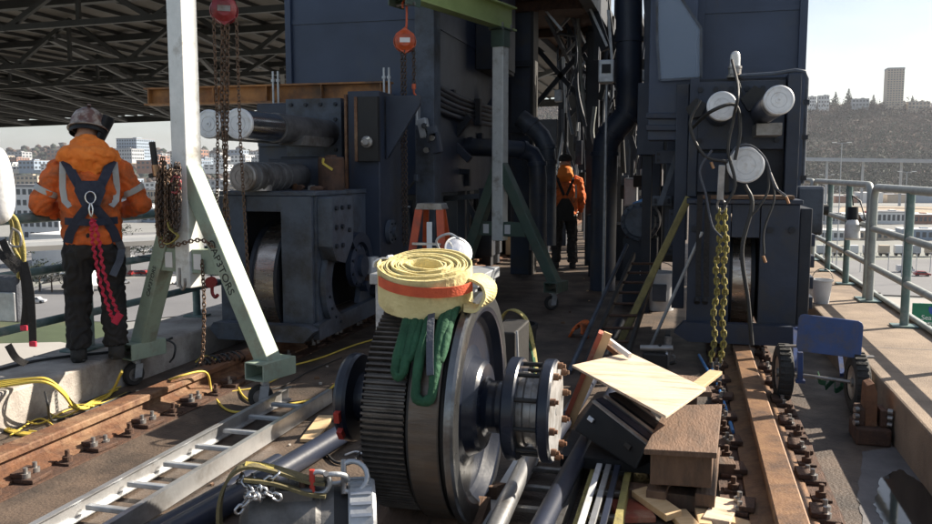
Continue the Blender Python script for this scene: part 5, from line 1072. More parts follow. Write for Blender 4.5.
pts = [on_wheel(-1.05, d, .05) for d in range(10, 34, 5)]; MB().ribbon(pts, AX, .03, .005).build('sling_tag', 'yellow_web', T3)
# ---- motor with strap and shackles
MA = V((.92, .39, 0)).normalized(); mc = V((-1.25, 3.08, .185))
T4 = thing('gear_motor', 'grey motor with silver end ring, strap and shackles in the front left', 'motor', (mc.x - .2, mc.y, 0))
MB().lathe([(0, -.47), (.06, -.47), (.11, -.455), (.145, -.425), (.163, -.38), (.168, -.30), (.168, -.17), (.158, -.15), (.155, -.10)], mc, MA, 40).build('motor_body', 'cast_grey', T4)
MB().lathe([(.155, -.101), (.155, -.045)], mc, MA, 40).build('groove', 'black_steel', T4)
MB().lathe([(.15, -.045), (.176, -.045), (.182, -.038), (.182, .05), (.174, .062), (.13, .065), (.13, .03), (0, .03)], mc, MA, 48).build('end_ring', 'galvanised', T4)
ms = MA.cross(UZ) * -1
for k in range(-7, 8): a = R(k * 14); d = UZ * math.cos(a) + ms * math.sin(a); MB().bar(mc + MA * -.035 + d * .185, mc + MA * .045 + d * .185, .012, .008, up=d).build('ring_lug', 'bright_steel', T4)
MB().bar(mc + MA * -.33 - ms * .02 + UZ * .14, mc + MA * -.18 - ms * .02 + UZ * .14, .13, .10).build('terminal_box', 'cast_grey', T4, bev=.008)
MB().bar(mc + MA * -.42 - UZ * .165, mc + MA * -.05 - UZ * .165, .26, .03).build('foot', 'dull_steel', T4)
for dx in (-.36, -.22): MB().cyl(mc + MA * dx + UZ * .19 - ms * .05, mc + MA * dx + UZ * .215 - ms * .05, .016, 6).build('bolt', 'rust_dark', T4)
T5 = thing('strap_sling', 'dirty olive strap loop with two shackles on the front motor', 'strap', mc + UZ * .22)
sp = [mc + MA * -.52 + UZ * -.10 - ms * .06, mc + MA * -.54 + UZ * .10 - ms * .05, mc + MA * -.51 + UZ * .22 - ms * .03, mc + MA * -.44 + UZ * .275 - ms * .02, mc + MA * -.33 + UZ * .255 - ms * .02, mc + MA * -.20 + UZ * .21 - ms * .03, mc + MA * -.13 + UZ * .20 - ms * .04]
MB().ribbon(sag(sp, 6), -ms + UZ * .1, .095, .012).build('strap_loop', 'olive_web', T5)
sp2 = [p_ - ms * .055 - UZ * .035 for p_ in sp[3:]]; MB().ribbon(sag(sp2, 6), -ms + UZ * .1, .045, .012).build('strap_loop', 'olive_web', T5)
MB().ribbon(sag([sp[3] + UZ * .008, sp[4] + UZ * .009], 4), -ms, .05, .004).build('yellow_print', 'yellow_rope', T5)
def shackle(c, d, n_, s=.055, r_=.0105):
    pts = []
    for k in range(13): a = R(-120 + 240 * k / 12); pts.append(c + d * (math.cos(a) * s) + n_ * (math.sin(a) * s))
    MB().tube(pts, r_, 8).build('shackle', 'galvanised', T5); MB().cyl(pts[0] - n_ * .015, pts[-1] + n_ * .015, r_ * 1.1, 8).build('shackle_pin', 'red_paint' if s < .05 else 'dull_steel', T5)
shackle(mc + MA * -.10 + UZ * .215 - ms * .05, MA, (ms * -.6 + UZ * .5).normalized()); shackle(mc + MA * -.03 + UZ * .21 - ms * .02, MA, (ms * .5 + UZ * .7).normalized(), .062); shackle(mc + MA * -.16 + UZ * .21 - ms * .07, MA, (UZ).normalized(), .045)
for k in range(10): q = mc + MA * (-.40 + rnd.uniform(-.06, .08)) + UZ * (.185 + rnd.uniform(-.015, .05)) - ms * rnd.uniform(.0, .12); MB().links([q, q + V((rnd.uniform(-.07, .07), rnd.uniform(-.07, .07), rnd.uniform(-.05, .05)))], .006, .04, .028).build('chain_bits', 'bright_steel', T5)
# ---- ladders
def ladder(name, label, X0, X1, Y0, Y1, z0, h, rail_m, rung_m, step=.30, off=.12, tilt=0, group=None):
    t = thing(name, label, 'ladder', ((X0 + X1) / 2, (Y0 + Y1) / 2, z0), group)
    for X, s in ((X0, 1), (X1, -1)):
        MB().prism([(0, 0), (s * .032, 0), (s * .032, .006), (s * .006, .012), (s * .006, h - .012), (s * .032, h - .006), (s * .032, h), (0, h)], (X, Y0, z0), (1, 0, 0), (0, 0, 1), (0, Y1 - Y0, tilt)).build('side_rail', rail_m, t)
    y = Y0 + off
    while y < Y1 - .05: MB().bar((X0 + .0325, y, z0 + h * .5 + tilt * (y - Y0) / (Y1 - Y0)), (X1 - .0325, y, z0 + h * .5 + tilt * (y - Y0) / (Y1 - Y0)), .034, .026).build('rung', rung_m, t, bev=.005); y += step
    return t
ladder('extension_ladder', 'aluminium ladder section lying flat beside the left rail', -2.685, -2.35, 1.6, 5.32, .015, .095, 'aluminium', 'galvanised')
ladder('deck_ladder', 'short aluminium ladder lying between drive wheel and black pipe', -.80, -.50, 2.0, 4.62, .005, .085, 'bright_steel', 'dull_steel', .27)
ladder('fiberglass_ladder', 'yellow edged fibreglass ladder lying under the black case', -.445, -.245, 2.1, 4.75, .005, .10, 'yellow_dirty', 'dull_steel')
MB()
for x, mt, lab in ((-.405, 'cap_metal', 'white metal strip lying inside the fibreglass ladder'), (-.36, 'aluminium', 'bright metal strip next to the white strip in the ladder'), (-.315, 'pipe_plastic', 'navy strip lying inside the fibreglass ladder'), (-.875, 'label_white', 'pale flat bar lying left of the short aluminium ladder')):
    tag(MB().bar((x, 2.0, .135 if x > -.5 else .02), (x + .005, 4.55, .135 if x > -.5 else .02), .028 if x > -.5 else .05, .016).build('flat_bar', mt, bev=.003), lab, 'metal bar', 'flat bars on the deck')
# rounded silver tube on the short ladder
t = thing('steel_tube', 'silver tube with closed round end beside the drive wheel', 'tube', (-.76, 3.3, .1)); MB().tube([(-.70, 2.0, .135), (-.745, 3.5, .135), (-.772, 4.42, .135), (-.774, 4.46, .135), (-.775, 4.48, .135)], [.042, .042, .042, .036, .02], 16).build('tube_wall', 'bright_steel', t); MB().cyl((-.765, 4.22, .174), (-.765, 4.22, .18), .022, 14).build('hole_plug', 'black_plastic', t)
def pipe(name, label, pts, r, mat, hollow=True, group=None):
    t = thing(name, label, 'pipe', pts[0], group); MB().tube(sag(pts, 5) if len(pts) > 2 else pts, r, 16, caps=not hollow).build('pipe_wall', mat, t)
    if hollow:
        for a, b in ((pts[0], pts[1]), (pts[-1], pts[-2])): d = (V(a) - V(b)).normalized(); MB().lathe([(r, 0), (r * .82, 0), (r * .82, -.15), (0, -.15)], a, d, 16).build('pipe_mouth', 'black_plastic', t)
    return t
pipe('plastic_pipe', 'black plastic pipe lying right of the left ladder', [(-2.22, 2.2, .062), (-2.06, 3.4, .062), (-1.93, 4.72, .062)], .060, 'pipe_plastic', group='black pipes on the deck')
pipe('plastic_pipe', 'thinner black pipe between left ladder and the thick black pipe', [(-2.33, 2.2, .045), (-2.18, 3.4, .045), (-2.11, 4.05, .045)], .044, 'pipe_plastic', group='black pipes on the deck')
pipe('plastic_pipe', 'long navy pipe lying across the short ladder up to the black case', [(-.60, 2.0, .145), (-.545, 3.6, .145), (-.49, 5.0, .13), (-.47, 6.2, .06)], .045, 'pipe_plastic', group='black pipes on the deck')
pipe('plastic_pipe', 'dark pipe running under the red board towards the duct', [(-.74, 4.7, .055), (-.68, 6.2, .055), (-.66, 8.8, .055)], .05, 'pipe_plastic', group='black pipes on the deck')
# planks on the deck near the left ladder
for i, (x, y, l_, w_, rz_, mt, lb) in enumerate(((-1.95, 5.25, .9, .14, 8, 'wood_brown', 'weathered plank beyond the end of the black pipe'), (-1.75, 3.62, .7, .12, 70, 'wood_brown', 'brown board between motor and drive wheel'), (-2.2, 4.75, .5, .10, 12, 'wood_pale', 'pale strip of wood by the ladder end'), (-1.72, 5.25, .5, .16, 40, 'plywood', 'small pale board on the deck left of the drive wheel'))):
    o = MB().box((0, 0, .011), (w_, l_, .022)).build('plank', mt, bev=.003); o.location = (x, y, .003); o.rotation_euler.z = R(rz_); tag(o, lb, 'plank', 'loose planks on the deck')
# ---- boxes, boards and offcuts right of the wheel
A, B, Cc, D = at(573, 430, 4.40), at(635, 471, 4.10), at(647, 446, 4.13), at(592, 403, 4.43); bk = V((.20, .30, .035))
T6 = thing('tool_case', 'black plastic tool case with silver trim under the plywood board', 'case', (A + B) / 2 - UZ * .1)
q = [A, B, Cc, D]; MB().add(q + [p_ + bk for p_ in q], [(0, 1, 2, 3), (7, 6, 5, 4), (0, 4, 5, 1), (1, 5, 6, 2), (2, 6, 7, 3), (3, 7, 4, 0)]).build('case_body', 'black_plastic', T6, bev=.012)
nf = (B - A).cross(D - A).normalized(); nf = nf if nf.y < 0 else -nf
c0 = D.lerp(Cc, .14).lerp(A.lerp(B, .14), .42); dr = (Cc - D).normalized(); MB().bar(c0 - dr * .022 + nf * .006, c0 + dr * .022 + nf * .006, .012, .026, up=(D - A)).build('latch', 'bright_steel', T6, bev=.003)
c1 = D.lerp(Cc, .78).lerp(A.lerp(B, .78), .42); MB().bar(c1 - dr * .022 + nf * .006, c1 + dr * .022 + nf * .006, .012, .026, up=(D - A)).build('latch', 'black_steel', T6, bev=.003)
for f, wd, mt in ((.03, .02, 'aluminium'), (.16, .045, 'pipe_plastic'), (.30, .02, 'aluminium'), (.46, .05, 'black_plastic'), (.6, .02, 'dull_steel')):
    up_ = (Cc - D).cross(bk).normalized(); up_ = up_ if up_.z > 0 else -up_; MB().bar(D + bk * f + up_ * .007, Cc + bk * f + up_ * .007, wd, .012, up=up_).build('lid_rib', mt, T6)
MB().bx(-.60, -.15, 4.18, 4.62, .11, .165).build('case_base', 'black_plastic', T6)
zt = .50; P4 = [gz(572, 365, .50), gz(629, 352, .50), gz(706, 388, .50), gz(666, 416, .50)]
T7 = tag(MB().add(P4 + [p_ - UZ * .014 for p_ in P4], [(3, 2, 1, 0), (4, 5, 6, 7), (0, 1, 5, 4), (1, 2, 6, 5), (2, 3, 7, 6), (3, 0, 4, 7)]).build('plywood_sheet', 'plywood', bev=.002), 'sunlit plywood sheet lying over the black case and brown box', 'plywood')
a, b = P4[2], P4[3]
T8 = thing('wooden_box', 'brown timber box with overhanging lid right of the black case', 'wooden box', (.0, 4.2, 0))
Q = [gz(644, 449, .33), gz(717, 453, .33), gz(722, 404, .33), gz(667, 405, .33)]
MB().add(Q + [p_ - UZ * .028 for p_ in Q], [(0, 1, 2, 3), (7, 6, 5, 4), (0, 4, 5, 1), (1, 5, 6, 2), (2, 6, 7, 3), (3, 7, 4, 0)]).build('lid', 'wood_brown', T8, bev=.004)
ct = sum(Q, V()) / 4; Q2 = [ct + (p_ - ct) * .86 - UZ * .029 for p_ in Q]; MB().add(Q2 + [p_ - UZ * .16 for p_ in Q2], [(0, 1, 2, 3), (7, 6, 5, 4), (0, 4, 5, 1), (1, 5, 6, 2), (2, 6, 7, 3), (3, 7, 4, 0)]).build('box_body', 'wood_brown', T8, bev=.004)
for f in (.1, .9): e0 = Q2[0].lerp(Q2[1], f); e1 = Q2[3].lerp(Q2[2], f); MB().bar(e0 - UZ * .221, e1 - UZ * .221, .09, .06).build('skid', 'wood_brown', T8, bev=.004)
for k, (px, py, Y, dx, dy, dz, rz_) in enumerate(((660, 480, 4.05, .5, .10, .08, -4), (690, 470, 4.5, .45, .12, .09, 8))):
    q = gz(px, py, 0); o = MB().box((0, 0, dz / 2), (dx, dy, dz)).build('timber_block', 'wood_brown', bev=.005); o.location = (q.x, Y + .02, 0.001); o.rotation_euler.z = R(rz_); tag(o, ['dark timber beam in front of the brown box', 'dark timber beam under the back of the brown box'][k], 'timber', 'timbers under the brown box')
a = at(700, 386, 4.62); tag(MB().bar(at(690, 392, 4.66), at(716, 372, 5.0), .075, .02).build('offcut', 'wood_pale', bev=.003), 'small pale offcut at the right corner of the plywood sheet', 'wood offcut')
P5 = [gz(650, 372, .30), gz(705, 377, .30), gz(712, 392, .30), gz(660, 392, .30)]
tag(MB().add(P5 + [p_ - UZ * .03 for p_ in P5], [(3, 2, 1, 0), (4, 5, 6, 7), (0, 1, 5, 4), (1, 2, 6, 5), (2, 3, 7, 6), (3, 0, 4, 7)]).bx(P5[0].x + .1, P5[1].x - .05, P5[3].y + .05, P5[0].y - .05, 0, .268).build('wooden_crate', 'wood_brown', bev=.003), 'dark brown crate just behind the plywood sheet', 'crate')
# leaning red-brown board
a, b = gz(563, 428, .0), at(601, 332, 5.15); t = thing('leaning_board', 'red brown board with pale edge leaning behind the plywood sheet', 'board', a); MB().bar(a + UZ * .02, b, .09, .03, up=(1, 0, .2)).build('board', 'wood_red', t, bev=.003); MB().bar(a + V((.04, -.02, .02)), b + V((.045, -.02, .0)), .016, .05, up=(1, 0, .2)).build('pale_edge', 'wood_pale', t)
for k, (p0, p1) in enumerate((((603, 336), (630, 356)), ((606, 345), (640, 372)))): tag(MB().bar(at(*p0, 5.25), at(*p1, 5.0), .02, .03).build('batten', ['label_white', 'wood_brown'][k]), ['thin white batten resting on the red brown board', 'thin brown batten under the white batten'][k], 'batten')
# offcuts at the front edge
for k, (px, py, l_, w_, h_, rz_, mt, lb) in enumerate(((632, 512, .22, .17, .03, 18, 'wood_red', 'red stained board end among the front offcuts'), (656, 512, .26, .09, .035, 40, 'wood_pale', 'pale offcut leaning on the red stained board'), (684, 522, .20, .09, .03, 20, 'wood_pale', 'pale offcut between the leaning offcut and the knotted board'), (722, 515, .28, .12, .04, -14, 'plywood', 'pale knotted board at the right end of the offcuts'), (703, 520, .18, .06, .03, 5, 'wood_pale', 'narrow offcut beside the knotted board'), (738, 524, .16, .07, .025, 60, 'wood_pale', 'small offcut next to the right rail'), (690, 500, .12, .06, .03, 70, 'wood_brown', 'small brown offcut behind the pale ones'))):
    q = gz(px, py, 0); o = MB().box((0, 0, h_ / 2), (w_, l_, h_)).build('wood_offcut', mt, bev=.003); o.location = (q.x, q.y - .03, .003 + (.034 if k == 1 else 0)); o.rotation_euler = (R(6) if k == 1 else 0, R(-5) if k == 1 else 0, R(rz_)); tag(o, lb, 'wood offcut', 'wood offcuts at the front')
# ---- blue rods and hand cart
for k, (p0, p1) in enumerate((((699, 355), (713, 380)), ((711, 366), (719, 388)), (((718, 384)), (733, 432)))): tag(MB().cyl(gz(*p0, .03), gz(*p1, .03), .012, 10).build('blue_rod', 'blue_rod'), ['blue rod lying nearest the brown crate', 'short blue rod between the two longer ones', 'longest blue rod lying beside the right rail'][k], 'rod', 'blue rods on the deck')
T9 = thing('hand_cart', 'blue hand cart with two black tyres standing by the right rail', 'hand cart', (.92, 6.1, 0))
pa = [at(799, 314, 6.10), at(864, 322, 6.02), at(861, 359, 5.96), at(796, 351, 6.04)]
cn = sum(pa, V()) / 4; rp_ = []
for i in range(4):
    p0, p1, p2 = pa[i - 1], pa[i], pa[(i + 1) % 4]
    e0 = p1 + (p0 - p1).normalized() * .03; e1 = p1 + (p2 - p1).normalized() * .03; rp_ += [e0, (e0 + e1 + p1) / 3, e1]
nb = V((0, .012, .003)); n_ = len(rp_)
MB().add(rp_ + [p_ + nb for p_ in rp_], [tuple(range(n_))[::-1], tuple(range(n_, 2 * n_))] + [(i, (i + 1) % n_, n_ + (i + 1) % n_, n_ + i) for i in range(n_)]).build('toe_plate', 'blue_paint', T9, bev=.003)
def tyre(c, r_, wd, name='wheel'):
    w_ = MB().lathe([(r_ * .58, -wd * .42), (r_ * .8, -wd * .5), (r_ * .95, -wd * .4), (r_, -wd * .2), (r_, wd * .2), (r_ * .95, wd * .4), (r_ * .8, wd * .5), (r_ * .58, wd * .42)], c, (1, .06, 0), 32).build(name, 'rubber', T9)
    MB().lathe([(0, -wd * .45), (.03, -wd * .45), (.03, -wd * .3), (r_ * .4, -wd * .2), (r_ * .575, -wd * .36), (r_ * .575, wd * .36), (r_ * .4, wd * .2), (.03, wd * .3), (.03, wd * .45), (0, wd * .45)], c, (1, .06, 0), 24).build('rim', 'dull_steel', w_)
    for k in range(28): a = 2 * math.pi * k / 28; MB().box(V(c) + V((0, r_ * math.cos(a), r_ * math.sin(a))), (wd * .7, .012, .02), Euler((a, 0, 0)).to_matrix()).build('tread_block', 'rubber', w_)
tyre((.665, 6.20, .205), .20, .10); tyre((1.115, 6.02, .205), .20, .10)
MB().cyl((.62, 6.22, .205), (1.16, 6.0, .205), .012, 10).build('axle', 'dull_steel', T9)
for px in (800, 857): a = at(px, 352, 6.05); b = at(px, 381, 6.05); MB().bar(a, b, .035, .035, up=(0, 1, 0)).build('frame_leg', 'blue_paint', T9, bev=.004); MB().box(b, (.06, .06, .02)).build('frame_foot', 'blue_paint', T9)
for px0, px1, py in ((785, 797, 346), (861, 874, 357)): MB().bar(at(px0, py, 6.08), at(px1, py, 6.08), .05, .012).build('fender_tab', 'dull_steel', T9)
MB().bar((.76, 6.3, .21), (.80, 6.75, .42), .03, .03).bar((1.05, 6.2, .21), (1.08, 6.65, .42), .03, .03).bar((.80, 6.75, .42), (1.08, 6.65, .42), .03, .03).build('handle_frame', 'blue_paint', T9)
q = gz(829, 380); t = thing('green_strap', 'crumpled dark green strap on the deck behind the hand cart plate', 'strap', (q.x, 6.5, 0))
for k in range(5): c = V((q.x + rnd.uniform(-.08, .08), 6.45 + rnd.uniform(-.08, .08), .02 + .015 * k)); MB().ribbon(sag([c + V((rnd.uniform(-.1, .1), rnd.uniform(-.1, .1), rnd.uniform(0, .08))) for _ in range(4)], 5), (0, .3, 1), .035, .006).build('strap_fold', 'green_web', t)
# ---- rusty rail clamp
T10 = thing('rail_clamp', 'rusty bolted rail clamp standing against the walkway kerb', 'rail clamp', (1.09, 5.45, 0)); cx = 1.085
MB().box((cx, 5.42, .05), (.19, .26, .10)).build('base_block', 'rust_dark', T10, bev=.01); MB().prism([(-.035, 0), (.035, 0), (.03, .20), (.012, .26), (-.03, .24)], (cx - .01, 5.36, .10), (1, 0, 0), (0, 0, 1), (0, .14, 0)).build('web_plate', 'rust', T10, bev=.006)
for s in (-1, 1):
    MB().box((cx + s * .062, 5.43, .15), (.04, .16, .10)).build('cheek', 'rust_dark', T10, bev=.006)
    for z in (.12, .16, .20): MB().cyl((cx + s * .08, 5.35, z), (cx + s * .105, 5.34, z), .017, 6).build('bolt', 'dull_steel', T10)
# ================================================================== bench, lamp, step ladder and other gear behind the wheel
t = thing('work_bench', 'small grey steel bench behind the yellow sling roll', 'bench', (-1.4, 5.5, 0))
MB().bx(-2.02, -1.285, 5.2, 5.85, .865, .935).build('bench_top', 'galvanised', t, bev=.006)
for x, y in ((-1.34, 5.26), (-1.96, 5.26), (-1.34, 5.79), (-1.96, 5.79)): MB().bx(x - .03, x + .03, y - .03, y + .03, 0, .863).build('leg', 'galvanised', t, bev=.004)
MB().bx(-1.92, -1.38, 5.24, 5.28, .3, .36).build('stretcher', 'galvanised', t)
c = at(457, 252, 5.35); t = thing('work_lamp', 'round silver work lamp lying on the bench', 'lamp', (c.x, c.y, .935)); d = V((.55, -.55, .45)).normalized()
MB().lathe([(0, -.05), (.05, -.045), (.08, -.02), (.098, .015), (.10, .024), (.088, .026)], c, d, 24).build('reflector', 'galvanised', t); MB().lathe([(.088, .022), (.05, .028), (0, .03)], c, d, 24).build('lens', 'chrome', t)
MB().lathe([(0, -.16), (.045, -.16), (.055, -.13), (.055, -.06)], c, d, 16).build('lamp_body', 'wood_pale', t); MB().tube(sag([c - d * .15 + V((-.02, 0, .02)), c + V((-.14, 0, .07)), c + V((-.05, -.02, .12)), c + V((.03, -.05, .09))], 6), .008, 6).build('handle', 'galvanised', t)
MB().box((c.x, c.y, .946), (.1, .1, .02)).build('lamp_foot', 'black_plastic', t)
t = thing('step_ladder', 'orange fibreglass step ladder with grey top beside the left carriage', 'step ladder', at(432, 280, 7.5).xy.to_3d()); a = at(432, 208, 7.5); X, Y, Z = a
MB().prism([(-.13, 0), (.13, 0), (.11, .055), (-.11, .055)], (X, Y - .1, Z - .01), (1, 0, 0), (0, 0, 1), (0, .2, 0)).build('top_cap', 'dull_steel', t, bev=.01)
for s in (-1, 1):
    MB().bar((X + s * .10, Y - .08, Z - .01), (X + s * .23, Y - .36, 0), .07, .025, up=(0, 1, 0)).build('front_rail', 'hoist_orange', t); MB().bar((X + s * .08, Y + .08, Z - .01), (X + s * .20, Y + .34, 0), .05, .025, up=(0, 1, 0)).build('back_rail', 'hoist_orange', t)
for k in range(1, 4): f = k / 4; w_ = .10 + .13 * f; MB().bar((X - w_, Y - .08 - .28 * f, Z * (1 - f)), (X + w_, Y - .08 - .28 * f, Z * (1 - f)), .08, .02).build('step', 'aluminium', t)
for k in range(1, 3): f = k / 3; w_ = .08 + .12 * f; MB().bar((X - w_, Y + .08 + .26 * f, Z * (1 - f)), (X + w_, Y + .08 + .26 * f, Z * (1 - f)), .03, .02).build('back_brace', 'aluminium', t)
MB().bar((X + .02, Y - .15, Z - .12), (X + .035, Y - .2, Z - .38), .05, .003, up=(0, 1, 0)).build('label_sheet', 'label_white', t)
# black toolbox with pale edge behind the wheel
t = thing('equipment_case', 'black case with pale edge standing right behind the drive wheel', 'case', (-1.05, 5.05, 0)); MB().bx(-1.12, -.97, 4.85, 5.30, 0, .66).build('case_body', 'black_steel', t, bev=.01); MB().bar((-.96, 4.84, .67), (-.93, 4.84, .0), .012, .012, up=(0, 1, 0)).build('edge_trim', 'galvanised', t)
b = thing('strap_bucket', 'dark bucket with yellow strap behind the coupling flange', 'bucket', (-.98, 6.3, 0)); q = at(516, 312, 6.3)
MB().lathe([(0, 0), (.13, 0), (.16, .42), (.17, .42), (.17, .45), (.15, .45), (.12, .03), (0, .03)], (q.x, 6.3, 0), (0, 0, 1), 24).build('bucket_body', 'black_plastic', b); MB().ribbon(sag([(q.x - .12, 6.2, .44), (q.x - .02, 6.12, .58), (q.x + .10, 6.15, .52), (q.x + .17, 6.12, .30), (q.x + .21, 6.08, .06)], 6), (.3, 1, 0), .05, .008).build('strap', 'yellow_dirty', b); MB().ribbon(sag([(q.x + .05, 6.14, .46), (q.x + .16, 6.1, .3), (q.x + .2, 6.05, .05)], 6), (.3, 1, 0), .04, .008).build('strap', 'green_web', b)
# white bucket, pole, rods near the right carriage
q = gz(658, 309); b = thing('white_bucket', 'white plastic bucket with dark window beside the right carriage', 'bucket', q); MB().lathe([(0, 0), (.175, 0), (.205, .40), (.22, .40), (.22, .44), (.195, .44), (.165, .03), (0, .03)], q, (0, 0, 1), 28).build('bucket_body', 'white_plastic', b); MB().box(q + V((.02, -.2, .22)), (.16, .06, .2), Euler((R(-4), 0, 0)).to_matrix()).build('label_patch', 'grey_web', b, bev=.01); MB().tube([q + V((.21 * math.cos(R(a)), -.02, .40 + .16 * math.sin(R(a)))) for a in range(0, 181, 20)], .005, 6).build('handle', 'dull_steel', b)
a, b_ = at(689, 197, 7.95), gz(620, 342, .03); tag(MB().bar(a, b_, .06, .06).build('leaning_pole', 'pole_yellow', bev=.008), 'dirty yellow square pole leaning on the right carriage', 'pole')
a, b_ = at(702, 232, 7.4), gz(649, 350, .02); tag(MB().cyl(a, b_, .014, 8).build('leaning_rod', 'galvanised'), 'thin grey rod leaning right of the yellow pole', 'rod')
a, b_ = at(627, 245, 10.0), gz(569, 372, .02); tag(MB().cyl(a, b_, .022, 8).build('leaning_conduit', 'grey_blue'), 'long grey conduit sloping up from the deck towards the round motor', 'conduit')
t = thing('dark_ladder', 'dark ladder sloping up to the round motor between the conduit and yellow pole', 'ladder', gz(600, 350)); 
A0, A1, B0, B1 = gz(582, 372, .02), at(634, 255, 9.6), gz(622, 372, .02), at(660, 255, 9.6)
MB().bar(A0, A1, .03, .07).build('side_rail', 'black_steel', t); MB().bar(B0, B1, .03, .07).build('side_rail', 'black_steel', t)
for k in range(1, 10): MB().cyl(A0.lerp(A1, k / 10), B0.lerp(B1, k / 10), .014, 8).build('rung', 'rust_dark', t)
q = gz(578, 338); tag(MB().ribbon(sag([q + V((-.08, 0, .02)), q + V((-.03, .1, .09)), q + V((.05, .02, .13)), q + V((.07, -.05, .03))], 6), (.2, 1, .3), .14, .02).build('orange_rag', 'hivis', bev=.004), 'crumpled orange rag on the dark deck beyond the drive wheel', 'rag')
# small pump
q = gz(655, 368); t = thing('grease_pump', 'small dark hydraulic pump on the deck behind the plywood sheet', 'pump', q); MB().box(q + V((0, 0, .07)), (.2, .2, .14)).build('pump_body', 'black_steel', t, bev=.015); MB().cyl(q + V((-.12, -.05, .17)), q + V((.14, -.05, .18)), .028, 12).build('piston', 'dull_steel', t); MB().cyl(q + V((.08, .02, .02)), q + V((.10, .02, .26)), .03, 12).build('reservoir', 'dull_steel', t)
for k in range(6): c = q + V((rnd.uniform(-.14, .14), rnd.uniform(-.12, .08), rnd.uniform(.03, .2))); MB().cyl(c, c + V((rnd.uniform(-.07, .07), -.03, rnd.uniform(-.03, .05))), .014, 8).build('fitting', ['dull_steel', 'black_steel', 'bright_steel'][k % 3], t)
# ---- cords
def cord(name, label, pts, r, mat, z=.012, group=None):
    tag(MB().tube(sag([gz(*p_[:2], p_[2] if len(p_) > 2 else z) for p_ in pts], 7), r, 6).build(name, mat), label, 'cord', group)
K = .262
for i in range(7):
    o = i * 2.2
    cord('yellow_cord', 'yellow extension cord in the bundle spilling over the left kerb', [(-20, 384 + o, K), (15, 380 + o * .7, K + .03), (45, 378 + o * .6 + rnd.uniform(-2, 2), K + .05), (62, 390 + o * .5, .22), (75, 403 + o * .6 + rnd.uniform(-2, 3), .06), (88, 408 - o * .6, .012), (110, 396 - o * .5 + rnd.uniform(-3, 3), .012), (122, 372 - o * .2, .20)] if i < 4 else [(-20, 405 + o, .012), (10, 424 + o * .6, .012), (35, 430 + o * .4, .012), (60, 428 + o * .3, .012), (82, 418 + o * .4, .012)], .0085, 'yellow_cord', group='yellow cords at the left kerb')
cord('yellow_cord', 'yellow cord trailing over the deck under the near gantry caster', [(196, 362, .03), (205, 356, .03), (222, 363, .02), (232, 372), (243, 396), (262, 404), (290, 404), (320, 396), (345, 376)], .0085, 'yellow_cord')
cord('yellow_cord', 'yellow cord looping past the left rail clips', [(160, 385, .03), (175, 378, .18), (205, 372, .18), (212, 392, .02), (224, 408), (240, 412), (256, 405)], .008, 'yellow_cord')
cord('yellow_cord', 'long yellow cord running from the gantry foot to the left carriage', [(262, 372), (290, 366), (320, 358), (352, 346), (372, 340)], .008, 'yellow_cord')
cord('black_cord', 'black cord curled on the deck between motor and drive wheel', [(300, 500), (298, 470), (305, 452), (320, 448), (335, 462), (352, 462), (362, 452), (380, 458)], .008, 'black_cord')
cord('black_cord', 'black cord lying along the top of the left kerb', [(-10, 372, K), (30, 362, K), (70, 356, K), (110, 352, K), (150, 346, K), (172, 338, K)], .010, 'black_cord')
cord('black_cord', 'black cable with hanging plug over the left kerb near the gantry caster', [(142, 342, K), (158, 338, K + .02), (174, 344, K + .02), (174, 356, .2), (170, 362, .1)], .008, 'black_cord')
cord('black_cord', 'black cord lying at the foot of the kerb face', [(45, 392, K), (48, 405, .2), (50, 418, .05), (58, 420), (90, 410), (130, 392)], .008, 'black_cord')
for i in range(8): x = 196 + i * 5; cord('black_cord', 'dark cord tangle on the left rail behind the gantry foot', [(x, 366 - i, .16), (x + 6, 358 - i, .19), (x + 14, 364 - i, .16), (x + 10, 372 - i, .03)], .008, ['black_cord', 'rust_dark'][i % 2], group='cord tangle on the left rail')
for i in range(9):
    x0 = rnd.uniform(-10, 60); y0 = 395 + rnd.uniform(0, 40); cord('yellow_cord', 'loose yellow cord lying on the deck at the foot of the left kerb', [(x0 - 30, y0 + rnd.uniform(-6, 10)), (x0, y0 + rnd.uniform(-8, 12)), (x0 + 25, y0 + rnd.uniform(-10, 6)), (x0 + 55, y0 - rnd.uniform(4, 18)), (x0 + 80, y0 - rnd.uniform(10, 26))], .006, 'yellow_cord', group='loose yellow cords by the kerb')
for i in range(5):
    x0 = rnd.uniform(215, 300); y0 = rnd.uniform(352, 410); cord('thin_cord', 'thin pale cord crossing the deck near the gantry caster', [(x0 - 30, y0 + rnd.uniform(0, 14)), (x0, y0 + rnd.uniform(-4, 6)), (x0 + 30, y0 - rnd.uniform(2, 12)), (x0 + 62, y0 - rnd.uniform(8, 26))], .005, ['yellow_cord', 'black_cord'][i % 2], group='thin cords near the gantry caster')
cord('pale_cable', 'pale thin cable end curled on the deck by the drive wheel', [(345, 455), (358, 452), (372, 462), (384, 470)], .006, 'label_white')
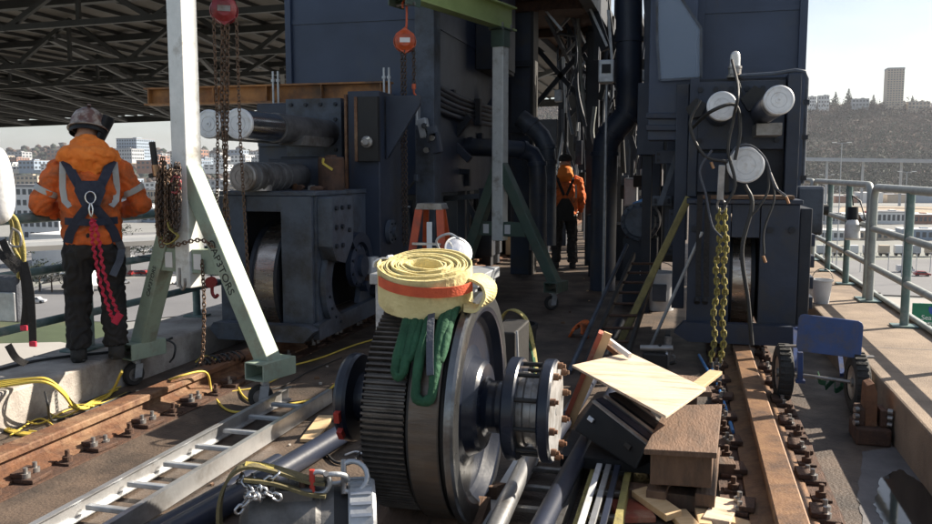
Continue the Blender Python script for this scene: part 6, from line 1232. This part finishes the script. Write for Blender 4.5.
# ---- gear hung on the left guardrail
t = thing('harness_bag', 'spare safety harness with yellow rope and grey pouch hung on the left guardrail', 'harness', at(15, 218, 4.5))
YH = 4.55
for k in range(7): dx = rnd.uniform(-6, 6); MB().tube(pxpath([(6 + dx, 214), (14 + dx * .6, 222), (18 + dx, 245), (22 + dx * .4, 262), (20 + dx * .5, 280)], YH + rnd.uniform(-.04, .04)), .012, 6).build('rope_strand', 'yellow_rope', t)
a, b_ = at(-6, 320, YH), at(23, 276, YH); MB().bx(a.x, b_.x, YH - .06, YH + .06, a.z, b_.z).build('pouch', 'grey_web', t, bev=.02); MB().bx(a.x + .01, b_.x - .01, YH - .075, YH - .061, a.z + .01, b_.z - .1).build('pouch_panel', 'galvanised', t, bev=.006)
for pts in ([(2, 240), (10, 256), (22, 268), (26, 300), (24, 328)], [(24, 262), (30, 290), (32, 318), (33, 345)], [(-4, 250), (8, 262), (18, 272)], [(8, 345), (16, 358), (26, 364)]): MB().ribbon(pxpath(pts, YH - .1), (1, .5, 0), .045, .005).build('strap', 'black_cloth', t)
for px, py in ((24, 328), (33, 344)): q = at(px, py, YH - .105); MB().box(q, (.05, .015, .035)).build('buckle', 'red_web', t, bev=.004)
MB().tube(pxpath([(12, 228), (20, 234), (20, 246), (10, 244), (12, 230)], YH - .1), .008, 6).build('ring', 'dull_steel', t)
q = at(2, 186, 4.35); t = thing('white_sack', 'white cloth sack hanging at the left edge of the picture', 'sack', (q.x, q.y, .9)); o = MB().loft([(q + V((-.02, 0, .24)), .03, .03, (1, 0, 0)), (q + V((-.02, 0, .17)), .07, .06, (1, 0, 0)), (q + V((-.03, 0, .05)), .10, .09, (1, 0, 0)), (q + V((-.04, 0, -.10)), .11, .10, (1, 0, 0)), (q + V((-.05, 0, -.2)), .09, .08, (1, 0, 0)), (q + V((-.05, 0, -.24)), .03, .03, (1, 0, 0))], 16).build('sack_body', 'label_white', t); o.modifiers.new('s', 'SUBSURF').levels = 1
MB().tube(sag([q + V((-.02, 0, .24)), q + V((-.1, .02, .30)), (XL, q.y + .02, 1.30)], 5), .008, 6).build('cord', 'black_cord', t)
# deck clutter: steel plate and timber at the gantry foot
for i in range(26):
    px, py = rnd.choice([(rnd.uniform(300, 350), rnd.uniform(350, 420)), (rnd.uniform(560, 640), rnd.uniform(275, 330)), (rnd.uniform(660, 730), rnd.uniform(440, 500)), (rnd.uniform(210, 330), rnd.uniform(420, 520))]); q = gz(px, py); s = rnd.uniform(.015, .04)
    o = MB().prism([(0, 0), (s, .1 * s), (s * 1.2, s * .8), (.3 * s, s)], (0, 0, 0), (1, 0, 0), (0, 1, 0), (0, 0, s * .5)).build('debris_chip', ['rust_dark', 'wood_brown', 'kerb_concrete', 'wood_pale'][i % 4]); o.location = (q.x, q.y, .002 + s * .5 * 0); o.rotation_euler.z = rnd.uniform(0, 6); tag(o, 'small chip of debris on the deck', 'debris', 'debris chips on the deck')
# ================================================================== people
def finish_body(mb, name, mats, parent, voxel=.014, smooth=6, disp=0, dscale=.12):
    o = mb.build(name, mats, parent)
    r = o.modifiers.new('remesh', 'REMESH'); r.mode = 'VOXEL'; r.voxel_size = voxel; r.use_smooth_shade = True
    s = o.modifiers.new('smooth', 'SMOOTH'); s.iterations = smooth; s.factor = .6
    if disp:
        tx = bpy.data.textures.new('folds', 'CLOUDS'); tx.noise_scale = dscale; tx.noise_depth = 2
        d = o.modifiers.new('folds', 'DISPLACE'); d.texture = tx; d.strength = disp; d.mid_level = .5; d.texture_coords = 'LOCAL'
        tx2 = bpy.data.textures.new('creases', 'MUSGRAVE') if False else bpy.data.textures.new('creases', 'WOOD'); tx2.wood_type = 'BANDNOISE'; tx2.noise_scale = dscale * 1.1; tx2.turbulence = 18
        d2 = o.modifiers.new('creases', 'DISPLACE'); d2.texture = tx2; d2.strength = .013; d2.mid_level = .5; d2.texture_coords = 'LOCAL'
    return o
def person(pos, face_deg, label, jacket, trousers, arms, hood, hat, legs, scale=1.0):
    pos = V(pos); rot = Matrix.Rotation(R(face_deg), 3, 'Z'); X_ = rot @ V((1, 0, 0)); Y_ = rot @ V((0, 1, 0))
    def W(x, y, z): return pos + (X_ * x + Y_ * y + V((0, 0, z))) * scale
    t = thing('person', label, 'person', pos)
    # continuous body: head, neck, trunk, arms, hands, legs, feet
    b = MB(); sc = scale
    hd = arms['head']; hx, hy, hz = hd
    b.ball(W(hx, hy, hz), (.076 * sc, .095 * sc, .115 * sc), 18, 14, rot); b.ball(W(hx, hy + .10, hz - .02), (.016, .024, .026), 8, 6, rot); b.ball(W(hx, hy + .055, hz - .075), (.05, .05, .045), 10, 8, rot)
    for s in (-1, 1): b.ball(W(hx + s * .078, hy - .005, hz - .01), (.012, .022, .034), 8, 6, rot); b.ball(W(hx + s * .03, hy + .088, hz + .01), (.014, .01, .009), 8, 6, rot)
    b.ball(W(hx, hy + .093, hz - .055), (.026, .012, .008), 8, 6, rot)
    b.loft([(W(0, 0, 1.36), .07 * sc, .065 * sc, X_), (W(hx * .5, hy * .4, 1.46), .058 * sc, .06 * sc, X_), (W(hx, hy * .8, hz - .05), .06 * sc, .065 * sc, X_)], 12)
    b.loft([(W(0, 0, .82), .15 * sc, .10 * sc, X_), (W(0, 0, 1.0), .145 * sc, .10 * sc, X_), (W(0, 0, 1.22), .17 * sc, .11 * sc, X_), (W(0, 0, 1.36), .16 * sc, .095 * sc, X_), (W(0, 0, 1.42), .09 * sc, .07 * sc, X_)], 16)
    for s in (-1, 1):
        sh, el, wr, hn = arms['sh'], arms['el'], arms['wr'], arms['hand']
        P_ = [W(s * p_[0], p_[1], p_[2]) for p_ in (sh, el, wr, hn)]
        b.loft([(P_[0], .05, .05, Y_), (P_[0].lerp(P_[1], .5), .046, .046, Y_), (P_[1], .04, .04, Y_)], 10); b.loft([(P_[1], .04, .04, Y_), (P_[1].lerp(P_[2], .4), .038, .038, Y_), (P_[2], .028, .03, Y_)], 10)
        d = (P_[3] - P_[2]).normalized(); across = (X_ * s * -1 - d * (X_ * s * -1).dot(d)).normalized(); dn = V((0, 0, -1)); dn = (dn - d * dn.dot(d)).normalized() if abs(d.z) < .9 else Y_
        b.loft([(P_[2], .027, .024, across), (P_[2].lerp(P_[3], .5), .040, .020, across), (P_[3], .042, .018, across)], 10)
        for k, ln in enumerate((.062, .074, .070, .055)):
            r0 = P_[3] + across * (.032 - .0215 * k); b.tube([r0 - d * .02, r0 + d * ln * .45, r0 + d * ln * .8 + dn * ln * .35, r0 + d * ln * .75 + dn * ln * .75], [.0105, .0098, .009, .0078], 8)
        r0 = P_[2].lerp(P_[3], .35) + across * .036; b.tube([r0, r0 + across * .03 + d * .025, r0 + across * .035 + d * .055 + dn * .012], [.012, .011, .009], 8)
        L_ = [W(s * p_[0], p_[1], p_[2]) for p_ in legs]
        b.loft([(L_[0], .085, .09, X_), (L_[0].lerp(L_[1], .5), .07, .075, X_), (L_[1], .052, .058, X_), (L_[1].lerp(L_[2], .45), .052, .056, X_), (L_[2], .035, .04, X_)], 12)
        b.loft([(L_[2] - Y_ * .05, .035, .035, X_), (L_[2] + Y_ * .05 - UZ * .03, .04, .03, X_), (L_[2] + Y_ * .16 - UZ * .045, .035, .018, X_)], 10)
    body = finish_body(b, 'body', 'skin', t, .0075, 3)
    # jacket
    j = MB(); j.loft([(W(0, 0, .84), .185 * sc, .15 * sc, X_), (W(0, 0, .90), .20 * sc, .155 * sc, X_), (W(0, -.005, 1.02), .195 * sc, .15 * sc, X_), (W(0, -.01, 1.20), .215 * sc, .155 * sc, X_), (W(0, -.005, 1.33), .215 * sc, .14 * sc, X_), (W(0, 0, 1.41), .165 * sc, .115 * sc, X_), (W(0, .01, 1.47), .10 * sc, .09 * sc, X_)], 20)
    for s in (-1, 1):
        sh, el, wr = arms['sh'], arms['el'], arms['wr']; P_ = [W(s * p_[0], p_[1], p_[2]) for p_ in (sh, el, wr)]
        j.loft([(P_[0] - X_ * s * .05, .09, .085, Y_), (P_[0], .088, .085, Y_), (P_[0].lerp(P_[1], .5), .080, .078, Y_), (P_[1], .074, .074, Y_), (P_[1] + (P_[2] - P_[1]) * .06, .072, .072, Y_)], 14)
        j.ball(P_[1], .074, 12, 8); j.loft([(P_[1], .073, .073, Y_), (P_[1].lerp(P_[2], .5), .064, .064, Y_), (P_[2], .05, .05, Y_)], 14)
    jk = finish_body(j, 'jacket', jacket, t, .0095, 6, .034, .11)
    # trousers
    q = MB(); q.loft([(W(0, 0, .74), .17 * sc, .13 * sc, X_), (W(0, 0, .82), .185 * sc, .145 * sc, X_), (W(0, 0, .92), .18 * sc, .14 * sc, X_)], 16)
    for s in (-1, 1):
        L_ = [W(s * p_[0], p_[1], p_[2]) for p_ in legs]
        q.loft([(L_[0], .105, .12, X_), (L_[0].lerp(L_[1], .5), .098, .11, X_), (L_[1], .085, .095, X_), (L_[1].lerp(L_[2], .5), .083, .092, X_), (L_[2] + UZ * .04, .082, .095, X_), (L_[2] + UZ * .0, .085, .10, X_)], 14)
    finish_body(q, 'trousers', trousers, t, .010, 6, .045, .10)
    for s in (-1, 1):
        L_ = W(s * legs[2][0], legs[2][1], 0); bt = MB(); bt.loft([(L_ + UZ * .10 - Y_ * .02, .055, .07, X_), (L_ + UZ * .05 - Y_ * .02, .055, .075, X_), (L_ + UZ * .012 - Y_ * .02, .055, .08, X_)], 12); bt.loft([(L_ + UZ * .06 - Y_ * .04, .05, .045, X_), (L_ + UZ * .055 + Y_ * .08, .052, .045, X_), (L_ + UZ * .042 + Y_ * .17, .045, .032, X_), (L_ + UZ * .038 + Y_ * .20, .02, .02, X_)], 12)
        bt.loft([(L_ + UZ * .013 - Y_ * .09, .045, .012, X_), (L_ + UZ * .013 + Y_ * .1, .052, .012, X_), (L_ + UZ * .013 + Y_ * .19, .03, .012, X_)], 12); bt.build('boot', 'rubber', t)
    return t, W, X_, Y_, rot
# ---- worker at the left guardrail
A1 = dict(head=(.0, .09, 1.60), sh=(.20, .0, 1.37), el=(.33, .03, 1.12), wr=(.20, .25, 1.05), hand=(.15, .30, 1.045))
P1 = V((-4.13, 5.20, .25)); F1 = 38
t, W, X_, Y_, rot = person(P1, F1, 'worker in orange hoodie, blue harness and helmet standing at the left guardrail', 'hivis', 'black_cloth', A1, True, None, [(.10, 0, .80), (.115, .03, .47), (.125, -.02, .10)], 1.0)
h = MB(); h.loft([(W(-.17, .0, 1.44), .05, .05, Y_), (W(-.12, -.10, 1.47), .075, .06, Y_), (W(0, -.145, 1.465), .085, .065, Y_), (W(.12, -.10, 1.47), .075, .06, Y_), (W(.17, .0, 1.44), .05, .05, Y_)], 14); h.loft([(W(0, -.10, 1.35), .10, .05, X_), (W(0, -.135, 1.42), .14, .06, X_), (W(0, -.08, 1.52), .13, .075, X_), (W(0, .0, 1.55), .105, .08, X_)], 14)
for s in (-1, 1): h.loft([(W(s * .12, -.02, 1.42), .06, .05, Y_), (W(s * .12, .05, 1.50), .05, .05, Y_), (W(s * .08, .13, 1.50), .04, .04, Y_)], 12)
finish_body(h, 'hood', 'hivis_hood', t, .012, 5, .04, .07)
hc = W(0, .085, 1.655); tl = rot @ Euler((R(-16), R(6), 0)).to_matrix()
c = MB(); prof = [(.132, 0), (.131, .03), (.122, .075), (.10, .115), (.065, .142), (.03, .152), (0, .154)]
c.lathe(prof, (0, 0, 0), (0, 0, 1), 28).lathe([(.125, 0), (.12, -.004), (.148, -.008), (.15, -.002), (.132, .004)], (0, 0, 0), (0, 0, 1), 28); c.box((0, 0, .15), (.025, .19, .012)); c.v = [hc + tl @ V((p_.x * .92, p_.y * 1.08, p_.z)) for p_ in c.v]; hat = c.build('hard_hat', 'hard_hat', t)
hb = MB(); hb.lathe([(.128, -.02), (.134, -.018), (.134, .012), (.128, .014)], (0, 0, 0), (0, 0, 1), 28); hb.v = [hc + tl @ V((p_.x * .90, p_.y * 1.06, p_.z - .02)) for p_ in hb.v]; hb.build('hat_band', 'black_plastic', t)
hs = MB(); pts = [];
for k in range(15): a = R(-75 + 150 * k / 14); pts.append(hc + tl @ V((.150 * math.cos(a), .02 + .165 * math.sin(a) , .09 - .19 * (k / 14) * 0 )))
vz = []
for k in range(9):
    a = R(100 - 22 * k * .7)
    vz.append(k)
# raised face shield: a curved dark band wrapping the right side of the hat
sh_ = MB(); q = []
for i in range(9):
    el = R(100 - i * 17)
    for j in range(9): a = R(-55 + 14 * j); r_ = .152; q.append(hc + tl @ V((r_ * math.cos(a) * max(.2, math.sin(el) * .35 + .80), r_ * math.sin(a) * .95 + .02, .125 * math.sin(el) - .035 * (i / 8) - .03)))
sh_.add(q, [(i * 9 + j, (i + 1) * 9 + j, (i + 1) * 9 + j + 1, i * 9 + j + 1) for i in range(8) for j in range(8)], True); o = sh_.build('face_shield', 'black_plastic', t); o.modifiers.new('th', 'SOLIDIFY').thickness = .006
# harness on the back, following the trunk
def back(x, z, off=.017):
    rx, ry = .213, .160
    if z > 1.33: ry = .160 - (z - 1.33) * .35; rx = .213
    if z < 1.1: rx, ry = .2, .155
    y = -ry * math.sqrt(max(0.0, 1 - (x / rx) ** 2)) - off - .006; return W(x, y, z)
hz_ = thing  # (name kept short)
hr = MB().ribbon([back(x, z) for x, z in ((-.15, 1.43), (-.125, 1.38), (-.10, 1.32), (-.06, 1.24), (-.02, 1.17), (.03, 1.10), (.09, 1.02), (.14, .93), (.16, .86))], X_, .062, .008).build('harness_strap', 'navy_web', t)
MB().ribbon([back(x, z, .026) for x, z in ((.15, 1.43), (.125, 1.38), (.10, 1.32), (.06, 1.24), (.02, 1.17), (-.03, 1.10), (-.09, 1.02), (-.14, .93), (-.16, .86))], X_, .062, .008).build('harness_strap', 'navy_web', t)
MB().prism([(-.085, 1.29), (.085, 1.29), (.10, 1.22), (.06, 1.12), (-.06, 1.12), (-.10, 1.22)], W(0, -.195, 0), X_, (0, 0, 1), Y_ * .012).build('back_pad', 'navy_web', t, bev=.005)
MB().tube([W(.033 * math.cos(R(a)), -.212, 1.175 + .042 * math.sin(R(a))) for a in range(0, 360, 24)], .0055, 8, closed=True).build('d_ring', 'chrome', t); MB().ribbon([back(x, z, .02) for x, z in ((-.17, 1.01), (-.08, 1.005), (0, 1.0), (.08, 1.005), (.17, 1.01))], UZ, .05, .007).build('waist_strap', 'navy_web', t)
MB().tube(sag([W(-.005, -.215, 1.13), W(-.012, -.222, 1.09), W(0, -.222, 1.04), W(.012, -.222, 1.09), W(.005, -.215, 1.13)], 4), .006, 6).build('snap_hook', 'chrome', t)
ln = MB(); pts = []; r_ = []
base = [W(0, -.222, 1.03), W(.0, -.225, .90), W(.015, -.22, .75), W(.045, -.225, .55), W(.09, -.23, .38), W(.125, -.24, .30), W(.14, -.24, .36), W(.10, -.235, .50), W(.06, -.23, .68), W(.045, -.225, .85), W(.02, -.222, 1.02)]
for i, p_ in enumerate(sag(base, 14)): pts.append(p_ + X_ * (.007 * math.sin(i * 1.35))); r_.append(.014 + .004 * math.sin(i * 2.2))
ln.ribbon([p_ + Y_ * (.006 * math.sin(i * 2.0)) for i, p_ in enumerate(pts)], X_ + UZ * .2, .020, .006).build('lanyard', 'red_web', t)
MB().bar(W(.115, -.25, .29), W(.16, -.25, .36), .05, .012, up=Y_).build('lanyard_end', 'red_web', t, bev=.004)
for s in (-1, 1):
    MB().ribbon([back(s * x, z, .013) for x, z in ((.165, 1.42), (.17, 1.34), (.175, 1.24), (.165, 1.15), (.13, 1.11))], X_, .042, .005).build('reflective_strip', 'reflective', t)
    P_ = [W(s * A1['sh'][0], *A1['sh'][1:]), W(s * A1['el'][0], *A1['el'][1:])]; dd = (P_[1] - P_[0]).normalized(); MB().lathe([(.0835, -.022), (.087, -.02), (.087, .02), (.0835, .022)], P_[0].lerp(P_[1], .60), dd, 24).build('reflective_band', 'reflective', t)
    if s > 0: MB().ribbon([back(.17, .86, .02), back(.19, .80, .03) , W(.17, -.13, .72), W(.12, -.17, .62)], X_, .05, .007).build('leg_strap', 'grey_web', t)
# ---- worker in black overalls farther back
q = gz(564, 268, 0); A2 = dict(head=(.0, .03, 1.62), sh=(.20, .0, 1.37), el=(.26, .0, 1.10), wr=(.25, .12, .88), hand=(.24, .16, .81))
P2_ = V((q.x, q.y, 0)); t, W, X_, Y_, rot = person(P2_, 10, 'worker in orange hoodie and black bib overalls standing between the towers', 'hivis', 'black_cloth', A2, True, None, [(.10, 0, .80), (.12, .05, .47), (.13, -.02, .10)], 1.07)
h = MB(); h.loft([(W(0, -.09, 1.36), .11, .05, X_), (W(0, -.13, 1.43), .14, .065, X_), (W(0, -.07, 1.52), .12, .075, X_), (W(0, .0, 1.56), .10, .08, X_)], 14); finish_body(h, 'hood', 'hivis_hood', t, .014, 4)
c = MB(); c.lathe([(.115, 0), (.115, .04), (.10, .085), (.06, .115), (0, .125)], W(0, .03, 1.66), (0, 0, 1), 20); c.build('cap', 'black_cloth', t); MB().prism([(-.07, 0), (.07, 0), (.05, .09), (-.05, .09)], W(0, .13, 1.665), X_, Y_, (0, 0, .01)).build('cap_peak', 'black_cloth', t)
MB().prism([(-.14, .80), (.14, .80), (.15, 1.02), (.06, 1.17), (-.06, 1.17), (-.15, 1.02)], W(0, -.195, 0), X_, (0, 0, 1), Y_ * .02).build('overall_bib', 'black_cloth', t, bev=.006)
for s in (-1, 1): MB().ribbon([W(s * .02, -.195, 1.14), W(s * .07, -.19, 1.26), W(s * .11, -.17, 1.36), W(s * .13, -.10, 1.45)], X_, .045, .01).build('overall_strap', 'black_cloth', t); MB().ribbon([W(s * .155, -.145, 1.30), W(s * .165, -.14, 1.2), W(s * .165, -.135, 1.1)], X_, .03, .006).build('reflective_strip', 'reflective', t)
# ================================================================== thin winter haze over everything
hm = MB().bx(-8000, 8000, -2500, 9000, GZ - 1.2, 420).mesh(); hz = bpy.data.objects.new('haze', hm); COL.objects.link(hz); stuff(hz)
mt = bpy.data.materials.new('haze'); mt.use_nodes = True; nd = mt.node_tree.nodes; nd.clear(); pv = nd.new('ShaderNodeVolumePrincipled'); oo = nd.new('ShaderNodeOutputMaterial')
pv.inputs['Color'].default_value = (.86, .91, 1, 1); pv.inputs['Density'].default_value = .000055; pv.inputs['Anisotropy'].default_value = .3; mt.node_tree.links.new(pv.outputs['Volume'], oo.inputs['Volume']); hm.materials.append(mt)
hz['label'] = 'thin pale winter haze over the whole view'; hz['category'] = 'haze'
